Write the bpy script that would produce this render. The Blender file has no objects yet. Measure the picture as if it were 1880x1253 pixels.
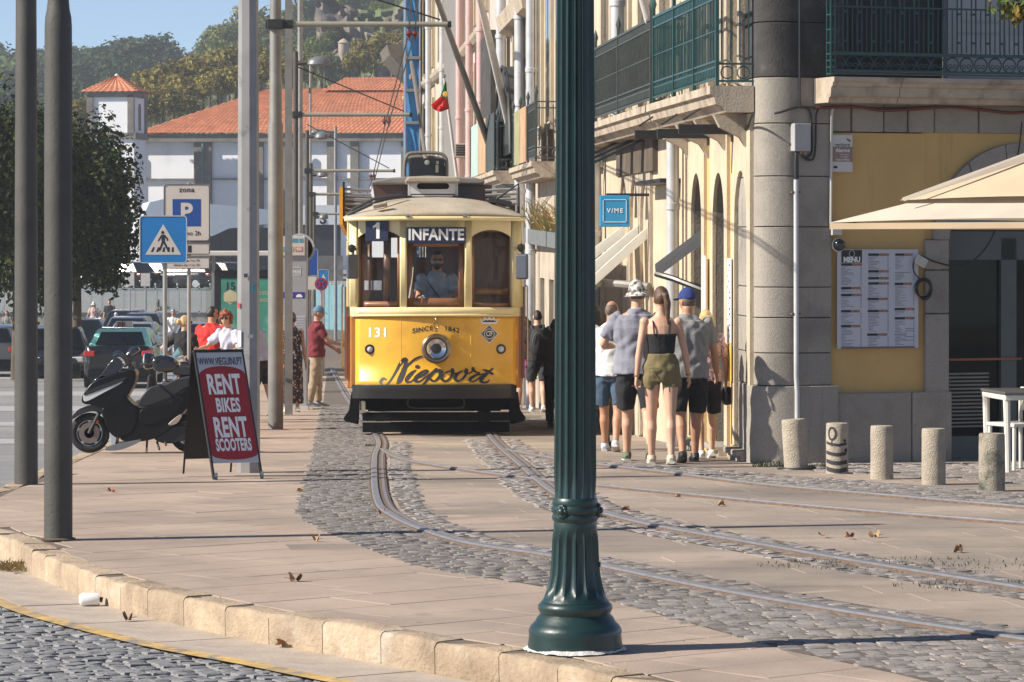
import bpy, bmesh, math, random
import numpy as np
from mathutils import Vector, Matrix, Euler, noise
SC = bpy.context.scene
C = SC.collection
RA = random.Random(7)
PI = math.pi
rad = math.radians
# ---------------------------------------------------------------- camera, light
F, CX, HY, EYE = 6180.0, 940.0, 437.0, 1.9
cam = bpy.data.objects.new('camera', bpy.data.cameras.new('camera'))
C.objects.link(cam)
cam.location = (0, 0, EYE)
cam.rotation_euler = (rad(90), 0, 0)
cam.data.sensor_width = 36
cam.data.lens = F * 36 / 1880
cam.data.shift_y = -(626.5 - HY) / 1880
cam.data.clip_start = 0.5
cam.data.clip_end = 6000
SC.camera = cam
SUN_EL, SUN_AZ = rad(35), rad(15)
world = bpy.data.worlds.new('World')
SC.world = world
world.use_nodes = True
wn = world.node_tree.nodes
bg = wn['Background']
sky = wn.new('ShaderNodeTexSky')
sky.sky_type = 'NISHITA'
sky.sun_disc = False
sky.sun_elevation = SUN_EL
sky.air_density = 0.5
sky.dust_density = 0.25
sky.ozone_density = 2.0
world.node_tree.links.new(sky.outputs[0], bg.inputs[0])
bg.inputs[1].default_value = 0.088
sund = bpy.data.lights.new('sun', 'SUN')
sund.energy = 5.0
sund.angle = rad(0.53)
sund.color = (1.0, 0.93, 0.82)
sun = bpy.data.objects.new('sun', sund)
C.objects.link(sun)
to_sun = Vector((-math.cos(SUN_EL) * math.cos(SUN_AZ), -math.cos(SUN_EL) * math.sin(SUN_AZ), math.sin(SUN_EL)))
sun.rotation_euler = to_sun.to_track_quat('Z', 'Y').to_euler()
sky.sun_rotation = math.atan2(to_sun.x, to_sun.y)
SC.view_settings.view_transform = 'Standard'
SC.view_settings.look = 'None'
SC.view_settings.exposure = 0.74
SC.view_settings.gamma = 1.0
SC.view_settings.use_curve_mapping = False
SC.render.engine = 'CYCLES'
SC.cycles.max_bounces = 8
SC.cycles.transparent_max_bounces = 16
SC.cycles.volume_bounces = 0
SC.cycles.use_denoising = True
# ---------------------------------------------------------------- ground profile
_gy = np.arange(-60, 420, 0.5)
_gh = np.interp(_gy, [-60, 0, 17, 25, 33, 43, 61, 78, 110, 158, 230, 420],
    [1.9, 1.9, 1.92, 2.03, 2.2, 2.52, 3.06, 3.5, 4.05, 4.7, 5.3, 6.2])
_k = np.exp(-0.5 * (np.arange(-24, 25) / 8.0) ** 2)
_gh = np.convolve(np.pad(_gh, 24, mode='edge'), _k / _k.sum(), mode='valid')
_ghl = _gh.tolist()
def H(y):
 t = (y + 60) * 2
 i = int(max(0, min(len(_ghl) - 2, t)))
 return _ghl[i] + (_ghl[i + 1] - _ghl[i]) * max(0, min(1, t - i))
def G(y):
 return EYE - H(y)
def gslope(y):
 return math.atan((G(y + .5) - G(y - .5)))
def gp(px, py, dz=0.0):          # where a pixel's ray meets the street
 lo, hi = 4.0, 400.0
 for _ in range(50):
  m = (lo + hi) / 2
  if HY + F * (H(m) - dz) / m > py:
   lo = m
  else:
   hi = m
 return ((px - CX) / F * lo, lo, G(lo) + dz)
def PX(px, y):
 return (px - CX) / F * y
def PZ(py, y):
 return EYE - (py - HY) / F * y
# ---------------------------------------------------------------- materials
MATS = {}
def mat(name, col, rough=.6, metal=0.0, var=.12, scale=3.0, bump=0.0, bscale=40.0, rnd=0.0, spec=.5, dirt=None, coat=0.0,
  emit=None, streak=0.0, trans=0.0, world=False):
 if name in MATS:
  return MATS[name]
 m = bpy.data.materials.new(name)
 m.use_nodes = True
 nt = m.node_tree
 N, L = nt.nodes, nt.links
 p = N['Principled BSDF']
 p.inputs['Roughness'].default_value = rough
 p.inputs['Metallic'].default_value = metal
 p.inputs['Specular IOR Level'].default_value = spec
 p.inputs['Coat Weight'].default_value = coat
 tc = N.new('ShaderNodeTexCoord')
 src_ = N.new('ShaderNodeNewGeometry').outputs['Position'] if world else tc.outputs['Object']
 def noise_(sc, det=4, src=None, vec=None):
  n = N.new('ShaderNodeTexNoise')
  n.inputs['Scale'].default_value = sc
  n.inputs['Detail'].default_value = det
  n.inputs['Roughness'].default_value = .62
  L.new(vec or src_, n.inputs['Vector'])
  return n
 def mix(a, b, fac, mode='MIX'):
  x = N.new('ShaderNodeMix')
  x.data_type = 'RGBA'
  x.blend_type = mode
  for s, val in ((6, a), (7, b), (0, fac)):
   if hasattr(val, 'links'):
    L.new(val, x.inputs[s])
   elif s == 0:
    x.inputs[s].default_value = val
   else:
    x.inputs[s].default_value = (*val[:3], 1)
  return x.outputs[2]
 def ramp(src, a, b):
  r = N.new('ShaderNodeMapRange')
  r.inputs[1].default_value = a
  r.inputs[2].default_value = b
  L.new(src, r.inputs[0])
  return r.outputs[0]
 lo = [max(0, c * (1 - var)) for c in col[:3]]
 hi = [min(1, c * (1 + var)) for c in col[:3]]
 out = mix(lo, hi, ramp(noise_(scale).outputs[0], .3, .7))
 if streak:
  mp = N.new('ShaderNodeMapping')
  mp.inputs['Scale'].default_value = (1, 1, .06)
  L.new(src_, mp.inputs[0])
  s = noise_(9, 5, vec=mp.outputs[0])
  out = mix(out, [c * .35 for c in col[:3]], ramp(s.outputs[0], .62 - streak * .2, .95))
 if dirt:
  for dcol, dsc, a, b in (dirt if isinstance(dirt, list) else [dirt]):
   out = mix(out, dcol, ramp(noise_(dsc, 6).outputs[0], a, b))
 if rnd:
  oi = N.new('ShaderNodeObjectInfo')
  hs = N.new('ShaderNodeHueSaturation')
  mr = N.new('ShaderNodeMapRange')
  mr.inputs[3].default_value = 1 - rnd
  mr.inputs[4].default_value = 1 + rnd
  L.new(oi.outputs['Random'], mr.inputs[0])
  L.new(mr.outputs[0], hs.inputs['Value'])
  L.new(out, hs.inputs['Color'])
  out = hs.outputs[0]
 L.new(out, p.inputs['Base Color'])
 if var > .02:
  rr = N.new('ShaderNodeMapRange')
  rr.inputs[3].default_value = max(.03, rough - .08)
  rr.inputs[4].default_value = min(1, rough + .1)
  L.new(noise_(scale * 2.3).outputs[0], rr.inputs[0])
  L.new(rr.outputs[0], p.inputs['Roughness'])
 if bump:
  b = N.new('ShaderNodeBump')
  b.inputs['Strength'].default_value = bump
  b.inputs['Distance'].default_value = .02
  L.new(noise_(bscale, 8).outputs[0], b.inputs['Height'])
  L.new(b.outputs[0], p.inputs['Normal'])
 if emit:
  p.inputs['Emission Color'].default_value = (*emit[:3], 1)
  p.inputs['Emission Strength'].default_value = emit[3]
 if trans:
  tr = N.new('ShaderNodeBsdfTranslucent')
  L.new(out, tr.inputs[0])
  ms = N.new('ShaderNodeMixShader')
  ms.inputs[0].default_value = trans
  L.new(p.outputs[0], ms.inputs[1])
  L.new(tr.outputs[0], ms.inputs[2])
  L.new(ms.outputs[0], N['Material Output'].inputs[0])
 MATS[name] = m
 return m
def glass_mat(name, tint=(.75, .8, .8), gloss=.25, rough=.03, dark=0.0):
 if name in MATS:
  return MATS[name]
 m = bpy.data.materials.new(name)
 m.use_nodes = True
 N, L = m.node_tree.nodes, m.node_tree.links
 for n in list(N):
  if n.type != 'OUTPUT_MATERIAL':
   N.remove(n)
 o = [n for n in N if n.type == 'OUTPUT_MATERIAL'][0]
 t = N.new('ShaderNodeBsdfTransparent')
 t.inputs[0].default_value = (*tint, 1)
 g = N.new('ShaderNodeBsdfGlossy')
 g.inputs['Roughness'].default_value = rough
 g.inputs['Color'].default_value = (.9, .93, .95, 1)
 fr = N.new('ShaderNodeFresnel')
 fr.inputs[0].default_value = 1.5
 ad = N.new('ShaderNodeMath')
 ad.operation = 'MULTIPLY_ADD'
 ad.inputs[1].default_value = gloss * 2.2
 ad.inputs[2].default_value = gloss * .05
 L.new(fr.outputs[0], ad.inputs[0])
 ms = N.new('ShaderNodeMixShader')
 L.new(ad.outputs[0], ms.inputs[0])
 L.new(t.outputs[0], ms.inputs[1])
 L.new(g.outputs[0], ms.inputs[2])
 L.new(ms.outputs[0], o.inputs[0])
 MATS[name] = m
 return m
def pattern_mat(name, base, spots, scale, rough=.8, size=.35):
 """cloth with blotches of several colours"""
 if name in MATS:
  return MATS[name]
 m = mat(name, base, rough, var=.08)
 N, L = m.node_tree.nodes, m.node_tree.links
 p = N['Principled BSDF']
 src = p.inputs['Base Color'].links[0].from_socket
 tc = [n for n in N if n.type == 'TEX_COORD'][0]
 for i, sc in enumerate(spots):
  v = N.new('ShaderNodeTexVoronoi')
  v.inputs['Scale'].default_value = scale * (1 + .37 * i)
  mp = N.new('ShaderNodeMapping')
  mp.inputs['Location'].default_value = (i * 3.1, i * 1.7, i * .9)
  L.new(tc.outputs['Object'], mp.inputs[0])
  L.new(mp.outputs[0], v.inputs['Vector'])
  r = N.new('ShaderNodeMapRange')
  r.inputs[1].default_value = size
  r.inputs[2].default_value = size - .06
  L.new(v.outputs['Distance'], r.inputs[0])
  x = N.new('ShaderNodeMix')
  x.data_type = 'RGBA'
  L.new(r.outputs[0], x.inputs[0])
  L.new(src, x.inputs[6])
  x.inputs[7].default_value = (*sc, 1)
  src = x.outputs[2]
 L.new(src, p.inputs['Base Color'])
 return m
# ---------------------------------------------------------------- mesh builder
class B:
 def __init__(s):
  s.v, s.f, s.m, s.cm = [], [], [], 0
 def add(s, vs, fs):
  o = len(s.v)
  s.v.extend([tuple(q) for q in vs])
  for f in fs:
   s.f.append([i + o for i in f])
   s.m.append(s.cm)
  return s
 def box(s, c, d, rot=None):
  x, y, z = d[0] / 2, d[1] / 2, d[2] / 2
  vs = [Vector((a * x, b * y, e * z)) for a in (-1, 1) for b in (-1, 1) for e in (-1, 1)]
  if rot is not None:
   M_ = Euler(rot).to_matrix() if not isinstance(rot, Matrix) else rot
   vs = [M_ @ q for q in vs]
  c = Vector(c)
  return s.add([q + c for q in vs], [(0, 1, 3, 2), (4, 6, 7, 5), (0, 4, 5, 1), (2, 3, 7, 6), (0, 2, 6, 4), (1, 5, 7, 3)])
 def cyl(s, p0, p1, r0, r1=None, n=12, cap=True):
  r1 = r0 if r1 is None else r1
  return s.tube([p0, p1], [r0, r1], n, cap)
 def tube(s, pts, r, n=8, cap=True, closed=False, flat=None):
  P = [Vector(p) for p in pts]
  rs = r if isinstance(r, (list, tuple)) else [r] * len(P)
  t0 = (P[1] - P[0]).normalized()
  u = t0.orthogonal().normalized()
  if flat is not None:
   u = (Vector(flat) - t0 * t0.dot(Vector(flat))).normalized()
  vs, fs = [], []
  k = len(P)
  for i, p in enumerate(P):
   if closed:
    t = (P[(i + 1) % k] - P[i - 1]).normalized()
   else:
    t = (P[min(i + 1, k - 1)] - P[max(i - 1, 0)]).normalized()
   u = (u - t * u.dot(t)).normalized()
   w = t.cross(u)
   ra = rs[i]
   ra, rb = ra if isinstance(ra, (tuple, list)) else (ra, ra)
   for j in range(n):
    a = 2 * PI * j / n
    vs.append(p + u * (ra * math.cos(a)) + w * (rb * math.sin(a)))
  for i in range(k if closed else k - 1):
   for j in range(n):
    a, b = i * n + j, i * n + (j + 1) % n
    i2 = (i + 1) % k
    fs.append((a, b, i2 * n + (j + 1) % n, i2 * n + j))
  if cap and not closed:
   fs.append(list(range(n))[::-1])
   fs.append([(k - 1) * n + j for j in range(n)])
  return s.add(vs, fs)
 def lathe(s, prof, n=24, c=(0, 0, 0), axis='z', mod=None):
  vs, fs = [], []
  k = len(prof)
  for i, (r, z) in enumerate(prof):
   for j in range(n):
    a = 2 * PI * j / n
    rr = r if mod is None else mod(r, z, a)
    q = (rr * math.cos(a), rr * math.sin(a), z)
    if axis == 'y':
     q = (q[0], q[2], q[1])
    elif axis == 'x':
     q = (q[2], q[0], q[1])
    vs.append((q[0] + c[0], q[1] + c[1], q[2] + c[2]))
  for i in range(k - 1):
   for j in range(n):
    f = (i * n + j, i * n + (j + 1) % n, (i + 1) * n + (j + 1) % n, (i + 1) * n + j)
    fs.append(f if axis != 'y' else f[::-1])
  if prof[0][0] > 1e-4:
   fs.append(list(range(n))[::-1] if axis != 'y' else list(range(n)))
  if prof[-1][0] > 1e-4:
   q = [(k - 1) * n + j for j in range(n)]
   fs.append(q if axis != 'y' else q[::-1])
  return s.add(vs, fs)
 def prism(s, poly, d0, d1, plane='xz'):
  n = len(poly)
  if plane == 'xz':
   mk = lambda p, d: (p[0], d, p[1])
  elif plane == 'yz':
   mk = lambda p, d: (d, p[0], p[1])
  else:
   mk = lambda p, d: (p[0], p[1], d)
  vs = [mk(p, d0) for p in poly] + [mk(p, d1) for p in poly]
  fs = [list(range(n)), [n + i for i in range(n)][::-1]]
  fs += [(i, n + i, n + (i + 1) % n, (i + 1) % n) for i in range(n)]
  return s.add(vs, fs)
 def grid(s, fn, us, vs_, thick=None):
  o = [[fn(u, v) for v in vs_] for u in us]
  nu, nv = len(us), len(vs_)
  vs = [q for r in o for q in r]
  fs = [(i * nv + j, (i + 1) * nv + j, (i + 1) * nv + j + 1, i * nv + j + 1) for i in range(nu - 1) for j in range(nv - 1)]
  return s.add(vs, fs)
 def mesh(s, name, ms=None, smooth=False, fix=True):
  me = bpy.data.meshes.new(name)
  me.from_pydata([tuple(q) for q in s.v], [], s.f)
  if ms is not None:
   for x in (ms if isinstance(ms, (list, tuple)) else [ms]):
    me.materials.append(x)
   if any(s.m):
    me.polygons.foreach_set('material_index', s.m)
  if fix and len(s.f) < 20000:
   bm = bmesh.new()
   bm.from_mesh(me)
   bmesh.ops.recalc_face_normals(bm, faces=bm.faces)
   bm.to_mesh(me)
   bm.free()
  if smooth:
   me.polygons.foreach_set('use_smooth', [True] * len(me.polygons))
   try:
    me.set_sharp_from_angle(angle=rad(smooth if smooth is not True else 40))
   except Exception:
    pass
  me.update()
  return me
 def obj(s, name, ms, parent=None, smooth=False, bevel=0.0, loc=None, solid=0.0, seg=2, fix=True):
  o = bpy.data.objects.new(name, s.mesh(name, ms, smooth, fix))
  C.objects.link(o)
  if parent is not None:
   o.parent = parent
  if loc is not None:
   o.location = loc
  if solid:
   q = o.modifiers.new('solid', 'SOLIDIFY')
   q.thickness = solid
   q.offset = 0
  if bevel:
   q = o.modifiers.new('bevel', 'BEVEL')
   q.width = bevel
   q.segments = seg
   q.limit_method = 'ANGLE'
  return o
def thing(name, label, cat, loc=(0, 0, 0), rotz=0.0, group=None):
 o = bpy.data.objects.new(name, None)
 C.objects.link(o)
 o.empty_display_size = .2
 o.location = loc
 o.rotation_euler = (0, 0, rotz)
 o['label'] = label
 o['category'] = cat
 if group:
  o['group'] = group
 return o
def tag(o, label, cat, group=None):
 o['label'] = label
 o['category'] = cat
 if group:
  o['group'] = group
 return o
def struct(o):
 o['kind'] = 'structure'
 return o
def stuff(o, label=None, cat=None):
 o['kind'] = 'stuff'
 if label:
  o['label'] = label
 if cat:
  o['category'] = cat
 return o
def copy_tree(o, parent=None):
 c = o.copy()
 C.objects.link(c)
 if parent is not None:
  c.parent = parent
 for ch in list(o.children):
  copy_tree(ch, c)
 return c
TMP = bpy.data.scenes.new('tmp')
def baked(data, mods):
 """evaluate modifiers in a scratch scene, return the mesh"""
 o = bpy.data.objects.new('t', data)
 TMP.collection.objects.link(o)
 for kind, kw in mods:
  q = o.modifiers.new(kind, kind)
  for a, b in kw.items():
   setattr(q, a, b)
 vl = TMP.view_layers[0]
 vl.update()
 me = bpy.data.meshes.new_from_object(o.evaluated_get(vl.depsgraph))
 bpy.data.objects.remove(o)
 return me
def text_geo(txt, size=1.0, sx=1.0, bold=0.0, shear=0.0, align='CENTER', spacing=1.0, depth=0.0):
 cu = bpy.data.curves.new('t', 'FONT')
 cu.body = txt
 cu.size = size
 cu.align_x = align
 cu.align_y = 'CENTER'
 cu.offset = bold
 cu.shear = shear
 cu.space_character = spacing
 cu.resolution_u = 3
 me = baked(cu, [])
 vs = [(v.co.x * sx, v.co.y) for v in me.vertices]
 fs = [list(p.vertices) for p in me.polygons]
 bpy.data.meshes.remove(me)
 bpy.data.curves.remove(cu)
 return vs, fs
def text_on(txt, fn, mname, parent, name='lettering', **kw):
 """lettering whose flat (x, y) goes through fn to a point"""
 vs, fs = text_geo(txt, **kw)
 b = B()
 b.add([fn(x, y) for x, y in vs], fs)
 return b.obj(name, mname, parent, fix=False)
def arc(cx, cy, r, a0, a1, n, ry=None):
 ry = r if ry is None else ry
 return [(cx + r * math.cos(rad(a0 + (a1 - a0) * i / n)), cy + ry * math.sin(rad(a0 + (a1 - a0) * i / n))) for i in range(n + 1)]
def smoothpts(pts, n=6, closed=False):
 """Catmull-Rom through points of any dimension"""
 P = [Vector(p) for p in pts]
 k = len(P)
 out = []
 rng = range(k) if closed else range(k - 1)
 for i in rng:
  if closed:
   a, b, c, d = P[i - 1], P[i], P[(i + 1) % k], P[(i + 2) % k]
  else:
   a, b, c, d = P[max(i - 1, 0)], P[i], P[i + 1], P[min(i + 2, k - 1)]
  for j in range(n):
   t = j / n
   out.append(.5 * ((2 * b) + (c - a) * t + (2 * a - 5 * b + 4 * c - d) * t * t + (3 * b - a - 3 * c + d) * t ** 3))
 if not closed:
  out.append(P[-1])
 return out
# ---------------------------------------------------------------- ground
M_soil = mat('soil', (.16, .13, .1), .95, bump=.4)
M_joint = mat('joint_dirt', (.13, .1, .075), .95, var=.3, scale=6)
M_slab = mat('granite_slab', (.372, .283, .222), .88, var=.12, scale=.9, bump=.35, bscale=70, rnd=.055, world=True,
   dirt=[((.2, .16, .13), .55, .47, .78), ((.25, .2, .16), 4, .56, .8), ((.1, .085, .075), 9, .68, .76), ((.52, .44, .36), 17, .68, .8)])
M_slab2 = mat('track_slab', (.335, .267, .21), .88, var=.14, scale=.8, bump=.4, bscale=60, rnd=.055, world=True,
   dirt=[((.14, .12, .105), .42, .42, .72), ((.22, .18, .145), 4, .54, .8), ((.1, .085, .075), 8, .68, .76), ((.5, .43, .35), 15, .68, .8)])
M_kerb = mat('kerb_granite', (.38, .29, .2), .92, var=.25, scale=4, bump=1.0, bscale=38, rnd=.09, world=True,
   dirt=[((.5, .44, .36), 2.6, .56, .72), ((.19, .13, .08), 2.2, .52, .8), ((.12, .1, .08), 30, .7, .8)])
M_cob = mat('basalt_cobble', (.25, .248, .25), .72, var=.22, scale=9, bump=.5, bscale=50, rnd=.22, world=True, dirt=((.33, .32, .31), 5, .56, .75))
M_cob2 = mat('granite_cobble', (.225, .2, .185), .8, var=.22, scale=9, bump=.5, bscale=50, rnd=.2, world=True,
   dirt=[((.28, .23, .18), 2.2, .55, .75), ((.15, .13, .12), 1.1, .6, .8)])
M_cobbed = mat('cobble_bed', (.11, .092, .075), .95, var=.3, scale=8)
M_asph = mat('asphalt', (.2, .2, .205), .85, var=.12, scale=1.5, bump=.3, bscale=90, dirt=((.3, .29, .28), .4, .5, .8))
M_white = mat('road_paint', (.33, .33, .33), .7, var=.12, scale=5, dirt=((.3, .3, .3), 8, .62, .8))
M_yell = mat('yellow_paint', (.52, .34, .11), .75, var=.25, scale=8, world=True, dirt=[((.2, .18, .16), 7, .5, .62), ((.2, .19, .18), 1.5, .5, .75)])
M_gutter = mat('gutter_stone', (.39, .325, .265), .85, var=.15, scale=3, bump=.3, dirt=((.22, .18, .15), 2, .55, .8))
M_rail = mat('rail_steel', (.25, .25, .265), .42, metal=.4, var=.15, scale=12)
M_rust = mat('rust', (.13, .085, .06), .9, var=.3, scale=20)
def interp_line(pts):
 """world polyline helper: arc-length sampling with outward normal"""
 P = [Vector(p) for p in pts]
 d = [0]
 for a, b in zip(P, P[1:]):
  d.append(d[-1] + (b - a).length)
 def at(s):
  s = max(0, min(d[-1] - 1e-6, s))
  for i in range(len(P) - 1):
   if s <= d[i + 1]:
    t = (s - d[i]) / (d[i + 1] - d[i])
    q = P[i].lerp(P[i + 1], t)
    return q
  return P[-1]
 def frame(s):
  a, b = at(s - .15), at(s + .15)
  t = (b - a).normalized()
  return at(s), t, Vector((-t.y, t.x))
 return d[-1], frame
def ground_strip(name, line, o0, o1, dz, m, step=.4, s0=0, s1=None):
 Lg, fr = interp_line(line)
 s1 = Lg if s1 is None else s1
 n = max(2, int((s1 - s0) / step))
 b = B()
 ss = [s0 + (s1 - s0) * i / n for i in range(n + 1)]
 def fn(s, o):
  p, t, nn = fr(s)
  q = p + nn * o
  return (q.x, q.y, G(q.y) + dz)
 b.grid(fn, ss, [o0, o1])
 return b.obj(name, m, fix=False)
b = B()
ys = [2, 10] + list(np.arange(12, 100, 2.0)) + list(np.arange(100, 260, 10.0)) + [400, 800, 1500, 3000]
b.grid(lambda x, y: (x, y, G(min(y, 400)) - .24), [-1200, -300, -80, -20, 0, 20, 80, 300, 1200], ys)
struct(b.obj('ground', M_soil, fix=False))
b = B()
ysr = list(np.arange(10, 120, 1.5)) + list(np.arange(120, 260, 8.0))
b.grid(lambda x, y: (x, y, G(y) - .135), [-70, -30, -12, -3, 2], [q for q in ysr if q > 26.5])
struct(b.obj('road', M_asph, fix=False))
kerb_px = [(0, 983), (80, 1020), (205, 1065), (380, 1105), (480, 1125), (620, 1147), (710, 1163), (800, 1178), (890, 1192),
  (975, 1208), (1090, 1235), (1180, 1256), (1330, 1296), (1500, 1345)]
front = [Vector((-4.33, 28.5)), Vector((-4.42, 27)), Vector((-4.3, 25.4)), Vector((-3.95, 23.8))] + [Vector(gp(*p)[:2]) for p in kerb_px]
front = smoothpts(front, 5)
left_edge = [Vector((-14, 190)), Vector((-11.2, 140)), Vector((-8.6, 110)), Vector((-7.0, 85)), Vector((-6.2, 65)), Vector((-5.2, 48)),
   Vector((-4.62, 36)), Vector((-4.4, 30.5)), Vector((-4.33, 28.5))]
left_edge = smoothpts(left_edge, 14)
outline = left_edge[:-1] + front          # far to near, street on the left hand... pavement to the right
def kerbx(y):
 """left end of the pavement at depth y"""
 best = None
 for a, c in zip(outline, outline[1:]):
  if (a.y - y) * (c.y - y) <= 0 and a.y != c.y:
   x = a.x + (c.x - a.x) * (y - a.y) / (c.y - a.y)
   best = x if best is None else min(best, x)
 return best
ymin = outline[-1].y
b = B()
ysp = list(np.arange(ymin + .02, 36, .35)) + list(np.arange(36, 190, 3.0))
def pv(u, y):
 x0 = kerbx(y) + .05
 return (x0 + (14 - x0) * u, y, G(y) - .006)
b.grid(pv, [0, .12, .3, .6, 1], ysp)
PAVE = struct(b.obj('pavement', M_joint, fix=False))
def place(o, x, y, z, ang, tilt=0, roll=0):
 m = Matrix.Rotation(gslope(y) + tilt, 3, 'X') @ Matrix.Rotation(roll, 3, 'Y') @ Matrix.Rotation(ang, 3, 'Z')
 o.location = (x, y, z)
 o.rotation_euler = m.to_euler()
def chamfer_prism(poly, h, ch, jit=0.0, seed=0):
 """stone with a bevelled top, origin at its top centre"""
 r = random.Random(seed)
 n = len(poly)
 cx = sum(p[0] for p in poly) / n
 cy = sum(p[1] for p in poly) / n
 b = B()
 vs = [(p[0], p[1], -h) for p in poly] + [(p[0], p[1], -ch) for p in poly]
 for p in poly:
  d = math.hypot(p[0] - cx, p[1] - cy) + 1e-6
  k = max(.2, 1 - ch * 1.3 / d)
  vs.append((cx + (p[0] - cx) * k, cy + (p[1] - cy) * k, r.uniform(-jit, jit)))
 fs = []
 for l in (0, n):
  fs += [(l + i, l + (i + 1) % n, l + n + (i + 1) % n, l + n + i) for i in range(n)]
 vs.append((cx, cy, jit))
 fs += [(2 * n + i, 2 * n + (i + 1) % n, 3 * n) for i in range(n)]
 return b.add(vs, fs)
def clip_poly(poly, p, n):
 """keep the side where (q-p).n > 0"""
 out = []
 for i in range(len(poly)):
  a, c = Vector(poly[i]), Vector(poly[(i + 1) % len(poly)])
  da, dc = (a - p).dot(n), (c - p).dot(n)
  if da > 0:
   out.append(a)
  if da * dc < 0:
   out.append(a.lerp(c, da / (da - dc)))
 return out
def inside(pt, poly):
 x, y = pt
 r = False
 for i in range(len(poly)):
  (x0, y0), (x1, y1) = poly[i - 1], poly[i]
  if (y0 > y) != (y1 > y) and x < (x1 - x0) * (y - y0) / (y1 - y0) + x0:
   r = not r
 return r
rail_px = {
 'a': [(648, 750), (692, 804), (689, 840), (688, 870), (690, 905), (700, 935), (725, 953), (760, 970), (850, 1000), (1010, 1025),
  (1100, 1043), (1300, 1085), (1500, 1120), (1700, 1152), (1880, 1180), (2050, 1207)],
 'b': [(871, 750), (903, 807), (960, 860), (1010, 903), (1060, 930), (1100, 944), (1200, 969), (1400, 1005), (1600, 1040), (1880, 1085), (2050, 1110)],
 'c': [(700, 828), (725, 842), (760, 851), (880, 870), (1000, 885), (1100, 895), (1250, 910), (1400, 925), (1600, 943), (1880, 965), (2000, 974)],
 'd': [(925, 828), (1000, 842), (1090, 855), (1200, 868), (1400, 893), (1600, 911), (1880, 935), (2000, 944)]}
rails = {k: smoothpts([Vector(gp(*p)[:2]) for p in v], 6) for k, v in rail_px.items()}
rails['a'] = [Vector((-5.4, 100)), Vector((-4.1, 80))] + rails['a']
rails['b'] = [Vector((-3.9, 100)), Vector((-2.6, 80))] + rails['b']
rl = {'a': 'outermost curved tram rail nearest the camera, beside the wide cobble strip', 'b': 'inner rail of the curving track under the tram',
 'c': 'thin rail branching off across the slabs, third from the camera', 'd': 'farthest thin tram rail, next to the cobbles by the bollards'}
for k, ln in rails.items():
 t = thing('tram_rail', rl[k], 'rail', (0, 0, 0), 0, 'steel tram rails set in the paving')
 w = .8 if k in 'ab' else .5
 Lg, fr = interp_line(ln)
 n = int(Lg / .3)
 for nm, mm, prof in (('rail_head', M_rail, [(-.04, -.05), (-.04, .022), (-.03, .028), (.025, .028), (.03, .02), (.03, -.05)]),
      ('guard_lip', M_rail, [(.075, -.05), (.075, .02), (.105, .02), (.105, -.05)]),
      ('groove', M_rust, [(-.065, -.03), (-.06, .0165), (.125, .0165), (.13, -.03)])):
  b = B()
  rows = []
  for i in range(n + 1):
   p, tt, nn = fr(Lg * i / n)
   rows.append([(p.x + nn.x * o * w, p.y + nn.y * o * w, G(p.y) + z) for o, z in prof])
  b.grid(lambda i, j: rows[i][j], range(n + 1), range(len(prof)))
  b.obj(nm, mm, t, fix=True)
SL = [(628, 640), (612, 650), (600, 690), (590, 760), (583, 800), (575, 840), (560, 890), (548, 930), (556, 950), (620, 985), (720, 1025), (830, 1052),
 (1000, 1076), (1100, 1098), (1200, 1126), (1400, 1182), (1500, 1207), (1700, 1250), (1850, 1290)]
slw = smoothpts([Vector(gp(*p)[:2]) for p in SL], 4)
strip_poly = [tuple(p) for p in slw] + [tuple(p) for p in reversed(rails['a'])]
r3 = [(p.x - .16, p.y) for p in rails['b']]
zone2 = [gp(*p)[:2] for p in [(1000, 830), (1090, 845), (1290, 861), (1480, 877), (1880, 907), (2050, 922), (2050, 948), (1880, 932), (1600, 908), (1400, 890), (1200, 865), (1090, 853), (1000, 840)]]
zone3 = [gp(*p)[:2] for p in [(1400, 852), (1880, 852), (2050, 852), (2050, 905), (1880, 891), (1640, 875), (1500, 866)]]
def offset_poly(ln, o0, o1):
 Lg, fr = interp_line(ln)
 n = int(Lg / .5)
 A = []
 for o in (o0, o1):
  row = []
  for i in range(n + 1):
   p, t, nn = fr(Lg * i / n)
   row.append((p.x + nn.x * o, p.y + nn.y * o))
  A.append(row)
 return A[0] + A[1][::-1]
inner_a = offset_poly([p for p in rails['a'] if p.y < 41], .15, .34)
side_b = offset_poly([p for p in rails['b'] if p.y < 43], -.3, -.07)
side_b2 = offset_poly([p for p in rails['b'] if p.y < 43], .15, .32)
cob_meshes = []
for i in range(8):
 r = random.Random(i)
 w, d = .5, .5
 poly = [(-w + r.uniform(0, .06), -d + r.uniform(0, .09)), (0, -d + r.uniform(-.03, .04)), (w - r.uniform(0, .06), -d + r.uniform(0, .09)), (w - r.uniform(-.02, .03), 0),
   (w - r.uniform(0, .08), d - r.uniform(0, .09)), (0, d + r.uniform(-.04, .03)), (-w + r.uniform(0, .08), d - r.uniform(0, .09)), (-w + r.uniform(-.02, .03), 0)]
 bb = B()
 n = 8
 vs = [(p[0], p[1], -3) for p in poly] + [(p[0] * .97, p[1] * .97, -.75) for p in poly] + [(p[0] * .9, p[1] * .88, r.uniform(-.3, .1)) for p in poly] + [(0, 0, r.uniform(.05, .3))]
 fs = []
 for l in (0, n):
  fs += [(l + k, l + (k + 1) % n, l + n + (k + 1) % n, l + n + k) for k in range(n)]
 fs += [(2 * n + k, 2 * n + (k + 1) % n, 3 * n) for k in range(n)]
 bb.add(vs, fs)
 cob_meshes.append((bb, bb.mesh('cobble', M_cob, 60), bb.mesh('cobble', M_cob2, 60)))
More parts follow.
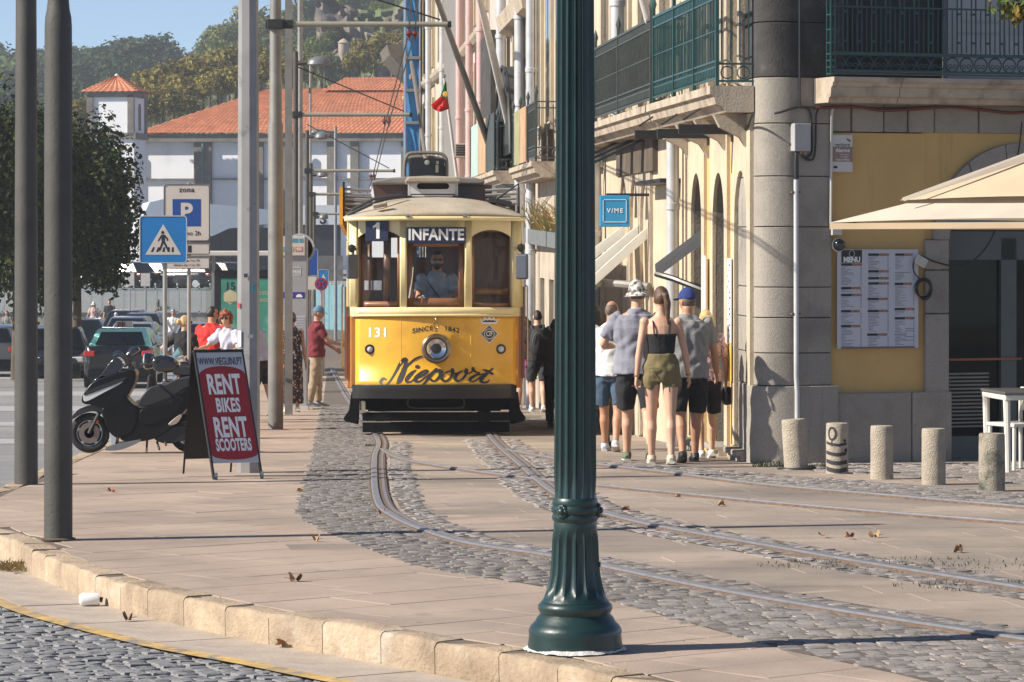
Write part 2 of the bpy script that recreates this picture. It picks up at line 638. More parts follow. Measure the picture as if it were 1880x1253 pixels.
def cobble_area(polys, ang, cw, cd, dz, mi, parent, nmax, ylim, hk=.02, jit=.015):
 pts = []
 ca, sa = math.cos(ang), math.sin(ang)
 for poly in polys:
  xs = [p[0] * ca + p[1] * sa for p in poly]
  ys_ = [-p[0] * sa + p[1] * ca for p in poly]
  v = min(ys_)
  row = 0
  while v < max(ys_):
   u = min(xs) + (row % 2) * cw * .5
   while u < max(xs):
    w = cw * RA.uniform(.75, 1.25)
    x, y = (u + w / 2) * ca - v * sa, (u + w / 2) * sa + v * ca
    if inside((x, y), poly) and ylim[0] < y < ylim[1]:
     pts.append((y, x, w))
    u += w + .005
   v += cd + .005
   row += 1
 pts.sort()
 rest = B()
 k = 0
 for y, x, w in pts:
  px = CX + x / y * F
  z = G(y) + dz + RA.uniform(-jit, jit) * .6
  d = cd * RA.uniform(.88, 1.03)
  ra_, ti, ro = ang + RA.uniform(-.05, .05), RA.uniform(-.03, .03), RA.uniform(-.025, .025)
  vi = RA.randrange(8)
  if k < nmax and -20 < px < 1900:
   o = bpy.data.objects.new('cobble', cob_meshes[vi][1 + mi])
   C.objects.link(o)
   o.parent = parent
   place(o, x, y, z, ra_, ti, ro)
   o.scale = (w, d, hk)
   k += 1
  else:
   m = Matrix.Rotation(gslope(y) + ti, 3, 'X') @ Matrix.Rotation(ro, 3, 'Y') @ Matrix.Rotation(ra_, 3, 'Z')
   q = cob_meshes[vi][0]
   rest.add([m @ Vector((a * w, c * d, e * hk)) + Vector((x, y, z)) for a, c, e in q.v], q.f)
 if rest.v:
  o = rest.obj('cobble_mass', (M_cob, M_cob2)[mi], parent, 60, fix=False)
  o['kind'] = 'stuff'
def bed(name, poly, dz, m):
 bm = bmesh.new()
 vs = [bm.verts.new((p[0], p[1], 0)) for p in poly]
 bm.faces.new(vs)
 bmesh.ops.triangulate(bm, faces=bm.faces, ngon_method='EAR_CLIP')
 for _ in range(5):
  es = [e for e in bm.edges if e.calc_length() > 1.2]
  if not es:
   break
  bmesh.ops.subdivide_edges(bm, edges=es, cuts=1)
  bmesh.ops.triangulate(bm, faces=[f for f in bm.faces if len(f.verts) > 3])
 for v in bm.verts:
  v.co.z = G(v.co.y) + dz
 me = bpy.data.meshes.new(name)
 bm.to_mesh(me)
 bm.free()
 me.materials.append(m)
 o = bpy.data.objects.new(name, me)
 C.objects.link(o)
 return struct(o)
def bed2(name, A, Bl, dz, m, n=90):
 La, fa = interp_line(A)
 Lb, fb = interp_line(Bl)
 b = B()
 def fn(i, w):
  p, q = fa(La * i / n)[0], fb(Lb * i / n)[0]
  r = p.lerp(q, w)
  return (r.x, r.y, G(r.y) + dz)
 b.grid(fn, range(n + 1), [0, .5, 1])
 return struct(b.obj(name, m, fix=False))
def two(poly):
 k = len(poly) // 2
 return [Vector(p) for p in poly[:k]], [Vector(p) for p in reversed(poly[k:])]
strip = bed2('cobble_strip', [p for p in slw if p.y < 101], rails['a'], .003, M_cobbed)
cobble_area([strip_poly], rad(14), .12, .09, .007, 1, strip, 300, (13, 62), .014, .006)
sideb = bed2('cobble_edging', *two(side_b), .003, M_cobbed)
for q_ in (side_b2, inner_a):
 bed2('cobble_edging', *two(q_), .003, M_cobbed)
cobble_area([side_b, side_b2, inner_a], rad(30), .11, .09, .006, 1, sideb, 150, (13, 43), .015, .007)
z2 = bed('cobble_band', zone2, .003, M_cobbed)
cobble_area([zone2], rad(12), .13, .1, .006, 1, z2, 200, (10, 60), .015, .009)
z3 = bed('cobble_forecourt', zone3, .0, M_cobbed)
cobble_area([zone3], rad(5), .14, .11, .006, 1, z3, 150, (10, 60), .015, .01)
croad = B()
croad.grid(lambda x, y: (x, y, G(y) - .185), [-9, -4, 0, 3], list(np.arange(9, 31, 2.0)))
croad = struct(croad.obj('cobbled_road', M_cobbed, fix=False))
flen, ffr = interp_line(front)
_p, _t, _n = ffr(flen * .6)
INW = 1 if (_p + _n * .5 - Vector((2, 20))).length < (_p - _n * .5 - Vector((2, 20))).length else -1
croad_poly = [(-5.8, 12), (-5.8, 26)]
row = []
n = 60
for i in range(n + 1):
 p, t, nn = ffr(1.2 + (flen - 1.2) * i / n)
 row.append((p.x - nn.x * .45 * INW, p.y - nn.y * .45 * INW))
croad_poly = row + [(row[-1][0] - 1, 11.5), (-6.5, 11.5), (-6.5, 27)]
cobble_area([croad_poly], rad(36), .115, .088, -.168, 0, croad, 300, (12, 27), .018, .009)
kerb = thing('kerb', 'pale granite kerb of single stones curving round the pavement corner', 'kerb')
kerb['kind'] = 'structure'
del kerb['category']
def kerb_stones(line, s0, s1, ln, w, h, top, parent, m=M_kerb, jit=.006):
 Lg, fr = interp_line(line)
 s1 = Lg if s1 is None else s1
 s = s0
 i = 0
 while s < s1:
  l = ln * RA.uniform(.85, 1.15)
  p0, t0, n0 = fr(s + .003)
  p1, t1, n1 = fr(min(s + l - .003, Lg))
  q = [(p0, n0), (p1, n1)]
  c = (p0 + p1) / 2
  cz = G(c.y) + top
  b = B()
  vs = []
  jz = RA.uniform(-jit, jit)
  prof = [(0.0, -h - .05), (-.003, -.022), (.007, -.005), (.022, 0), (w, -.004), (w, -h - .05)]
  m_ = 3
  rows = []
  for k in range(m_ + 1):
   f = k / m_
   p, n_ = p0.lerp(p1, f), n0.lerp(n1, f)
   e = .007 if k in (0, m_) else 0
   rows.append([(p.x + n_.x * (o + (e if a < 4 else 0)) - c.x, p.y + n_.y * (o + (e if a < 4 else 0)) - c.y,
      G(p.y) - G(c.y) + z + jz + RA.uniform(-.004, .004) - (e if 0 < a < 4 else 0)) for a, (o, z) in enumerate(prof)])
  nb = len(prof)
  vs = [v for r_ in rows for v in r_]
  fs = [(i_ * nb + j, (i_ + 1) * nb + j, (i_ + 1) * nb + (j + 1) % nb, i_ * nb + (j + 1) % nb) for i_ in range(m_) for j in range(nb)]
  fs += [list(range(nb)), [m_ * nb + j for j in range(nb)][::-1]]
  b.add(vs, fs)
  b.obj('kerb_stone', m, parent, 50, loc=(c.x, c.y, cz))
  s += l
  i += 1
if INW < 0:
 front_l = list(reversed(front))
 left_l = list(reversed(left_edge))
else:
 front_l, left_l = front, left_edge
kerb_stones(front_l, 0, None, .5, .17, .16, .004, kerb)
kerb_stones(left_l, 0, None, 1.0, .16, .13, .004, kerb)
gut = thing('gutter', 'smooth stone gutter slabs at the foot of the kerb', 'gutter')
gut['kind'] = 'structure'
del gut['category']
fl2, ff2 = interp_line(front_l)
s = 0.0
while s < fl2 - .3:
 l = RA.uniform(.8, 1.3)
 p0, t0, n0 = ff2(s + .004)
 p1, t1, n1 = ff2(min(s + l - .004, fl2))
 c = p0 - n0 * .2
 poly = [p0 - c, p1 - c, p1 - n1 * .47 - c, p0 - n0 * .47 - c]
 b = B()
 vs = [(q.x, q.y, G(q.y + c.y) - G(c.y)) for q in poly]
 b.add(vs + [(v[0], v[1], v[2] - .08) for v in vs], [(0, 1, 2, 3), (4, 5, 6, 7), (0, 1, 5, 4), (1, 2, 6, 5), (2, 3, 7, 6), (3, 0, 4, 7)])
 b.obj('gutter_slab', M_gutter, gut, loc=(c.x, c.y, G(c.y) - .158 + RA.uniform(-.003, .003)))
 s += l
o = ground_strip('yellow_line', front_l, -.575, -.465, -.157, M_yell, .25)
o.parent = gut
slab_h = .012
def slab_field(parent, region, ang, sl, sw, m, nmax, ylim, clipk=True, name='paving_slab'):
 ca, sa = math.cos(ang), math.sin(ang)
 cells = []
 R_ = 75
 v = -R_
 row = 0
 while v < R_:
  u = -R_ + RA.uniform(0, sl)
  w = sw * RA.uniform(.85, 1.15)
  while u < R_:
   l = sl * RA.uniform(.65, 1.35)
   cx_, cy_ = (u + l / 2) * ca - (v + w / 2) * sa, (u + l / 2) * sa + (v + w / 2) * ca
   if ylim[0] < cy_ < ylim[1] and region(cx_, cy_):
    cells.append((cy_, cx_, l, w))
   u += l
  v += w
  row += 1
 cells.sort()
 rest = B()
 k = 0
 cache = {}
 for y, x, l, w in cells:
  g = .0035
  poly = [(-l / 2 + g, -w / 2 + g), (l / 2 - g, -w / 2 + g), (l / 2 - g, w / 2 - g), (-l / 2 + g, w / 2 - g)]
  if clipk:
   wp = [Vector((x + a * ca - c * sa, y + a * sa + c * ca)) for a, c in poly]
   for ln in (front_l, left_l):
    bd, bi = 9, None
    for i in range(len(ln) - 1):
     mid = (ln[i] + ln[i + 1]) / 2
     d_ = (mid - Vector((x, y))).length
     if d_ < bd:
      bd, bi = d_, i
    if bi is not None and bd < 2.2:
     for ii in (bi - 3, bi, bi + 3):
      if 0 <= ii < len(ln) - 1:
       t_ = (ln[ii + 1] - ln[ii]).normalized()
       nn = Vector((-t_.y, t_.x))
       wp = clip_poly(wp, ln[ii] + nn * .175, nn)
       if len(wp) < 3:
        break
    if len(wp) < 3:
     break
   if len(wp) < 3:
    continue
   poly = [((q.x - x) * ca + (q.y - y) * sa, -(q.x - x) * sa + (q.y - y) * ca) for q in wp]
  b = chamfer_prism(poly, .05, .002)
  z = G(y) + RA.uniform(-.0008, .0008)
  px = CX + x / y * F
  if k < nmax and -30 < px < 1910:
   o = b.obj(name, m, parent, fix=False)
   place(o, x, y, z, ang, RA.uniform(-.0007, .0007), RA.uniform(-.0007, .0007))
   k += 1
  else:
   M_ = Matrix.Rotation(gslope(y), 3, 'X') @ Matrix.Rotation(ang, 3, 'Z')
   rest.add([M_ @ Vector(q) + Vector((x, y, z)) for q in b.v], b.f)
 if rest.v:
  o = rest.obj(name + '_mass', m, parent, fix=False)
  o['kind'] = 'stuff'
def slx(y, ln):
 best = None
 for a, c in zip(ln, ln[1:]):
  if (a.y - y) * (c.y - y) <= 0 and a.y != c.y:
   x = a.x + (c.x - a.x) * (y - a.y) / (c.y - a.y)
   best = x if best is None else min(best, x)
 return best
def regA(x, y):
 k = kerbx(y)
 s_ = slx(y, slw)
 if k is None:
  return y > ymin - .5 and x < 4 and x > .0
 if y < 17 and x > 1.1 + (17 - y) * .9:
  pass
 return x > k - .95 and (s_ is None or x < s_ + .9)
def regB(x, y):
 a = slx(y, rails['a'])
 return (a is not None and x > a - .6 or a is None and x > 2) and x < 7.5 and not (y > 43 and x < 0.0)
slab_field(PAVE, regA, rad(40), 1.3, .47, M_slab, 300, (ymin, 120))
TRK = B()
TRK.grid(lambda u, y: (lambda x0: (x0 + (9 - x0) * u, y, G(y) - .0055))(max(-2.6, (kerbx(y) or .6) + .2)), [0, .15, .5, 1], list(np.arange(ymin + .1, 70, .7)))
TRK = struct(TRK.obj('track_paving', M_joint, fix=False))
slab_field(TRK, regB, rad(9), 1.2, .42, M_slab2, 300, (14, 62), clipk=False)
rm = thing('zebra_crossing', 'white zebra crossing bars painted across the left road', 'road marking')
rm['kind'] = 'structure'
del rm['category']
for py0, py1, xa, xb in ((688, 696, -200, 150), (719, 727, -200, 290), (746, 755, -200, 260), (775, 782, -200, 230), (806, 815, -200, 180)):
 b = B()
 a0, a1 = gp(0, py0, -.13), gp(0, py1, -.13)
 x0, x1 = PX(xa, a0[1]), min(PX(xb, a1[1]), kerbx(a1[1]) - .12)
 b.grid(lambda x, y: (x, y, G(y) - .131), [x0, x1], [a1[1], (a0[1] + a1[1]) / 2, a0[1]])
 b.obj('zebra_bar', M_white, rm, fix=False)
# ---------------------------------------------------------------- green lamp post in front
M_green = mat('bottle_green_paint', (.007, .028, .026), .38, var=.25, scale=5, coat=.2, bump=.12, bscale=25, dirt=((.02, .08, .07), 14, .68, .75))
M_dgrey = mat('dark_grey_paint', (.062, .058, .052), .62, var=.2, scale=3, bump=.25, bscale=40, dirt=[((.16, .15, .14), 14, .7, .76), ((.1, .085, .07), 1.5, .55, .8)])
M_lgrey = mat('galvanised_grey', (.29, .28, .27), .45, metal=.35, var=.18, scale=2, dirt=((.12, .12, .13), 5, .6, .8))
M_mgrey = mat('grey_brown_paint', (.2, .19, .175), .5, metal=.2, var=.2, scale=2.5, dirt=((.1, .1, .1), 6, .62, .8))
M_black = mat('black_plastic', (.012, .012, .013), .4, var=.2, scale=6)
M_iron = mat('black_iron', (.02, .02, .022), .5, var=.25, scale=8)
M_mortar = mat('white_mortar', (.6, .58, .54), .95, var=.15, scale=9, bump=.9, bscale=30)
M_grass = mat('grass_blade', (.16, .19, .06), .8, var=.4, scale=15, rnd=.2)
M_dleaf = mat('dry_leaf', (.3, .15, .07), .8, var=.4, scale=12, rnd=.3)
lx, ly = PX(1056, 15.75), 15.75
lz = G(ly)
u = 15.75 / F
lamp = thing('lamp_post', 'tall fluted bottle green cast iron lamp post standing at the kerb', 'lamp post', (lx, ly, lz))
def lz_(py):
 return (1186 - py) * u
def flute(n, d, z0, z1):
 def f(r, z, a):
  k = max(0, min(1, (z - z0) / .05)) * max(0, min(1, (z1 - z) / .05))
  return r - d * k * (abs(math.sin(n * a / 2)) ** .7) + d * .3 * k
 return f
b = B()
b.lathe([(.222, -.02), (.222, .03), (.216, .075), (.219, lz_(1148)), (.212, lz_(1142)), (.2, lz_(1136)), (.19, lz_(1133)), (.178, lz_(1124)), (.164, lz_(1118)),
  (.168, lz_(1114)), (.175, lz_(1108)), (.173, lz_(1102)), (.162, lz_(1097)), (.155, lz_(1095))], 48)
b.obj('base', M_green, lamp, 35)
b = B()
zz = [1095, 1088, 1078, 1066, 1050, 1030, 1000, 970, 955, 948]
rr = [.157, .146, .134, .124, .115, .109, .105, .102, .101, .099]
prof = [(r, lz_(z)) for r, z in zip(rr, zz)]
fine = smoothpts([(r, z, 0) for r, z in prof], 4)
b.lathe([(p.x, p.y) for p in fine], 160, mod=flute(16, .016, lz_(1090), lz_(962)))
b.obj('flared_foot', M_green, lamp, 45)
b = B()
b.lathe([(.098, lz_(950)), (.106, lz_(946)), (.11, lz_(942)), (.108, lz_(938)), (.104, lz_(934)), (.112, lz_(930)), (.113, lz_(924)), (.105, lz_(919)), (.108, lz_(915)), (.104, lz_(908)), (.1, lz_(905))], 40)
b.obj('collar', M_green, lamp, 40)
for k in range(3):
 a = rad(-125 + k * 118)
 b = B()
 for q in range(10):
  t = q / 10 * 2 * PI
  b.lathe([(0, -.012), (.011, -.008), (.013, 0), (.011, .008), (0, .012)], 6, (.108 * math.cos(a + .16 * math.cos(t)), .108 * math.sin(a + .16 * math.cos(t)), lz_(928) + .024 * math.sin(t)))
 b.lathe([(0, -.02), (.016, -.012), (.02, 0), (.016, .012), (0, .02)], 8, (.113 * math.cos(a), .113 * math.sin(a), lz_(928)))
 b.obj('rosette', M_green, lamp, 60)
b = B()
zs = [lz_(906) + (lz_(-60) - lz_(906)) * i / 24 for i in range(25)]
b.lathe([(.094 - .0115 * (i / 24), z) for i, z in enumerate(zs)], 160, mod=flute(16, .017, zs[0], zs[-1] + 3))
b.obj('shaft', M_green, lamp, 45)
b = B()
b.cyl((.1, -.02, lz_(1027)), (.118, -.024, lz_(1027)), .012, n=10)
b.obj('bolt', M_green, lamp)
b = B()
for k in range(60):
 a = k / 60 * 2 * PI
 r = .24 + .012 * math.sin(a * 3) + RA.uniform(-.004, .004)
 b.v.append((r * math.cos(a), r * math.sin(a), .004 + RA.uniform(0, .006)))
for k in range(60):
 a = k / 60 * 2 * PI
 b.v.append((.2 * math.cos(a), .2 * math.sin(a), .035))
b.f = [(k, (k + 1) % 60, 60 + (k + 1) % 60, 60 + k) for k in range(60)]
b.m = [0] * 60
b.obj('mortar_ring', M_mortar, lamp, 60)
def tuft(x, y, z, r, n, h, label, m=M_grass, spread=1.0):
 b = B()
 for i in range(n):
  a, q = RA.uniform(0, 2 * PI), r * math.sqrt(RA.random())
  p = Vector((q * math.cos(a) * spread, q * math.sin(a), 0))
  d = Vector((RA.uniform(-.6, .6), RA.uniform(-.6, .6), 1)).normalized()
  w = d.orthogonal().normalized() * RA.uniform(.002, .005)
  l = h * RA.uniform(.4, 1)
  bend = Vector((RA.uniform(-.4, .4), RA.uniform(-.4, .4), -.1)) * l
  q1 = p + d * l * .6
  b.add([p - w, p + w, q1 + w * .8, q1 - w * .8, p + d * l + bend], [(0, 1, 2, 3), (3, 2, 4)])
 o = b.obj('grass_tuft', m, fix=False, loc=(x, y, z))
 return stuff(o, label, 'grass')
gx_, gy_, gz_ = gp(1085, 1193)
tuft(gx_, gy_, gz_, .06, 160, .045, 'dry weeds growing at the foot of the green lamp post', spread=1.5)
# ---------------------------------------------------------------- plain poles
def pole(label, px, pyb, segs, m, n=20, square=False, cat='pole', name='pole', group=None, extra=None, yaw=0):
 """segs: list of (py, width in px) from the foot up"""
 x, y, z = gp(px, pyb)
 s = y / F
 t = thing(name, label, cat, (x, y, z), yaw, group)
 b = B()
 prof = [(w * s / 2, (pyb - py) * s) for py, w in segs]
 prof[0] = (prof[0][0], -.03)
 if square:
  k = 1.09
  b.lathe([(r * k, zz) for r, zz in prof], square)
 else:
  b.lathe(prof, n)
 b.obj('shaft', m, t, 40)
 return t, x, y, z, s
t, x, y, z, s = pole('dark grey steel pole, the slimmer one at the left edge of the pavement', 48, 890, [(890, 43), (500, 42), (200, 40), (-80, 37)], M_dgrey, 28)
b = B()
b.lathe([(.077, 1.3), (.079, 1.305), (.077, 1.31)], 28)
b.obj('weld_ring', M_lgrey, t, 40)
t, x, y, z, s = pole('thick dark grey steel pole that narrows near its top, on the left pavement', 107, 992,
     [(992, 52), (600, 51.5), (200, 51), (50, 50), (32, 48), (18, 42), (2, 39), (-120, 38)], M_dgrey, 32)
b = B()
b.lathe([(.11, 0), (.115, .012), (.09, .02)], 28)
b.obj('foot_ring', mat('rusty_foot', (.1, .07, .05), .9, var=.3), t, 40)
t, x, y, z, s = pole('pale galvanised eight-sided pole with stickers, behind the red sign board', 456, 868, [(868, 40), (500, 37), (-120, 33)], M_lgrey, square=8, yaw=rad(10))
for nm, px_, py_, w_, h_, col in (('sticker', 440, 561, 7, 9, (.5, .03, .03)), ('sticker', 441, 622, 9, 30, (.55, .56, .66)), ('sticker', 467, 529, 6, 12, (.05, .35, .4)),
        ('sticker', 461, 617, 11, 6, (.5, .5, .5)), ('sticker', 453, 506, 7, 7, (.03, .03, .04))):
 b = B()
 xx = (px_ - 456) * s
 b.box((xx, -math.sqrt(max(0, .11 ** 2 - xx * xx)) - .002, (868 - py_) * s), (w_ * s, .003, h_ * s), rot=(0, 0, -math.asin(max(-1, min(1, xx / .12))) * -1))
 o = b.obj(nm, mat('sticker_%d' % px_, col, .5, var=.1), t)
 o.rotation_euler = (0, 0, -rad(10))
cat_group = 'overhead line poles beside the tram track'
def catenary(label, px, pyb, wpx, arm_py, arm_x1, ins, lamp_py=None, lamp_x1=None, top=-120, clampw=36, col=M_mgrey, stay=None):
 x, y, z = gp(px, pyb)
 s = y / F
 t = thing('catenary_pole', label, 'pole', (x, y, z), 0, cat_group)
 zz = lambda py: (pyb - py) * s
 b = B()
 b.lathe([(wpx * .5 * s, -.03), (wpx * .5 * s, zz(232)), (wpx * .42 * s, zz(222)), (wpx * .34 * s, zz(top))] if wpx > 20 else
   [(wpx * .5 * s, -.03), (wpx * .46 * s, zz(top))], 18)
 b.obj('shaft', col, t, 40)
 if arm_py is not None:
  b = B()
  b.cyl((-clampw * .15 * s, 0, zz(arm_py)), ((arm_x1 - px) * s, 0, zz(arm_py)), .042, .036, 10)
  b.obj('arm', mat('arm_paint', (.25, .235, .19), .5, var=.15), t, 40)
  b = B()
  b.cyl(((arm_x1 - px) * s, 0, zz(arm_py)), ((arm_x1 - px) * s + .05, 0, zz(arm_py)), .045, n=10)
  b.obj('end_cap', M_black, t, 40)
  b = B()
  b.box((0, 0, zz(arm_py)), (wpx * 1.05 * s, wpx * 1.1 * s, .13))
  b.box((wpx * .8 * s, 0, zz(arm_py)), (wpx * .7 * s, .11, .12))
  b.box((-wpx * .55 * s, 0, zz(arm_py)), (wpx * .25 * s, .09, .12))
  b.obj('clamp', M_iron, t, bevel=.01)
  for ix in ins:
   b = B()
   xx = (ix - px) * s
   b.lathe([(0, .03), (.012, .02), (.012, -.05), (.03, -.07), (.05, -.1), (.03, -.13), (.012, -.15), (.012, -.19), (0, -.2)], 10, (xx, 0, zz(arm_py) - .03))
   b.obj('insulator', mat('insulator_red', (.12, .02, .02), .35), t, 40)
  if stay:
   b = B()
   b.cyl((0, 0, zz(stay[0])), ((arm_x1 - px) * s - .1, 0, zz(arm_py) + .06), .012, n=6)
   b.obj('stay_cable', M_iron, t)
 if lamp_py is not None:
  b = B()
  xx0, xx1 = 0, (lamp_x1 - px) * s
  b.tube([(0, 0, zz(lamp_py)), (xx1 * .4, 0, zz(lamp_py) + .02)], .045, 8)
  b.obj('lamp_bracket', M_dgrey, t, 40)
  b = B()
  cx_ = xx1 * .68
  L_ = xx1 * .36
  b.grid(lambda a, r: (cx_ + L_ * r * math.cos(a), .17 * r * math.sin(a), zz(lamp_py) - .02 + .16 * (1 - r * r) ** .5 if r < 1 else zz(lamp_py) - .02), [2 * PI * i / 20 for i in range(21)], [0, .3, .6, .8, .93, 1])
  b.grid(lambda a, r: (cx_ + L_ * r * math.cos(a), .17 * r * math.sin(a), zz(lamp_py) - .02 - .045 * (1 - r * r)), [2 * PI * i / 20 for i in range(21)], [0, .5, 1])
  b.obj('lamp_head', mat('lamp_head_grey', (.12, .13, .14), .4, var=.1), t, 50)
 return t
catenary('nearest overhead line pole, thick below and thin above, with a long arm over the tram', 506, 788, 28, 45, 822, (751, 762), stay=(-60,), col=M_mgrey)
t, x, y, z, s = pole('square pale grey mast just behind the nearest overhead line pole', 530, 762, [(762, 18), (500, 17), (-100, 16)], M_mgrey, square=4, yaw=rad(45))
catenary('second overhead line pole, slim and dark, with a street light and a cable arm', 543, 742, 10, 211, 752, (706, 714), 117, 606, 95, col=M_dgrey, stay=(122,))
t, x, y, z, s = pole('slender round mast beside the second overhead line pole', 551, 735, [(735, 11), (-100, 9)], M_lgrey)
catenary('third overhead line pole, with its arm just above the tram roof', 564, 705, 8, 314, 722, (681, 687), 252, 604, 240, col=M_dgrey, stay=(229,))
catenary('fourth overhead line pole, half hidden by the masts', 571, 684, 7, 357, 660, (668, 672), 322, 602, 300, col=M_dgrey)
catenary('fifth and smallest overhead line pole in the far row', 577, 668, 6, 393, 640, (), 400, 602, 360, col=M_dgrey)
catenary('thin lamp post with a square bracket in front of the red roof', 616, 628, 6, None, None, (), 243, 570, 232, col=M_lgrey)
catenary('thin pale lamp post standing among the masts', 570, 660, 5, None, None, (), 168, 566, 120, col=M_lgrey)
for lab, pts in (('contact wire running low over the tram from arm to arm', [(757, -40, 30), (751, 60, 49.4), (708, 226, 62), (683, 330, 78), (669, 372, 95), (640, 410, 140)]),
    ('second contact wire beside the first, over the tram', [(770, -40, 30), (762, 60, 49.4), (714, 226, 62), (688, 330, 78), (673, 372, 95), (644, 410, 140)])):
 b = B()
 P = [(PX(a, d), d, PZ(c, d)) for a, c, d in pts]
 b.tube(P, .011, 5)
 tag(b.obj('overhead_wire', M_iron), lab, 'wire', 'overhead contact wires')
# ---------------------------------------------------------------- tram
M_ty = mat('tram_yellow', (.76, .4, .022), .3, var=.08, scale=1.5, coat=.4, bump=.05, bscale=7, dirt=[((.5, .25, .03), 1.6, .52, .8), ((.3, .17, .05), 22, .72, .8)])
M_to = mat('tram_orange', (.5, .2, .03), .35, var=.1, coat=.3)
M_tc = mat('tram_cream', (.76, .64, .34), .35, var=.06, scale=2, coat=.3, dirt=[((.55, .43, .22), 3, .55, .8), ((.3, .24, .14), 25, .72, .8)])
M_wood = mat('varnished_wood', (.1, .042, .02), .35, var=.3, scale=3, coat=.3, streak=.2)
M_wood2 = mat('warm_wood', (.22, .095, .042), .35, var=.25, scale=4, coat=.3)
M_roof = mat('tram_roof_canvas', (.34, .3, .24), .85, var=.18, scale=3, bump=.4, bscale=30, dirt=[((.42, .29, .18), 1.7, .5, .75), ((.7, .68, .62), 16, .7, .76)])
M_under = mat('underframe_black', (.007, .007, .007), .8, var=.3, scale=5, spec=.15)
M_bump = mat('bumper_black', (.017, .017, .02), .42, var=.2, scale=6)
M_navy = mat('navy_plate', (.015, .02, .055), .35, var=.1)
M_wh = mat('white_lettering', (.75, .75, .74), .5, var=.03)
M_ink = mat('dark_lettering', (.018, .017, .022), .5, var=.03)
M_brass = mat('brass', (.42, .3, .13), .25, metal=.9, var=.1)
M_chrome = mat('chrome', (.6, .6, .6), .12, metal=1, var=.05)
M_lens = mat('lamp_lens', (.6, .62, .62), .08, var=.04, coat=1)
M_glass = glass_mat('window_glass', (.9, .9, .88), .1)
M_dkglass = mat('dark_glass', (.012, .015, .017), .06, var=.0, coat=1)
TY = 42.3
s = TY / F
tram = thing('tram', 'vintage yellow and cream electric tram number 131 on the track', 'tram', (PX(799, TY), TY, G(TY)), rad(2))
tram.rotation_euler = (gslope(TY + 4), 0, rad(2))
tx = lambda px: (px - 801) * s
tz = lambda py: (806 - py) * s
def fy(x):
 return .30 * (abs(x) / 1.02) ** 2.2
def skirt(z):
 return .13 * max(0, (tz(668) - z) / .33) ** 1.4
us = [tx(655) + (tx(950) - tx(655)) * i / 30 for i in range(31)]
zs = [tz(713) + (tz(584) - tz(713)) * i / 14 for i in range(15)]
b = B()
b.grid(lambda u, v: (u * (1 - .0), fy(u) - skirt(v), v), us, zs)
b.obj('dash_panel', M_ty, tram, True, solid=.03)
fs = lambda x, z: fy(x) - skirt(z) - .017
for px in (738, 866):
 b = B()
 b.tube([(tx(px), fs(tx(px), z) + .012, z) for z in [tz(584) + (tz(690) - tz(584)) * i / 8 for i in range(9)]], .014, 6)
 b.obj('panel_rib', M_ty, tram, True)
b = B()
bu = [tx(652) + (tx(948) - tx(652)) * i / 24 for i in range(25)]
b.grid(lambda u, v: (u, fy(u) - .17 + (.05 if v < tz(733) else 0) + max(0, abs(u) - .9) * .9, v), bu, [tz(737), tz(734), tz(722), tz(712), tz(711)])
b.obj('bumper', M_bump, tram, 60, solid=.06)
def front_band(name, x0, x1, z0, z1, off, m, n=16, th=.04):
 b = B()
 b.grid(lambda u, v: (u, fy(u) + off, v), [x0 + (x1 - x0) * i / n for i in range(n + 1)], [z0, z1])
 return b.obj(name, m, tram, True, solid=th)
front_band('belt_rail', tx(646), tx(956), tz(584.5), tz(569), -.02, M_tc, th=.05)
front_band('belt_bead', tx(646), tx(956), tz(586), tz(582), -.045, M_tc, th=.02)
for x0, x1 in ((645, 659), (737, 749), (855, 868), (942, 958)):
 front_band('window_post', tx(x0), tx(x1), tz(569), tz(404), 0, M_tc, 4, .06)
def arched_head(name, x0, x1, zside, zmid, ztop):
 b = B()
 n = 14
 bot = []
 for i in range(n + 1):
  f = i / n
  x = x0 + (x1 - x0) * f
  z = zside + (zmid - zside) * math.sin(PI * f) ** .75
  bot.append((x, z))
 for i in range(n):
  (xa, za), (xb, zb) = bot[i], bot[i + 1]
  vs = []
  for off in (-.03, .03):
   vs += [(xa, fy(xa) + off, za), (xb, fy(xb) + off, zb), (xb, fy(xb) + off, ztop), (xa, fy(xa) + off, ztop)]
  b.add(vs, [(0, 1, 2, 3), (7, 6, 5, 4), (0, 4, 5, 1), (2, 6, 7, 3)])
 return b.obj(name, M_tc, tram, 30)
arched_head('window_head', tx(659), tx(737), tz(440), tz(426), tz(404))
arched_head('window_head', tx(868), tx(942), tz(440), tz(426), tz(404))
front_band('letter_board', tx(749), tx(855), tz(448), tz(404), 0, M_tc, 6, .06)
def sash(x0, x1, z0, z1, fw, arch=False, low=None):
 t = B()
 yy = lambda x: fy(x) + .06
 for xa, xb, za, zb in ((x0, x0 + fw, z0, z1), (x1 - fw, x1, z0, z1), (x0, x1, z0, z0 + (low or fw)), (x0, x1, z1 - fw, z1)):
  n = 4
  t.grid(lambda u, v: (u, yy(u), v), [xa + (xb - xa) * i / n for i in range(n + 1)], [za, zb])
 o = t.obj('window_sash', M_wood2, tram, 30, solid=.04)
 g = B()
 g.grid(lambda u, v: (u, yy(u) + .005, v), [x0 + (x1 - x0) * i / 6 for i in range(7)], [z0 + .02, z1 - .01])
 g.obj('pane', M_glass, o, True)
 return o
sash(tx(749.5), tx(854.5), tz(569.5), tz(447), .07, low=.12)
sash(tx(660), tx(736.5), tz(569.5), tz(425), .03, low=.08)
sash(tx(869), tx(941.5), tz(569.5), tz(425), .025, low=.06)
for px0, px1 in ((678, 683), (707, 719)):
 front_band('inner_post', tx(px0), tx(px1), tz(566), tz(430), .10, M_wood, 3, .05)
front_band('inner_rail', tx(870), tx(940), tz(545), tz(534), .12, M_wood2, 4, .04)
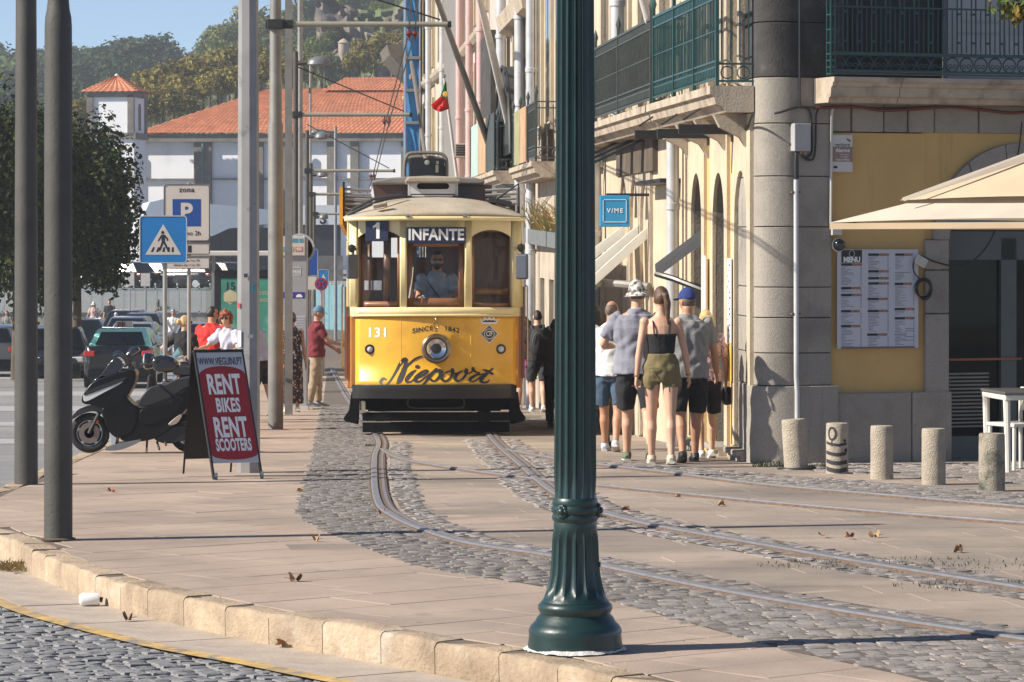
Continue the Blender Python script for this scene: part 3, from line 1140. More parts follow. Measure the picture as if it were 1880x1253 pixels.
b = B()
for i in range(2):
 b.box((tx(678 + 17 * i), fy(tx(680)) + .08, tz(528)), (.1, .006, .12))
b.obj('window_notice', mat('notice_paper', (.5, .52, .58), .6, var=.2, scale=30), tram)
for sg, xe in ((-1, tx(650)), (1, tx(951))):
 b = B()
 b.box((xe, .40, (tz(584) + tz(718)) / 2), (.075, .16, tz(584) - tz(718)))
 b.obj('corner_post', M_to, tram, bevel=.015)
b = B()
b.box((tx(802.5), -.075, tz(437)), (tx(857) - tx(748), .05, tz(422) - tz(452)))
d = b.obj('destination_plate', M_navy, tram, bevel=.006)
text_on('INFANTE', lambda x, y: (x + tx(802.5), -.104, y + tz(437)), M_wh, d, size=.195, sx=.88, bold=.006, spacing=1.02)
b = B()
b.box((tx(694.5), fy(tx(694)) - .075, tz(428)), (tx(716) - tx(673), .05, tz(409) - tz(448)), rot=(0, 0, rad(-14)))
d = b.obj('route_plate', M_navy, tram, bevel=.006)
o1 = [(-.005, .105), (.03, .105), (.03, -.1), (-.012, -.1), (-.012, .048), (-.055, .028), (-.055, .06), (-.022, .08)]
b = B()
b.add([(x + tx(694.5), fy(tx(694)) - .104 - x * .25, z + tz(428)) for x, z in o1], [list(range(8))])
b.obj('lettering', M_wh, d, fix=False)
text_on('131', lambda x, y: (x + tx(695), fs(x + tx(695), tz(616)) - .003, y + tz(616)), M_wh, tram, size=.165, sx=1.05, bold=.004, spacing=1.1)
for txt, cx_, tl in (('SINCE', 778, 1), ('1842', 832, -1)):
 text_on(txt, lambda x, y: (x + tx(cx_), fs(x + tx(cx_), tz(610)) - .003, y + tz(610) + tl * .16 * x), M_ink, tram, size=.083, sx=1.05, bold=.002, spacing=1.15)
crx, crz = tx(901), tz(618)
dia = lambda r, h: [(0, -h), (r, 0), (0, h), (-r, 0)]
def on_dash(polys, m, name, off, parent=tram):
 b = B()
 for poly in polys:
  b.add([(crx + x, fs(crx + x, crz) - off, crz + z) for x, z in poly], [list(range(len(poly)))])
 return b.obj(name, m, parent, fix=False)
cr = on_dash([dia(.118, .122)], M_wh, 'crest', .003)
on_dash([dia(.106, .11)], mat('crest_grey', (.12, .12, .13), .5), 'crest_field', .005, cr)
on_dash([arc(0, 0, .066, 0, 360, 20)], M_wh, 'crest_disc', .007, cr)
on_dash([arc(0, 0, .058, 0, 360, 20)], mat('crest_dark', (.03, .02, .025), .5), 'crest_disc', .009, cr)
text_on('CTF', lambda x, y: (crx + x, fs(crx + x, crz) - .012, crz + y), M_wh, cr, size=.09, sx=.6, bold=.002, spacing=.75)
crown = [(-.09, .125), (.09, .125), (.125, .19), (.08, .175), (.06, .215), (.03, .185), (0, .22), (-.03, .185), (-.06, .215), (-.08, .175), (-.125, .19)]
on_dash([crown], M_wh, 'crest_crown', .003, cr)
on_dash([[(x * .8, .15 + (z - .13) * .3) for x, z in crown]], M_ink, 'crest_crown', .006, cr)
Z3 = lambda x, y: (tx(690 + x * 240 / 1880), tz(640 + y * 240 / 1880))
strokes = [
 [(165, 485, 14), (120, 470, 26), (85, 515, 28), (110, 560, 16), (165, 560, 16), (230, 490, 20), (300, 375, 22), (365, 260, 30), (420, 195, 34), (455, 200, 26)],
 [(440, 190, 34), (440, 270, 34), (405, 370, 40), (355, 470, 36), (325, 535, 18)],
 [(325, 535, 14), (375, 505, 20), (420, 400, 22), (455, 300, 20), (520, 235, 20), (600, 175, 18), (680, 148, 14)],
 [(588, 345, 10), (520, 400, 34), (460, 475, 36), (465, 515, 24), (520, 510, 14), (590, 450, 13)],
 [(570, 470, 14), (660, 440, 16), (740, 385, 20), (760, 355, 16), (720, 350, 14), (660, 390, 28), (590, 460, 38), (585, 505, 26), (650, 505, 17), (720, 450, 15)],
 [(720, 450, 12), (800, 400, 18), (880, 330, 18)],
 [(895, 325, 14), (800, 425, 27), (730, 510, 22), (675, 575, 17)],
 [(870, 365, 22), (940, 350, 28), (960, 390, 30), (900, 470, 20), (850, 505, 15), (800, 480, 26)],
 [(945, 370, 36), (950, 440, 36), (985, 500, 20), (1050, 490, 17), (1110, 420, 22), (1130, 355, 20), (1110, 335, 18), (1105, 380, 18), (1150, 395, 14), (1210, 385, 10)],
 [(1080, 360, 10), (1020, 385, 12), (985, 430, 16)],
 [(1265, 360, 12), (1200, 395, 24), (1155, 455, 34), (1180, 500, 24), (1240, 490, 17), (1300, 430, 22), (1330, 355, 22), (1310, 335, 16), (1300, 380, 17), (1350, 395, 14), (1400, 370, 14), (1430, 330, 16)],
 [(1415, 325, 28), (1425, 350, 22), (1470, 380, 16), (1510, 390, 12), (1450, 425, 22), (1370, 475, 28), (1390, 512, 16), (1450, 500, 14), (1540, 430, 14)],
 [(1700, 330, 18), (1640, 380, 24), (1580, 430, 36), (1530, 490, 34), (1560, 525, 20), (1620, 520, 18), (1650, 490, 8)],
 [(1560, 345, 10), (1620, 360, 22), (1700, 405, 20)],
 [(1450, 425, 10), (1520, 410, 12), (1600, 400, 12)]]
b = B()
for k, st in enumerate(strokes):
 P = smoothpts([Vector(q) for q in st], 6)
 n = len(P)
 rows = []
 for i, p in enumerate(P):
  a_, c_ = P[max(0, i - 1)], P[min(n - 1, i + 1)]
  d_ = Vector((c_.x - a_.x, c_.y - a_.y)).normalized()
  nx, ny = -d_.y, d_.x
  w = max(4, p.z * .78)
  row = []
  for sg in (-1, 1):
   X_, Z_ = Z3(p.x + nx * w * sg, p.y + ny * w * sg)
   row.append((X_, fs(X_, Z_) - .004 - .0006 * k, Z_))
  rows.append(row)
 b.grid(lambda i, j: rows[i][j], range(n), (0, 1))
 for e in (P[0], P[-1]):
  w = max(4, e.z * .78)
  pts = [Z3(e.x + w * math.cos(a), e.y + w * math.sin(a)) for a in [2 * PI * q / 12 for q in range(12)]]
  b.add([(X_, fs(X_, Z_) - .0042 - .0006 * k, Z_) for X_, Z_ in pts], [list(range(12))])
pts = [Z3(613 + 35 * math.cos(a), 300 + 28 * math.sin(a)) for a in [2 * PI * q / 16 for q in range(16)]]
b.add([(X_, fs(X_, Z_) - .005, Z_) for X_, Z_ in pts], [list(range(16))])
b.obj('script_lettering', M_ink, tram, fix=False)
hx, hz = tx(803), tz(645)
hl = B()
hl.lathe([(.17, 0), (.17, -.06), (.188, -.08), (.188, -.1), (.165, -.125), (.14, -.12), (.125, -.10)], 32, (hx, -.03, hz), 'y')
hl = hl.obj('headlight', mat('headlight_bronze', (.28, .22, .15), .28, metal=.9, var=.15), tram, 40)
b = B()
b.lathe([(.115, -.1), (.12, -.125), (.105, -.118)], 28, (hx, -.03, hz), 'y')
b.obj('lens_ring', M_chrome, hl, 40)
b = B()
b.lathe([(.108, -.098), (.09, -.112), (.05, -.122), (0, -.125)], 24, (hx, -.03, hz), 'y')
b.obj('lens', mat('headlight_glass', (.02, .018, .016), .25, coat=.2, var=0), hl, True)
for px in (680.5, 923):
 x = tx(px)
 b = B()
 b.lathe([(.062, 0), (.062, -.03), (.045, -.035), (.042, -.02)], 20, (x, fs(x, tz(646)), tz(646)), 'y')
 o = b.obj('marker_light', M_black, tram, 40)
 b = B()
 b.lathe([(.044, -.02), (.03, -.032), (0, -.036)], 16, (x, fs(x, tz(646)), tz(646)), 'y')
 b.obj('lens', M_lens, o, True)
b = B()
b.tube([(tx(803) + .028 * math.cos(a), -.07, tz(602) + .045 * math.sin(a)) for a in [2 * PI * i / 16 for i in range(16)]], .01, 6, closed=True)
b.lathe([(0, .1), (.018, .085), (.018, .06), (0, .05)], 8, (tx(803), -.05, tz(602)))
b.lathe([(0, -.1), (.018, -.085), (.018, -.06), (0, -.05)], 8, (tx(803), -.05, tz(602)))
b.obj('ring_hook', M_brass, tram, 50)
for sg in (-1, 1):
 xw = 1.09 * sg
 for nm, z0, z1, m in (('side_panel', tz(718), tz(586), M_to), ('side_belt', tz(586), tz(568), M_tc), ('side_letter_board', tz(445), tz(402), M_tc)):
  b = B()
  b.box((xw, 4.3, (z0 + z1) / 2), (.05, 7.6, z1 - z0))
  b.obj(nm, m, tram, bevel=.01)
 for k in range(9):
  b = B()
  b.box((xw, .5 + k * .94, (tz(568) + tz(445)) / 2), (.06, .09, tz(445) - tz(568)))
  b.obj('side_post', M_tc, tram, bevel=.01)
 b = B()
 b.box((xw * 1.035, .52, (tz(700) + tz(530)) / 2), (.035, .09, tz(530) - tz(700)))
 b.obj('door_edge', M_wood2, tram)
 b = B()
 b.tube([(xw * 1.06, .42, tz(680)), (xw * 1.08, .40, tz(678)), (xw * 1.08, .40, tz(530)), (xw * 1.06, .42, tz(528))], .012, 6)
 b.obj('grab_rail', M_brass, tram, True)
 b = B()
 b.prism([(sg * .95, .55), (sg * 1.06, .55), (sg * 1.09, .32), (sg * 1.16, .22), (sg * 1.14, .18), (sg * .97, .14)], .45, 1.1)
 b.obj('step', M_under, tram, bevel=.01)
b = B()
b.box((0, 4.3, .8), (2.1, 7.6, .05))
b.obj('floor_deck', M_wood, tram)
b = B()
b.box((0, 1.75, 1.25), (2.1, .04, .9))
b.box((-.28, 1.75, 2.15), (.12, .04, .9))
b.box((-.95, 1.75, 2.15), (.25, .04, .9))
b.box((.5, 1.75, 2.15), (1.2, .04, .9))
b.box((0, 1.75, 2.7), (2.1, .04, .3))
b.obj('bulkhead', M_wood, tram)
b = B()
b.box((0, 8.15, 1.6), (2.15, .05, 1.7))
b.obj('rear_end', M_wood, tram)
b = B()
b.box((0, 4.5, 2.78), (2.1, 6.6, .04))
b.obj('ceiling_panel', mat('ceiling_dark', (.12, .08, .05), .6), tram)
for k in range(5):
 for sg in (-1, 1):
  b = B()
  b.box((.7 * sg, 2.6 + k * 1.1, 1.25), (.7, .08, .8))
  b.box((.7 * sg, 2.85 + k * 1.1, 1.2), (.7, .45, .06))
  b.obj('bench_seat', M_wood2, tram)
b = B()
b.box((.05, .62, 1.2), (.5, .3, .75))
b.lathe([(.12, 0), (.12, .12), (.03, .14)], 14, (-.1, .6, 1.58))
b.obj('controller', M_iron, tram, bevel=.01)
def roofz(x, w):
 return tz(404) + (tz(364) - tz(404)) * max(0, 1 - (abs(x) / w) ** 2.4) ** .75
b = B()
W = 1.16
ru = [-1 + 2 * i / 28 for i in range(29)]
rv = [0, .06, .15, .28, .45, .65, .85, 1.0, 2, 4, 6, 8]
def hood(u, v):
 x = u * W * (.97 if v < .05 else 1)
 k = min(1, v) ** .5 if v < 1 else 1
 z = tz(405) + (roofz(x, W + .02) - tz(405)) * (.12 + .88 * math.sin(min(1, v) * PI / 2) ** .8)
 return (x, fy(x * .93) - .16 + v * (1 if v > 1 else .95), z)
b.grid(hood, ru, rv)
b.obj('roof', M_roof, tram, 60, solid=.03)
b = B()
b.grid(lambda u, v: (u * W * .98, fy(u * W * .92) - .165, v), ru, [tz(410), tz(402.5)])
b.obj('roof_edge', M_tc, tram, 60, solid=.035)
for px in (752, 856):
 b = B()
 b.tube([(tx(px) - .03, fy(tx(px)) - .18, tz(404)), (tx(px), fy(tx(px)) - .2, tz(400)), (tx(px) + .04, fy(tx(px)) - .18, tz(403))], .014, 6)
 b.obj('cable_hook', M_chrome, tram, True)
b = B()
b.tube([(tx(640), .25, tz(398)), (tx(690), .12, tz(376)), (tx(720), .25, tz(366)), (tx(745), .4, tz(362))], .02, 6)
b.tube([(tx(632), .5, tz(404)), (tx(650), .5, tz(385)), (tx(690), .5, tz(366)), (tx(740), .5, tz(358))], .022, 6)
b.obj('roof_cable', M_iron, tram, True)
b = B()
b.box((tx(700), .02, tz(381)), (.18, .09, .035), rot=(rad(-25), rad(-12), 0))
b.obj('roof_vent', M_roof, tram, bevel=.01)
b = B()
cw = .76
poly = [(-cw, tz(372)), (cw, tz(372)), (cw, tz(333)), (-cw, tz(333))]
b.prism(poly, 1.5, 7.2)
b.obj('clerestory', M_wood, tram)
b = B()
prof = [(tx(683), tz(331)), (tx(690), tz(327)), (tx(720), tz(322)), (tx(790), tz(318)), (tx(880), tz(322)), (tx(896), tz(326)), (tx(898), tz(331)), (tx(890), tz(334)), (tx(690), tz(334))]
b.prism([(x, z) for x, z in prof], 1.2, 7.5)
b.obj('clerestory_roof', mat('clerestory_grey', (.2, .19, .175), .8, var=.15, scale=3), tram, bevel=.02)
vx = (tx(752) + tx(845)) / 2
b = B()
oy = [(-.31, tz(357)), (.31, tz(357)), (.31, tz(333)), (-.31, tz(333))]
slot = arc(.17, 0, .038, -90, 90, 6) + arc(-.17, 0, .038, 90, 270, 6)
w2, zc = .305, (tz(359) + tz(332)) / 2
hh = (tz(332) - tz(359)) / 2
n = len(slot)
ring = [(vx + x, .78, zc + .03 + z) for x, z in slot]
outer = []
for x, z in slot:
 a = math.atan2(z / hh, x / w2)
 c_, s_ = math.cos(a), math.sin(a)
 k = 1 / max(abs(c_), abs(s_))
 outer.append((vx + w2 * c_ * k, .78, zc + hh * s_ * k))
o_ = len(b.v)
b.add(ring + outer, [(i, (i + 1) % n, n + (i + 1) % n, n + i) for i in range(n)])
b.box((vx - w2, 1.05, zc), (.03, .54, hh * 2))
b.box((vx + w2, 1.05, zc), (.03, .54, hh * 2))
b.box((vx, 1.05, zc - hh), (w2 * 2, .54, .02))
v = b.obj('ventilator_box', mat('ventilator_white', (.6, .6, .58), .6, var=.1, scale=5, dirt=((.35, .25, .17), 5, .6, .8)), tram)
b = B()
b.box((vx, .9, zc), (w2 * 1.9, .02, hh * 1.8))
b.obj('ventilator_mesh', mat('vent_mesh', (.04, .02, .015), .7), v)
b = B()
b.prism([(vx - .36, tz(335)), (vx - .355, tz(329)), (vx - .31, tz(323.5)), (vx + .31, tz(323.5)), (vx + .355, tz(329)), (vx + .36, tz(335))], .7, 1.35)
b.obj('ventilator_lid', M_roof, v, bevel=.02)
for px in (752, 842):
 b = B()
 b.box((tx(px), .9, tz(363.5)), (.09, .4, .06))
 b.obj('ventilator_foot', M_black, v)
b = B()
b.box((tx(789), 3.0, tz(297)), (tx(822) - tx(753), 1.1, tz(275) - tz(318)))
rb = b.obj('resistor_box', mat('resistor_black', (.012, .012, .014), .35, var=.2), tram, bevel=.015)
b = B()
b.lathe([(.035, 0), (.03, -.02), (0, -.024)], 14, (tx(790), 2.44, tz(284)), 'y')
b.obj('round_lamp', mat('dull_lens', (.3, .3, .25), .3), rb, True)
b = B()
b.box((tx(809), 2.44, tz(296)), (.04, .02, .1))
b.box((tx(810), 2.44, tz(284)), (.03, .02, .04))
b.obj('insulator_stack', mat('stack_grey', (.2, .19, .13), .5), rb)
for yy in (2.5, 3.6):
 b = B()
 b.tube(smoothpts([(tx(746), yy, tz(318)), (tx(746), yy, tz(290)), (tx(750), yy, tz(272)), (tx(762), yy, tz(265)), (tx(810), yy, tz(265)), (tx(824), yy, tz(272)), (tx(828), yy, tz(284)), (tx(828), yy, tz(318))], 4), .024, 8)
 b.obj('pipe_frame', mat('pipe_paint', (.15, .135, .115), .6, var=.2), tram, True)
b = B()
b.tube([(tx(789), 3.4, tz(278)), (tx(770), 4.4, tz(120)), (tx(762), 6.6, tz(38))], .028, 8)
b.lathe([(0, .06), (.03, .03), (.03, -.03), (0, -.06)], 10, (tx(762), 6.6, tz(70)))
b.obj('trolley_pole', mat('trolley_steel', (.2, .17, .15), .5, metal=.4), tram, True)
for sg, px, m in ((-1, 626, mat('board_orange', (.7, .32, .02), .5)), (1, 959, mat('board_grey', (.25, .24, .22), .6))):
 b = B()
 b.box((tx(px), 3.2, (tz(342) + tz(412)) / 2), (.045, 4.6, tz(342) - tz(412)))
 o = b.obj('roof_board', m, tram)
 for k in range(3):
  yv = .95 + k * 2.2
  for q in range(4):
   z = tz(345 + q * 9)
   b = B()
   b.tube([(tx(px), yv, z), (tx(683 if sg < 0 else 897), yv, z - .02)], .018, 6)
   b.obj('board_bracket', M_lgrey, o)
b = B()
b.box((tx(631), .93, (tz(332) + tz(408)) / 2), (.03, .03, tz(332) - tz(408)))
b.obj('bracket_post', M_black, tram)
b = B()
b.box((tx(923), .6, tz(372)), (.3, .25, .06), rot=(0, rad(12), 0))
b.tube([(tx(905), .6, tz(374)), (tx(958), .6, tz(338)), (tx(958), .6, tz(402))], .02, 6)
b.obj('right_roof_frame', M_iron, tram)
for sg, mx, my0, my1, mw in ((-1, 649, 472, 517, 24), (1, 961, 471, 518, 24)):
 b = B()
 b.box((tx(mx), -.02, (tz(my0) + tz(my1)) / 2), (mw * s, .06, tz(my0) - tz(my1)), rot=(0, 0, rad(-25 * sg if sg > 0 else 35)))
 o = b.obj('mirror', mat('mirror_back', (.07, .08, .1), .3, var=.1), tram, bevel=.025, seg=3)
 b = B()
 b.tube([(tx(mx + 1), .03, tz(my0)), (tx(mx + 1), .05, tz(my0 - 10)), (tx(mx - sg * 4), .2, tz(my0 - 12)), (tx(mx - sg * 4), .33, tz(my0 - 12))], .02, 6)
 b.lathe([(0, .055), (.045, .03), (.05, -.01), (.03, -.05), (0, -.06)], 12, (tx(mx - 1), .05, tz(my0 - 12)))
 b.obj('mirror_arm', M_black, o, True)
b = B()
b.tube([(tx(753), -.0, tz(552)), (tx(759), -.01, tz(510)), (tx(760), -.01, tz(495))], .009, 5)
b.obj('wiper', M_chrome, tram)
b = B()
b.box((0, .9, .42), (1.9, .5, .2))
b.box((0, 4.3, .45), (1.7, 7.0, .3))
b.obj('underframe', M_under, tram)
b = B()
b.box((tx(803), .35, .11), (tx(940) - tx(668), .05, .13))
b.box((tx(803), .2, .245), (tx(938) - tx(666), .05, .11))
b.obj('lifeguard_board', M_under, tram, bevel=.01)
b = B()
for z in (.18, .305):
 b.box((tx(690), .17, z), (.4, .01, .012))
b.box((tx(669), .16, .37), (.05, .02, .15))
b.obj('lifeguard_edge', mat('worn_metal', (.3, .27, .22), .5), tram)
b = B()
b.tube([(tx(803) + .36 * math.copysign(abs(math.cos(a)) ** .4, math.cos(a)), .2, .42 + .07 * math.copysign(abs(math.sin(a)) ** .5, math.sin(a))) for a in [2 * PI * i / 24 for i in range(24)]], .013, 6, closed=True)
b.obj('coupling_loop', M_bump, tram, True)
for yy in (3.4, 5.2):
 for sg in (-1, 1):
  b = B()
  b.lathe([(.33, -.05), (.36, -.05), (.36, -.02), (.33, 0), (.33, .06), (.05, .06)], 24, (.7175 * sg, yy, .33), 'x')
  b.obj('wheel', mat('wheel_steel', (.08, .06, .05), .5, metal=.5), tram, 40)
for sg in (-1, 1):
 b = B()
 b.box((.72 * sg, 4.3, .35), (.12, 2.8, .22))
 b.obj('truck_frame', M_under, tram)
# ---------------------------------------------------------------- street of houses on the right
M_plas = mat('cream_plaster', (.5, .415, .295), .9, var=.12, scale=2, bump=.3, dirt=[((.36, .29, .22), .9, .52, .78), ((.25, .2, .15), 7, .64, .8)], streak=.3)
M_yplas = mat('yellow_plaster', (.56, .37, .14), .9, var=.08, scale=1.2, bump=.2, dirt=[((.52, .32, .1), .8, .5, .8), ((.38, .24, .1), 5, .66, .85)], streak=.1)
M_stone = mat('beige_stone', (.43, .36, .275), .9, var=.15, scale=3, bump=.4, dirt=((.25, .21, .17), 1.4, .5, .78), streak=.4)
M_gran = mat('grey_granite', (.34, .305, .26), .9, var=.12, scale=60, bump=.7, bscale=120, rnd=.07, world=True, dirt=[((.2, .18, .155), 1.3, .52, .75), ((.14, .13, .12), 45, .64, .72), ((.5, .46, .4), 60, .66, .74)], streak=.1)
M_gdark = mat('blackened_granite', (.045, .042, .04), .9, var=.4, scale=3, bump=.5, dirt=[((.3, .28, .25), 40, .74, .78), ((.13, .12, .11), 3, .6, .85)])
M_slabst = mat('balcony_stone', (.4, .33, .25), .9, var=.18, scale=4, bump=.5, dirt=((.16, .12, .09), 3, .52, .75), streak=.3)
M_teal = mat('teal_iron', (.01, .058, .053), .4, var=.25, scale=6, coat=.2, dirt=((.025, .1, .09), 12, .62, .75))
M_giron = mat('grey_iron', (.05, .06, .056), .55, var=.3, scale=8, dirt=((.13, .13, .12), 9, .6, .8))
M_pipe = mat('downpipe_grey', (.5, .5, .5), .4, metal=.3, var=.12, scale=4)
M_wframe = mat('white_window_frame', (.58, .55, .5), .6, var=.1, scale=6)
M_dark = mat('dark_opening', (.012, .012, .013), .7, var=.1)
M_pink = mat('pale_pink_stone', (.43, .37, .32), .9, var=.14, scale=2, streak=.25)
M_conc = mat('bare_grey_wall', (.42, .42, .41), .95, var=.07, scale=.6, dirt=[((.34, .34, .34), .25, .5, .7)], streak=.1)
M_rustp = mat('rusty_panel', (.42, .26, .15), .85, var=.25, scale=3, streak=.5, dirt=((.3, .3, .2), 2, .55, .75))
M_mossp = mat('mossy_panel', (.26, .25, .13), .85, var=.25, scale=3, streak=.5)
M_mint = mat('mint_panel', (.34, .45, .4), .8, var=.12, scale=3, streak=.2)
M_awn = mat('white_awning', (.85, .84, .8), .85, var=.04, trans=.45)
M_awng = mat('grey_awning', (.03, .03, .032), .85, var=.1)
FP = [(1392, 33.0), (1258, 38.0), (1090, 48.0), (985, 60.0), (900, 75.0), (850, 88.0), (800, 100.0), (748, 115.0)]
FW = [Vector((PX(p, y), y)) for p, y in FP]
class Facade:
 """front wall on the line p0 -> p1; local x along it, local +y towards the street"""
 def __init__(s, i, label, cat='house', group='houses along the tram street'):
  s.p0, s.p1 = FW[i], FW[i + 1]
  d = s.p1 - s.p0
  s.L = d.length
  s.d = d.normalized()
  s.t = thing('house', label, cat, (s.p0.x, s.p0.y, 0), math.atan2(d.y, d.x), group)
 def u(s, px):                 # distance along the wall at this picture column
  k = (px - CX) / F
  return (k * s.p0.y - s.p0.x) / (s.d.x - k * s.d.y)
 def Y(s, u):
  return s.p0.y + s.d.y * u
 def z(s, py, u):
  return PZ(py, s.Y(u))
 def wall(s, ops, top, m, name='wall', th=.5, arch=True, u1=None, u0=0):
  """wall with openings (ua, ub, sill, head, arched)"""
  L = u1 or s.L
  b = B()
  ops = sorted(ops)
  zb = G(s.p0.y) - 1.5
  x = u0
  for ua, ub, z0, z1, ar in ops:
   if ua > x + 1e-3:
    b.box(((x + ua) / 2, -th / 2, (zb + top) / 2), (ua - x, th, top - zb))
   if z0 is not None and z0 > zb:
    b.box(((ua + ub) / 2, -th / 2, (zb + z0) / 2), (ub - ua, th, z0 - zb))
   if ar:
    r = (ub - ua) / 2
    h = ar
    n = 12
    pts = [((ua + ub) / 2 + r * math.cos(PI * k / n), z1 - h + h * math.sin(PI * k / n)) for k in range(n + 1)]
    poly = [(ub, top)] + [(ub, z1 - h)] + pts[1:-1] + [(ua, z1 - h), (ua, top)]
    b.prism(poly, 0, -th)
   elif z1 < top:
    b.box(((ua + ub) / 2, -th / 2, (z1 + top) / 2), (ub - ua, th, top - z1))
   x = ub
  if x < L:
   b.box(((x + L) / 2, -th / 2, (zb + top) / 2), (L - x, th, top - zb))
  o = b.obj(name, m, s.t, fix=False)
  return o
def rail_panel(parent, u0, u1, y, z0, z1, m, step=.1, name='railing_panel', post=True, fancy=True):
 """iron railing: rails, thin balusters, curls"""
 b = B()
 r = .011
 for z, rr in ((z1, .022), (z1 - .11, .014), (z0 + .22, .014), (z0 + .16, .012), (z0 + .05, .016), (z0 + (z1 - z0) * .55, .008)):
  b.box(((u0 + u1) / 2, y, z), (u1 - u0, rr * 1.6, rr * 1.3))
 n = max(2, int((u1 - u0) / step))
 for i in range(n + 1):
  u = u0 + (u1 - u0) * i / n
  b.box((u, y, (z0 + .05 + z1) / 2), (.012, .012, z1 - z0 - .05))
  if i < n:
   uu = u + (u1 - u0) / n / 2
   b.box((uu, y, z1 - .055), (.03, .012, .08))
   b.box((uu, y, z0 + .13), (.03, .012, .1))
 o = b.obj(name, m, parent, fix=False)
 o['kind'] = 'stuff'
 return o
def balcony(fa, u0, u1, proj, zb, zt, m, npan, hrail=.95, name='balcony', divs=None, kind=M_slabst):
 b = B()
 prof = [(0, zb - .14), (proj - .14, zb - .14), (proj - .1, zb - .08), (proj - .04, zb - .06), (proj - .02, zb + .02), (proj + .02, zb + .04), (proj + .02, zb + .12), (0, zb + .12)]
 b.prism(prof, u0, u1, 'yz')
 o = b.obj(name, kind, fa.t, fix=True)
 zz = zb + .12
 es = divs or [u0 + .04 + (u1 - u0 - .08) * i / npan for i in range(npan + 1)]
 for a, c in zip(es, es[1:]):
  rail_panel(o, a + .03, c - .03, proj - .06, zz + .03, zz + hrail, m)
 for e in es:
  p = B()
  p.box((e, proj - .06, zz + hrail / 2 + .05), (.035, .035, hrail + .1))
  p.lathe([(0, .16), (.02, .1), (.035, .05), (.02, .0), (.012, -.03)], 8, (e, proj - .06, zz + hrail + .1))
  p.obj('railing_post', m, o, 40)
 for e in (es[0], es[-1]):
  p = B()
  for z in (zz + .05, zz + .22, zz + hrail - .1, zz + hrail):
   p.box((e, proj / 2 - .03, z), (.02, proj - .06, .02))
  for k in range(4):
   p.box((e, (proj - .06) * (k + .5) / 4, zz + hrail / 2 + .1), (.014, .014, hrail - .3))
  for k in range(2):
   yc = (proj - .06) * (.28 + .45 * k)
   p.tube([(e, yc + .06 * math.cos(a), zz + .135 + .06 * math.sin(a)) for a in [2 * PI * q / 14 for q in range(14)]], .007, 5, closed=True)
  p.obj('railing_end', m, o, fix=False)
 return o
def window(fa, ua, ub, z0, z1, depth=.22, m=M_wframe, rows=3, name='window', glass=None, cols=2):
 b = B()
 fw = .07
 y = -depth
 b.box((ua + fw / 2, y, (z0 + z1) / 2), (fw, .06, z1 - z0))
 b.box((ub - fw / 2, y, (z0 + z1) / 2), (fw, .06, z1 - z0))
 b.box(((ua + ub) / 2, y, z1 - fw / 2), (ub - ua - 2 * fw, .06, fw))
 b.box(((ua + ub) / 2, y, z0 + fw / 2), (ub - ua - 2 * fw, .06, fw))
 for c_ in range(1, cols):
  b.box((ua + (ub - ua) * c_ / cols, y, (z0 + z1) / 2), (.08, .055, z1 - z0 - 2 * fw))
 for r in range(1, rows):
  b.box(((ua + ub) / 2, y, z0 + (z1 - z0) * r / rows), (ub - ua - 2 * fw, .045, .03))
 o = b.obj(name, m, fa.t)
 g = B()
 g.box(((ua + ub) / 2, y - .015, (z0 + z1) / 2), (ub - ua - .04, .01, z1 - z0 - .04))
 g.obj('pane', glass or M_dkglass, o)
 return o
def surround(fa, ua, ub, z0, z1, w=.16, m=M_stone, proud=.03, arch=0, hood=False, name='stone_surround'):
 b = B()
 b.box((ua - w / 2, proud / 2 - .01, (z0 + z1 - arch) / 2), (w, proud + .02, z1 - arch - z0))
 b.box((ub + w / 2, proud / 2 - .01, (z0 + z1 - arch) / 2), (w, proud + .02, z1 - arch - z0))
 if arch:
  n = 12
  c = (ua + ub) / 2
  r = (ub - ua) / 2
  inn = [(c + r * math.cos(PI * k / n), z1 - arch + arch * math.sin(PI * k / n)) for k in range(n + 1)]
  poly = [(ub + w, z1 - arch), (ub + w, z1 + .55), (ua - w, z1 + .55), (ua - w, z1 - arch)] + inn[::-1]
  b.prism(poly, -.02, proud)
 else:
  b.box(((ua + ub) / 2, proud / 2 - .01, z1 + w / 2), (ub - ua + 2 * w, proud + .02, w))
 o = b.obj(name, m, fa.t, fix=False)
 if hood:
  h = B()
  c = (ua + ub) / 2
  W = (ub - ua) / 2 + w + .04
  base = z1 + .56
  for dz, pr in ((0, .06), (.05, .1), (.1, .14)):
   pts = [(c + W * t, base + dz + .16 * max(0, 1 - abs(t) * 1.6) ** .7) for t in [-1 + 2 * k / 16 for k in range(17)]]
   h.prism(pts + [(p[0], p[1] + .05) for p in reversed(pts)], .0, pr)
  h.obj('hood_mould', m, fa.t, fix=False)
 return o
def pipe(fa, px, y, z0, z1, r, m=M_pipe, name='downpipe', u=None):
 u = fa.u(px) if u is None else u
 b = B()
 zs = [z0]
 while zs[-1] < z1:
  zs.append(min(z1, zs[-1] + 1.6))
 prof = []
 for a, c in zip(zs, zs[1:]):
  prof += [(r, a), (r, c - .08), (r * 1.18, c - .08), (r * 1.18, c - .01)]
 b.lathe(prof, 12, (u, y, 0))
 return b.obj(name, m, fa.t, 40)
M_jamb_shade = mat('jamb_stone', (.2, .175, .145), .9, var=.15, scale=8, bump=.5, dirt=((.08, .07, .06), 5, .6, .75))  # darker granite: shade inside the arches painted into reveals and doors
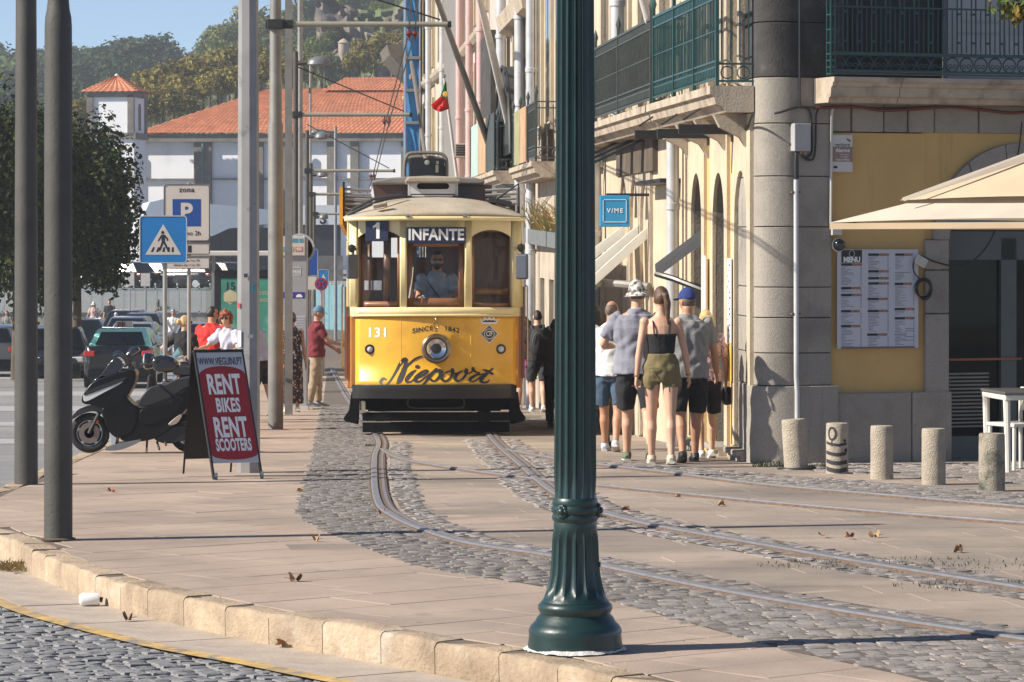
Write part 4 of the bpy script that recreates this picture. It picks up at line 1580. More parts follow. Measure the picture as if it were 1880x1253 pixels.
def lining(fa, ua, ub, z0, z1, arch):
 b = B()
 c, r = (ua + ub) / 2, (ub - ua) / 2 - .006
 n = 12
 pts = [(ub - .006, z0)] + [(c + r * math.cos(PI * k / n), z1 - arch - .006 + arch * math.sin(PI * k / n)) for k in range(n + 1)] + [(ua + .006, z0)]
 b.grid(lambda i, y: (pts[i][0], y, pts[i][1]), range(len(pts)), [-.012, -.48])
 return b.obj('door_reveal_shade', M_jamb_shade, fa.t, fix=False)
def dormant_door(fa, ua, ub, z0, z1, m, depth=.38, name='door'):
 b = B()
 b.box(((ua + ub) / 2, -depth, (z0 + z1) / 2), (ub - ua + .02, .06, z1 - z0))
 b.box(((ua + ub) / 2, -depth + .035, (z0 + z1) / 2), (.04, .02, z1 - z0 - .1))
 return b.obj(name, m, fa.t)
# --- house 1: three arches next to the corner
f = Facade(0, 'sunlit yellow house with three arched doorways and a teal iron balcony by the corner')
ops = []
for pa, pb, py in ((1377, 1354, 313), (1335, 1314, 317), (1293, 1274, 318)):
 ua, ub = f.u(pa), f.u(pb)
 ops.append((ua, ub, None, f.z(py, (ua + ub) / 2), .55))
up = []
wl = f.wall(ops, 3.3, M_yplas, u1=f.u(1262), u0=.85)
for k, (ua, ub, _, z1, ar) in enumerate(ops):
 y_ = f.Y(ua)
 surround(f, ua, ub, G(y_) + .12, z1, .2, M_plas, .035, ar, True)
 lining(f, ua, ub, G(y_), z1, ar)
 dormant_door(f, ua, ub, G(y_), z1, M_jamb_shade, .47)
 b = B()
 b.box(((ua + ub) / 2, .0, G(y_) + .02), (ub - ua, .2, .14))
 b.box(((ua + ub) / 2, -.1, G(y_) + .08), (ub - ua, .5, .06))
 b.obj('doorstep', M_gran, f.t, bevel=.015)
uops = []
for a, c in ((1.0, 1.7), (2.2, 2.95), (3.5, 4.4)):
 uops.append((a, c, 3.62, 6.0, 0))
f2w = f.wall([(a, c, 3.305, 6.0, 0) for a, c, *_ in uops], 10, M_plas, 'upper_wall', u1=f.L, u0=.85)
f2w.location.z = 0
for v in f2w.data.vertices:
 if v.co.z < 3.3:
  v.co.z = 3.302
for a, c, z0, z1, _ in uops:
 window(f, a, c, 3.5, z1, .2, rows=4)
 surround(f, a, c, 3.5, z1, .18, M_stone, .05)
ub0, ub1 = f.u(1388), f.u(1230)
bal = balcony(f, .25, 5.05, .42, 3.28, 4.4, M_teal, 3, .98, divs=[.3, 1.85, 3.35, 5.0])
for k in range(4):
 b = B()
 b.prism([(0, 3.12), (.36, 3.12), (.3, 3.0), (.1, 2.9), (0, 2.75)], .5 + k * 1.35, .62 + k * 1.35, 'yz')
 b.obj('balcony_bracket', M_stone, f.t)
pipe(f, 1254, .12, -.9, 3.1, .07, M_pipe)
pipe(f, 1245, .08, -.9, 3.1, .05, mat('ochre_pipe', (.42, .3, .14), .6, var=.1))
for px_, py in ((1352, 238), (1308, 246), (1262, 248)):
 u = f.u(px_)
 z = f.z(py, u)
 b = B()
 b.box((u, .32, z), (.06, .55, .1))
 b.box((u, .03, z + .05), (.08, .05, .35))
 b.tube([(u, .05, z + .2), (u, .3, z + .26), (u, .55, z + .1)], .012, 5)
 b.obj('black_floodlight', M_iron, f.t)
b = B()
b.tube(smoothpts([(.0, .06, f.z(212, 0)), (.6, .05, f.z(240, .6)), (1.5, .1, f.z(225, 1.5)), (2.4, .05, f.z(238, 2.4)), (3.4, .1, f.z(232, 3.4)), (4.8, .05, f.z(240, 4.8))], 5), .012, 5)
b.obj('wall_cable', M_iron, f.t)
for px_, py0, py1, m in ((1302, 470, 720, M_wh), (1349, 475, 630, M_wh), (1349, 632, 700, M_yplas)):
 u = f.u(px_)
 b = B()
 b.box((u, .055, (f.z(py0, u) + f.z(py1, u)) / 2), (.24, .012, f.z(py0, u) - f.z(py1, u)))
 o = b.obj('wall_poster', m if m != M_yplas else mat('yellow_poster', (.75, .5, .1), .6), f.t)
 if m == M_wh and px_ == 1349:
  b = B()
  for k in range(14):
   b.box((u + RA.uniform(-.07, .07), .063, f.z(py0 + 12 + k * 10, u)), (RA.uniform(.03, .07), .003, .02))
  b.obj('poster_text', M_ink, o)
ua, ud = f.u(1293), f.u(1258)
aw = thing('awning', 'dark grey folding awning half open over the dark shop doorway', 'awning')
b = B()
p_top = (PX(1292, 36.9) - .1, 36.9, PZ(430, 36.9))
b.tube([(PX(1292, 36.9), 36.9, PZ(432, 36.9)), (PX(1205, 37.2), 37.2, PZ(497, 37.2))], [(.10, .02), (.10, .02)], 4)
b.obj('awning_cloth', M_awng, aw)
b = B()
b.tube([(PX(1205, 37.2), 37.2, PZ(503, 37.2)), (PX(1236, 37.0), 37.0, PZ(512, 37)), (PX(1290, 36.8), 36.8, PZ(533, 36.8))], .035, 8)
b.obj('awning_arm', M_black, aw, True)
# --- house 2
f = Facade(1, 'cream house with a long grey iron balcony, a blue hanging sign and white awnings')
ops = []
ua, ub = f.u(1248), f.u(1202)
ops.append((ua, ub, None, f.z(342, ua), 0))
arch2 = []
for pa, pb, py in ((1196, 1181, 325), (1176, 1162, 325), (1156, 1143, 327)):
 a, c = f.u(pa), f.u(pb)
 arch2.append((a, c, None, f.z(py, a), .5))
a, c = f.u(1122), f.u(1098)
ops2 = [(a, c, None, f.z(400, a), 0)]
wl = f.wall(ops + arch2 + ops2, 3.3, M_plas)
for a, c, _, z1, ar in arch2:
 surround(f, a, c, G(f.Y(a)), z1, .17, M_stone, .04, ar, True)
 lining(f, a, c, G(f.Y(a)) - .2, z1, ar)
 dormant_door(f, a, c, G(f.Y(a)) - .2, z1, M_jamb_shade, .47)
b = B()
b.box(((ua + ub) / 2 + .6, -.3, (G(f.Y(ua)) + ops[0][3]) / 2), (1.2, .5, ops[0][3] - G(f.Y(ua))))
b.obj('grey_door_leaf', mat('slate_panel', (.06, .06, .062), .6), f.t)
dormant_door(f, ua, ub, G(f.Y(ua)) - .2, ops[0][3], mat('black_green', (.008, .02, .018), .4), .48)
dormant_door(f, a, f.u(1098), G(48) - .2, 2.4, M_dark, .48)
b = B()
b.box((ua + 1.1, .12, f.z(332, ua)), (2.4, .25, .05))
b.obj('door_canopy', M_iron, f.t)
f.wall([(1.0, 2.0, 3.305, 6, 0), (3.2, 4.2, 3.305, 6, 0), (5.4, 6.4, 3.305, 6, 0), (7.6, 8.6, 3.305, 6, 0)], 10, M_plas, 'upper_wall')
for v in f.t.children[-1].data.vertices:
 if v.co.z < 3.3:
  v.co.z = 3.302
for a in (1.0, 3.2, 5.4, 7.6):
 window(f, a, a + 1, 3.5, 6, .2, rows=4)
 surround(f, a, a + 1, 3.5, 6, .16, M_stone, .05)
bal = balcony(f, .15, 9.6, .42, 3.28, 4.4, M_giron, 4, .98, divs=[.2, 3.6, 6.3, 9.5])
pipe(f, 1112, .16, -1.2, 3.2, .085)
pipe(f, 1085, .1, 3.4, 9, .09)
pipe(f, 1150, .12, 3.4, 9, .09)
vs = thing('hanging_sign', 'square blue hanging sign with a white outlined square', 'sign', (PX(1128.5, 41.0), 41.0, PZ(388, 41.0)))
su = 41.0 / F
b = B()
b.box((0, 0, 0), (55 * su, .08, 58 * su))
b.obj('board', mat('sign_blue', (.03, .27, .52), .4, var=.05), vs, bevel=.01)
b = B()
for x, z, w, h in ((0, 21, 44, 1.6), (0, -20, 44, 1.6), (-21.2, .5, 1.6, 42), (21.2, .5, 1.6, 42)):
 b.box((x * su, -.043, z * su), (w * su, .006, h * su))
b.obj('outline', mat('pale_blue_line', (.5, .62, .72), .5), vs)
text_on('V/ME', lambda x, y: (x, -.045, y + .004), M_wh, vs, size=.075, bold=.002, spacing=1.3)
b = B()
b.cyl((-.1, 0, 30 * su), (.75, .1, 30 * su), .018, n=8)
b.obj('bracket', M_iron, vs)
aw = thing('awning', 'three slanted white awning panels sticking out over the shop front', 'awning')
for k, (xa, ya, xb, yb) in enumerate(((1148, 422, 1075, 478), (1172, 424, 1078, 502), (1192, 425, 1090, 516))):
 d0, d1 = 42.6 - k * .5, 42.2 - k * .5
 b = B()
 A_, B_ = Vector((PX(xa, d0), d0, PZ(ya, d0))), Vector((PX(xb, d1), d1, PZ(yb, d1)))
 dz = Vector((0, 0, .07))
 dy = Vector((0, .35, 0))
 b.add([A_ - dz, A_ + dz, B_ + dz, B_ - dz, A_ - dz + dy, A_ + dz + dy, B_ + dz + dy, B_ - dz + dy],
  [(0, 1, 2, 3), (4, 7, 6, 5), (1, 5, 6, 2), (0, 3, 7, 4), (0, 4, 5, 1), (3, 2, 6, 7)])
 b.obj('awning_panel', M_awn, aw)
b = B()
b.tube([(PX(1088, 41.6), 41.6, PZ(518, 41.6)), (PX(1192, 40.9), 40.9, PZ(527, 40.9))], .05, 8)
b.tube([(PX(1088, 41.4), 41.4, PZ(512, 41.4)), (PX(1098, 41.4), 41.4, PZ(528, 41.4))], .07, 8)
b.obj('awning_bar', M_mgrey, aw, True)
b = B()
ang = math.atan2(f.d.y, f.d.x)
sg_ = B()
sg_.box((f.u(1093), .07, (f.z(252, f.u(1093)) + f.z(310, f.u(1093))) / 2), (2.2, .12, .45))
o = sg_.obj('shop_sign_board', mat('cream_board', (.62, .58, .45), .6), f.t)
b = B()
for k in range(9):
 b.box((f.u(1093) + RA.uniform(-.8, .8), .134, f.z(285 + RA.choice((-8, 10)), f.u(1093))), (.12, .004, .09))
b.obj('worn_letters', M_ink, o)
b = B()
ub_ = [f.u(1208), f.u(1140)]
b.box(((ub_[0] + ub_[1]) / 2, .03, 2.92), (ub_[1] - ub_[0], .07, .42))
b.obj('timber_panel', mat('brown_timber', (.1, .075, .055), .8, var=.3, streak=.4), f.t)
for k in range(3):
 u = f.u(1190 - k * 20)
 b = B()
 b.box((u, .45, f.z(283, u)), (.3, .9, .03), rot=(rad(-25), 0, 0))
 b.obj('black_shade', M_iron, f.t)
for lab, x0, y0, x1, y1, d, r in (('white pole leaning out above the grey balcony', 1168, -45, 1195, 38, 38.6, .075),):
 pl = thing('leaning_pole', lab, 'pole')
 b = B()
 b.cyl((PX(x0, d) , d - .3, PZ(y0, d)), (PX(x1, d), d, PZ(y1, d)), r * .8, r, 12)
 b.obj('shaft', M_wframe, pl, True)
# --- house 3 behind the lamp post
f = Facade(2, 'beige stone house with a stained balcony panel and a planted grey shop awning')
ops = [(1.2 + k * 2.2, 2.3 + k * 2.2, None, 1.2, 0) for k in range(5)]
f.wall(ops, 10, M_stone, u1=f.L)
for a, c, _, z1, _2 in ops:
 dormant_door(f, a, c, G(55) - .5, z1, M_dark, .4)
for k in range(5):
 a = .9 + k * 2.3
 b = B()
 b.box((a + .55, .02, 5.0), (1.1, .06, 2.6))
 b.obj('window_recess', M_wframe, f.t)
 b = B()
 for q in range(2):
  b.box((a + .3 + q * .5, .055, 5.0), (.36, .02, 2.3))
 b.obj('pane', M_dkglass, f.t)
 surround(f, a, a + 1.1, 3.7, 6.3, .16, M_plas, .07)
bal = balcony(f, 5.6, 11.6, .5, 3.0, 4.0, M_giron, 3, .95)
for k, m in enumerate((M_rustp, M_mossp)):
 b = B()
 b.box((8.4 + k * 1.6 * 1.0, .47, 3.62), (1.55, .02, .92))
 b.obj('balcony_panel', m, bal)
pipe(f, 990, .15, -1.5, 10, .085)
b = B()
un = f.u(952)
# --- house 3b: shop awning with plants
aw = thing('awning', 'flat dark grey shop awning with dry plants on top, right of the tram', 'awning')
d = 57.0
b = B()
b.add([(PX(962, d + 3), d + 3, PZ(420, d + 3)), (PX(1090, d - 9), d - 9, PZ(438, d - 9)), (PX(1090, d - 9), d - 9, PZ(470, d - 9)), (PX(962, d + 3), d + 3, PZ(446, d + 3)),
 (PX(962, d + 3) + 1.2, d + 3, PZ(420, d + 3)), (PX(1090, d - 9) + 1.2, d - 9, PZ(438, d - 9)), (PX(1090, d - 9) + 1.2, d - 9, PZ(470, d - 9)), (PX(962, d + 3) + 1.2, d + 3, PZ(446, d + 3))],
 [(0, 1, 2, 3), (4, 7, 6, 5), (0, 4, 5, 1), (3, 2, 6, 7), (0, 3, 7, 4), (1, 5, 6, 2)])
b.obj('awning_box', mat('awning_slate', (.13, .14, .14), .8, var=.1), aw)
def drygrass(x0, x1, y0, y1, z, n, h, label, cols):
 b = B()
 for i in range(n):
  t = RA.random()
  p = Vector((x0 + (x1 - x0) * t + RA.uniform(0, .5), y0 + (y1 - y0) * t, z(t)))
  dd = Vector((RA.uniform(-.7, .7), RA.uniform(-.7, .7), 1)).normalized()
  w = dd.orthogonal().normalized() * .012
  l = h * RA.uniform(.3, 1)
  b.cm = RA.randrange(len(cols))
  b.add([p - w, p + w, p + dd * l * .6 + w, p + dd * l * .6 - w, p + dd * l + Vector((RA.uniform(-.2, .2), 0, -.05))], [(0, 1, 2, 3), (3, 2, 4)])
 return stuff(b.obj('dry_plants', cols, fix=False), label, 'plants')
drygrass(PX(966, 60), PX(1090, 48), 60, 48, lambda t: PZ(420 + 18 * t, 60 - 12 * t), 900, .75, 'dry grasses growing on top of the grey shop awning',
  [mat('dry_straw', (.45, .36, .16), .9, var=.2), mat('dry_green', (.2, .24, .08), .9, var=.2), mat('dry_brown', (.3, .17, .09), .9, var=.2)])
# --- house 4
f = Facade(3, 'old house with a blackened wall strip, a tall black arched shutter and striped balcony panels')
f.wall([(2, 3.2, None, 1.2, 0), (5, 6.2, None, 1.2, 0), (8, 9.2, None, 1.2, 0)], 10.5, M_pink, u1=f.L)
for a in (2, 5, 8):
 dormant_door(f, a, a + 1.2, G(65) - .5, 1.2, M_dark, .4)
u0, u1 = f.u(968), f.u(938)
z0, z1 = f.z(262, u0), f.z(110, u0)
sh = B()
c = (u0 + u1) / 2
r = (u1 - u0) / 2
pts = [(u0, z0), (u1, z0), (u1, z1 - r * .7)] + [(c + r * math.cos(PI * k / 10), z1 - r * .7 + r * .7 * math.sin(PI * k / 10)) for k in range(1, 10)] + [(u0, z1 - r * .7)]
sh.prism(pts, .02, .3)
sh.obj('arched_shutter', mat('black_shutter', (.03, .035, .032), .6, var=.3, scale=8, dirt=((.3, .3, .3), 30, .72, .76)), f.t)
b = B()
b.tube([(p[0], .32, p[1]) for p in pts[1:-1]] + [(pts[-1][0], .32, pts[-1][1])], .03, 6)
b.obj('shutter_rim', M_iron, f.t, True)
b = B()
u0, u1 = f.u(918), f.u(888)
b.box(((u0 + u1) / 2, .1, (f.z(262, u0) + f.z(55, u0)) / 2), (u1 - u0, .2, f.z(55, u0) - f.z(262, u0)))
b.obj('black_wall_strip', M_gdark, f.t)
balh = f.z(335, f.u(920))
bal = balcony(f, 4.5, f.L - .2, .5, balh, balh + 1.2, M_giron, 3, .95)
for k, m in enumerate((M_giron, M_rustp, M_mint)):
 b = B()
 b.box((6.3 + k * 3.0, .48, balh + .7), (2.9, .02, 1.1))
 b.obj('balcony_panel', m, bal)
for k in range(4):
 a = 1.5 + k * 3.3
 surround(f, a, a + 1.2, balh + .2, balh + 3.0, .2, M_plas, .06)
 b = B()
 b.box((a + .6, .01, balh + 1.5), (1.1, .05, 2.7))
 b.obj('pane', M_dkglass, f.t)
 surround(f, a, a + 1.2, balh + 4.3, balh + 6.5, .2, M_plas, .06)
 b = B()
 b.box((a + .6, .01, balh + 5.3), (1.1, .05, 2.2))
 b.obj('pane', M_dkglass, f.t)
b = B()
b.prism([(0, 5.9), (.25, 6.0), (.3, 6.3), (0, 6.4)], 0, f.L * .5, 'yz')
b.obj('upper_balcony', M_slabst, f.t)
pipe(f, 972, .18, -2, 10.3, .1, M_pipe)
pipe(f, 936, .18, -2, 10.3, .1, M_pipe)
aw = thing('awning', 'grey shop awning with pale lettering on its edge, right of the tram roof', 'awning')
d = 68.0
b = B()
b.box((PX(925, d), d, PZ(352, d)), (.7, 7.0, .28), rot=(0, rad(-14), math.atan2(f.d.y, f.d.x) - PI / 2))
b.obj('awning_edge', mat('awning_slate', (.13, .14, .14), .8), aw)
b = B()
b.box((PX(945, 64), 64, PZ(367, 64)), (.28, .1, .32))
b.obj('white_sheet', M_awn, aw)
# --- houses 5-7
for i, lab, m, pm in ((4, 'pink stone house front with several downpipes, beyond the striped balcony', M_pink, mat('pink_pipe', (.5, .33, .3), .6)),
     (5, 'narrow pale house front beside the bare grey gable wall', M_plas, M_pipe), (6, 'farthest house front with a carved balcony, behind the blue scaffold', M_stone, M_pipe)):
 f = Facade(i, lab)
 f.wall([], 13, m, u1=f.L)
 nw = int(f.L / 2.6)
 for k in range(nw):
  a = .8 + k * 2.6
  for z0, z1 in ((.2, 2.4), (3.5, 5.9), (7.0, 9.2)):
   surround(f, a, a + 1.2, z0, z1, .2, M_plas, .08)
   b = B()
   b.box((a + .6, .015, (z0 + z1) / 2), (1.1, .05, z1 - z0 - .06))
   b.obj('pane', M_dkglass, f.t)
  if k % 2 == 0:
   pipe(f, 0, .2, -3, 12, .09, pm, u=a - .45)
 for z in (3.2, 6.6):
  b = B()
  b.prism([(0, z - .15), (.12, z - .1), (.2, z), (.22, z + .1), (0, z + .1)], .5, f.L - .5, 'yz')
  b.obj('cornice', M_slabst, f.t)
 if i == 6:
  b = B()
  b.prism([(0, PZ(160, 112)), (.5, PZ(135, 112)), (.9, PZ(110, 112)), (1.0, PZ(92, 112)), (0, PZ(90, 112))], 9, 14, 'yz')
  b.obj('carved_balcony', mat('dark_carved_stone', (.14, .12, .1), .9, var=.3, scale=5, bump=.8), f.t)
d = 86.0
gw = thing('gable_wall', 'tall bare grey gable wall standing above the flag', 'wall', (PX(835, d), d, G(d)))
b = B()
b.box((.3, 2, 8), (PX(852, d) - PX(812, d) + .6, 4, 18))
b.obj('wall', M_conc, gw)
b = B()
b.box((PX(851, d) - PX(835, d), -.1, 8), (.16, .3, 18))
b.obj('corner_board', M_wframe, gw)
for px_, py_, w_, h_, d, m in ((858, 215, 17, 16, 86, M_mgrey), (856, 248, 20, 18, 86, M_mgrey), (846, 276, 22, 24, 84, M_stone)):
 ac = thing('air_conditioner', {215: 'upper grey air conditioner box on the pale wall right of the flag', 248: 'lower grey air conditioner box below the other, right of the flag', 276: 'beige louvred air conditioner box right of the flagpole foot'}[py_], 'air conditioner', (PX(px_, d), d, PZ(py_, d)))
 q = d / F
 b = B()
 b.box((0, 0, 0), (w_ * q, .35, h_ * q))
 b.box((0, -.02, -h_ * q * .55), (w_ * q * 1.2, .4, .03))
 b.obj('casing', m, ac, bevel=.015)
 b = B()
 for k in range(5):
  b.box((0, -.18, (-.35 + .17 * k) * h_ * q), (w_ * q * .8, .02, .03))
 b.obj('louvre', M_dark, ac)
for lab, x0, y0, d0, x1, y1, d1, r0, r1, m in (
  ('thick pale pole leaning over the street, right of the other leaning pole', 872, -40, 60, 954, 312, 66, .06, .085, M_wframe),
  ('brown grey leaning pole crossing the bare grey wall', 796, -20, 62, 932, 362, 70, .05, .075, M_mgrey)):
 pl = thing('leaning_pole', lab, 'pole')
 b = B()
 b.cyl((PX(x0, d0), d0, PZ(y0, d0)), (PX(x1, d1), d1, PZ(y1, d1)), r0, r1, 12)
 b.obj('shaft', m, pl, True)
 b = B()
 b.cyl((PX(x1, d1) - .02, d1, PZ(y1, d1) - .1), (PX(x1, d1) + .3, d1, PZ(y1, d1) - .1), .05, n=8)
 b.obj('wall_socket', M_iron, pl)
d = 84.0
q = d / F
fl = thing('flag', 'green and red flag hanging from a white pole above the tram', 'flag', (PX(815, d), d, PZ(140, d)))
b = B()
b.cyl((0, 0, 0), (24 * q, .5, -190 * q), .03, .045, 10)
b.obj('flagpole', M_wframe, fl, True)
fx = lambda px, py: ((px - 815) * q, (140 - py) * q)
rows = [((817, 150), (820, 152)), ((812, 168), (821, 170)), ((809, 178), (822, 182)), ((800, 186), (823, 190)), ((792, 193), (825, 198)), ((794, 199), (823, 201)), ((803, 205), (810, 206))]
b = B()
def flagp(i, j):
 (a0, a1), (c0, c1) = rows[i]
 x0, z0 = fx(a0, a1)
 x1, z1 = fx(c0, c1)
 t = j / 8
 return (x0 + (x1 - x0) * t, -.08 - .1 * math.sin(t * 9 + i * .7), z0 + (z1 - z0) * t)
b.grid(flagp, range(3), range(9))
b.cm = 1
b.grid(flagp, range(2, 7), range(9))
b.obj('cloth', [mat('flag_green', (.02, .22, .06), .8, var=.05, trans=.2), mat('flag_red', (.6, .02, .015), .8, var=.05, trans=.25)], fl, True, fix=False)
b = B()
b.lathe([(0, 0), (.07, 0), (.055, -.01), (0, -.012)], 12, (fx(818, 174)[0], -.2, fx(818, 174)[1]), 'y')
b.obj('crest_disc', mat('flag_gold', (.6, .35, .05), .7), fl)
b = B()
b.lathe([(0, -.06), (.05, -.03), (.05, .03), (0, .06)], 10)
b.obj('finial', M_mgrey, fl, True)
d = 104.0
q = d / F
sc = thing('scaffold_tower', 'tall scaffold tower wrapped in bright blue netting', 'scaffold', (PX(758, d), d, G(d)))
w_ = 27 * q
zt, zb = PZ(-40, d) - G(d), 0
for yy in (0, 1.2):
 for sx in (-1, 1):
  b = B()
  b.cyl((sx * w_ / 2, yy - .16, 0), (sx * w_ / 2, yy - .16, zt), .035, n=6)
  b.obj('standard_tube', M_lgrey, sc)
k = 0
z = .5
while z < zt:
 b = B()
 b.box((0, .5, z), (w_ * 1.05, 1.4, .09))
 b.obj('platform', mat('scaffold_board', (.2, .2, .2), .8), sc)
 b = B()
 b.cyl((-w_ / 2, -.16, z + 1), (w_ / 2, -.16, z + 1), .035, n=6)
 b.obj('guard_rail', M_lgrey, sc)
 z += 1.0
b = B()
n = 40
b.grid(lambda x, z: (x, -.06 + .05 * math.sin(x * 14 + z * 3), z), [-w_ / 2 + w_ * i / 12 for i in range(13)], [zt * i / n for i in range(n + 1)])
b.grid(lambda y, z: (-w_ / 2 - .05 + .03 * math.sin(y * 9 + z * 3), y, z), [1.2 * i / 8 for i in range(9)], [zt * i / n for i in range(n + 1)])
b.obj('netting', mat('blue_netting', (.06, .28, .58), .8, var=.15, scale=1.5, trans=.35), sc, True, fix=False)
# ---------------------------------------------------------------- corner building facing us
TH = rad(20)
cx0 = FW[0].x
cor = thing('corner_building', 'corner cafe with rounded granite pier, yellow wall and green balcony above', 'building', (cx0, 33.0, 0), TH)
q = 33.2 / F / math.cos(TH)
q = (1 / math.cos(TH)) * 33.15 / F
def cxl(px, dy=0.0):               # local x along the front wall from a picture column (dy: towards the viewer)
 k = (px - CX) / F
 return (k * (33.0 - dy * math.cos(TH)) - cx0 - dy * math.sin(TH)) / (math.cos(TH) - k * math.sin(TH))
def cY(a):
 return 33.0 + a * math.sin(TH)
def cz(py, a):
 return PZ(py, cY(a))
Rr = .36
joints = [905, 708, 648, 583, 527, 416, 323, 226, 141, 40, -60]
b0 = 0
xa1 = cxl(1527)
for k, (pa, pb) in enumerate(zip(joints, joints[1:])):
 z0, z1 = cz(pa, .4), cz(pb, .4) - .008
 off = .05 if k == 0 else 0
 b = B()
 dl = Vector((-.089 * math.cos(TH) + .996 * math.sin(TH), .089 * math.sin(TH) + .996 * math.cos(TH)))
 e0, e1 = dl * .36, Vector((.42, 0))
 pts = []
 for i in range(13):
  t = i / 12
  pts.append(tuple(e0 * (1 - t) ** 2 + e1 * t * t))
 pts = [tuple(dl * 1.25)] + [(p[0] - off * (1 - i / 12), p[1] - off * i / 12) for i, p in enumerate(pts)]
 pts += [(xa1 + off, -off), (xa1 + off, 1.0)]
 b.prism(pts, z0, z1, 'xy')
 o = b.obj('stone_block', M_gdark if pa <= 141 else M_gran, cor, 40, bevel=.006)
y0, y1 = cxl(1525), cxl(1699)
b = B()
b.box(((y0 + y1) / 2 + .02, .3, (cz(724, 1) + cz(244, 1)) / 2), (y1 - y0, .5, cz(244, 1) - cz(724, 1)))
b.obj('yellow_wall', M_yplas, cor)
px_s = [1527, 1673, 1747]
for a, c in zip(px_s, px_s[1:]):
 b = B()
 b.box(((cxl(a) + cxl(c)) / 2, .26, (cz(722, 1) - 1.2 + -0.2) / 2 + .1), (cxl(c) - cxl(a) - .012, .55, 1))
 b2 = B()
 zt = cz(722, 1)
 b2.box(((cxl(a) + cxl(c)) / 2, .26, zt / 2 - .45), (cxl(c) - cxl(a) - .01, .56, zt + .9))
 b2.obj('plinth_stone', M_gran, cor, bevel=.012)
lin = [1527, 1566, 1625, 1670, 1718, 1800, 1960]
for k, (a, c) in enumerate(zip(lin, lin[1:])):
 b = B()
 b.box(((cxl(a) + cxl(c)) / 2, .28 - .012 * (k % 2), (cz(242, 1) + cz(188, 1)) / 2), (cxl(c) - cxl(a) - .012, .5, cz(188, 1) - cz(242, 1)))
 b.obj('lintel_stone', M_gran, cor, bevel=.015)
dj0, dj1 = cxl(1699), cxl(1742)
for pa, pb in ((722, 576), (576, 496), (496, 440)):
 b = B()
 b.box(((dj0 + dj1) / 2, .25, (cz(pa, 2) + cz(pb, 2)) / 2), (dj1 - dj0, .52, cz(pb, 2) - cz(pa, 2) - .01))
 b.obj('jamb_stone', M_gran, cor, bevel=.01)
ca_ = cxl(1880)
ro, ri = ca_ - cxl(1722) + .05, ca_ - dj1
zc = cz(440, 2.5)
hO, hI = cz(262, 2.5) - zc, cz(325, 2.5) - zc
for k in range(7):
 a0, a1 = 180 - k * 26, 180 - (k + 1) * 26 + .8
 o_ = arc(ca_, zc, ro, a0, a1, 5, hO)
 i_ = arc(ca_, zc, ri, a1, a0, 5, hI)
 b = B()
 b.prism(o_ + i_, -.02 + .004 * (k % 2), .5)
 b.obj('arch_stone', M_gran, cor)
b = B()
sp = [(dj0 - .01, cz(244, 2)), (dj0 - .01, zc)] + [(x, z) for x, z in arc(ca_, zc, ro - .02, 180, 0, 20, hO - .02)] + [(ca_ + ro + .5, zc), (ca_ + ro + .5, cz(244, 2))]
b.prism(sp, .06, .5)
b.obj('yellow_wall', M_yplas, cor)
b = B()
M_dfr = mat('grey_green_frame', (.10, .11, .10), .5, var=.1)
dz0 = cz(858, 2.4)
dx0, dx1 = dj1, ca_ + ri * 1.0
yy = .34
for x0, x1, z0, z1 in ((dx0, cxl(1752), dz0, cz(405, 2)), (cxl(1864), cxl(1892), dz0, cz(437, 2)), (dx0, dx1, cz(478, 2), cz(440, 2)), (dx0, dx1, cz(440, 2), cz(425, 2)), (cxl(1752), dx1, dz0, cz(806, 2))):
 b.box(((x0 + x1) / 2, yy, (z0 + z1) / 2), (x1 - x0, .09, z1 - z0))
fr = b.obj('glazed_door', M_dfr, cor, fix=False)
b = B()
b.box(((cxl(1752) + cxl(1866)) / 2, yy + .01, (cz(474, 2) + cz(808, 2)) / 2), (cxl(1866) - cxl(1752), .012, cz(474, 2) - cz(808, 2)))
b.obj('pane', glass_mat('door_glass', (.45, .5, .48), .1), fr)
b = B()
b.box(((dx0 + dx1) / 2, yy + .02, (cz(420, 2) + cz(330, 2)) / 2), (dx1 - dx0, .02, cz(330, 2) - cz(425, 2)))
b.obj('fanlight', M_dkglass, fr)
b = B()
for k in range(15):
 b.box(((cxl(1752) + cxl(1845)) / 2, yy - .002, cz(690 + k * 7, 2)), (cxl(1845) - cxl(1752), .004, 3.1 * q))
b.obj('frosted_stripe', mat('frosted', (.25, .23, .2), .7), fr)
b = B()
b.box(((cxl(1742) + cxl(1900)) / 2, yy - .06, cz(663, 2)), (cxl(1900) - cxl(1742), .02, .022))
b.obj('orange_strip', mat('orange_strip', (.35, .1, .03), .6), fr)
b = B()
b.box(((dx0 + dx1) / 2, .15, cz(857, 2) - .02), (dx1 - dx0, .7, .07))
b.obj('door_sill', M_gran, cor)
b = B()
X0, X1 = dx0 - .2, dx1 + 1
b.box(((X0 + X1) / 2, 3.2, 1), (X1 - X0 + 2, .1, 4))
b.box((X0 - .8, 1.8, 1), (.1, 3, 4))
b.box((X1 + .8, 1.8, 1), (.1, 3, 4))
b.box(((X0 + X1) / 2, 1.8, dz0 - .06), (X1 - X0 + 2, 3, .1))
b.box(((X0 + X1) / 2, 1.8, 2.9), (X1 - X0 + 2, 3, .1))
b.obj('room', mat('cafe_room', (.12, .11, .1), .8), cor, fix=False)
def wcs(px, depth, py):            # point behind/before the front wall in world space
 a = cxl(px)
 return Vector((cx0 + a * math.cos(TH) - depth * math.sin(TH), 33 + a * math.sin(TH) + depth * math.cos(TH), 0))
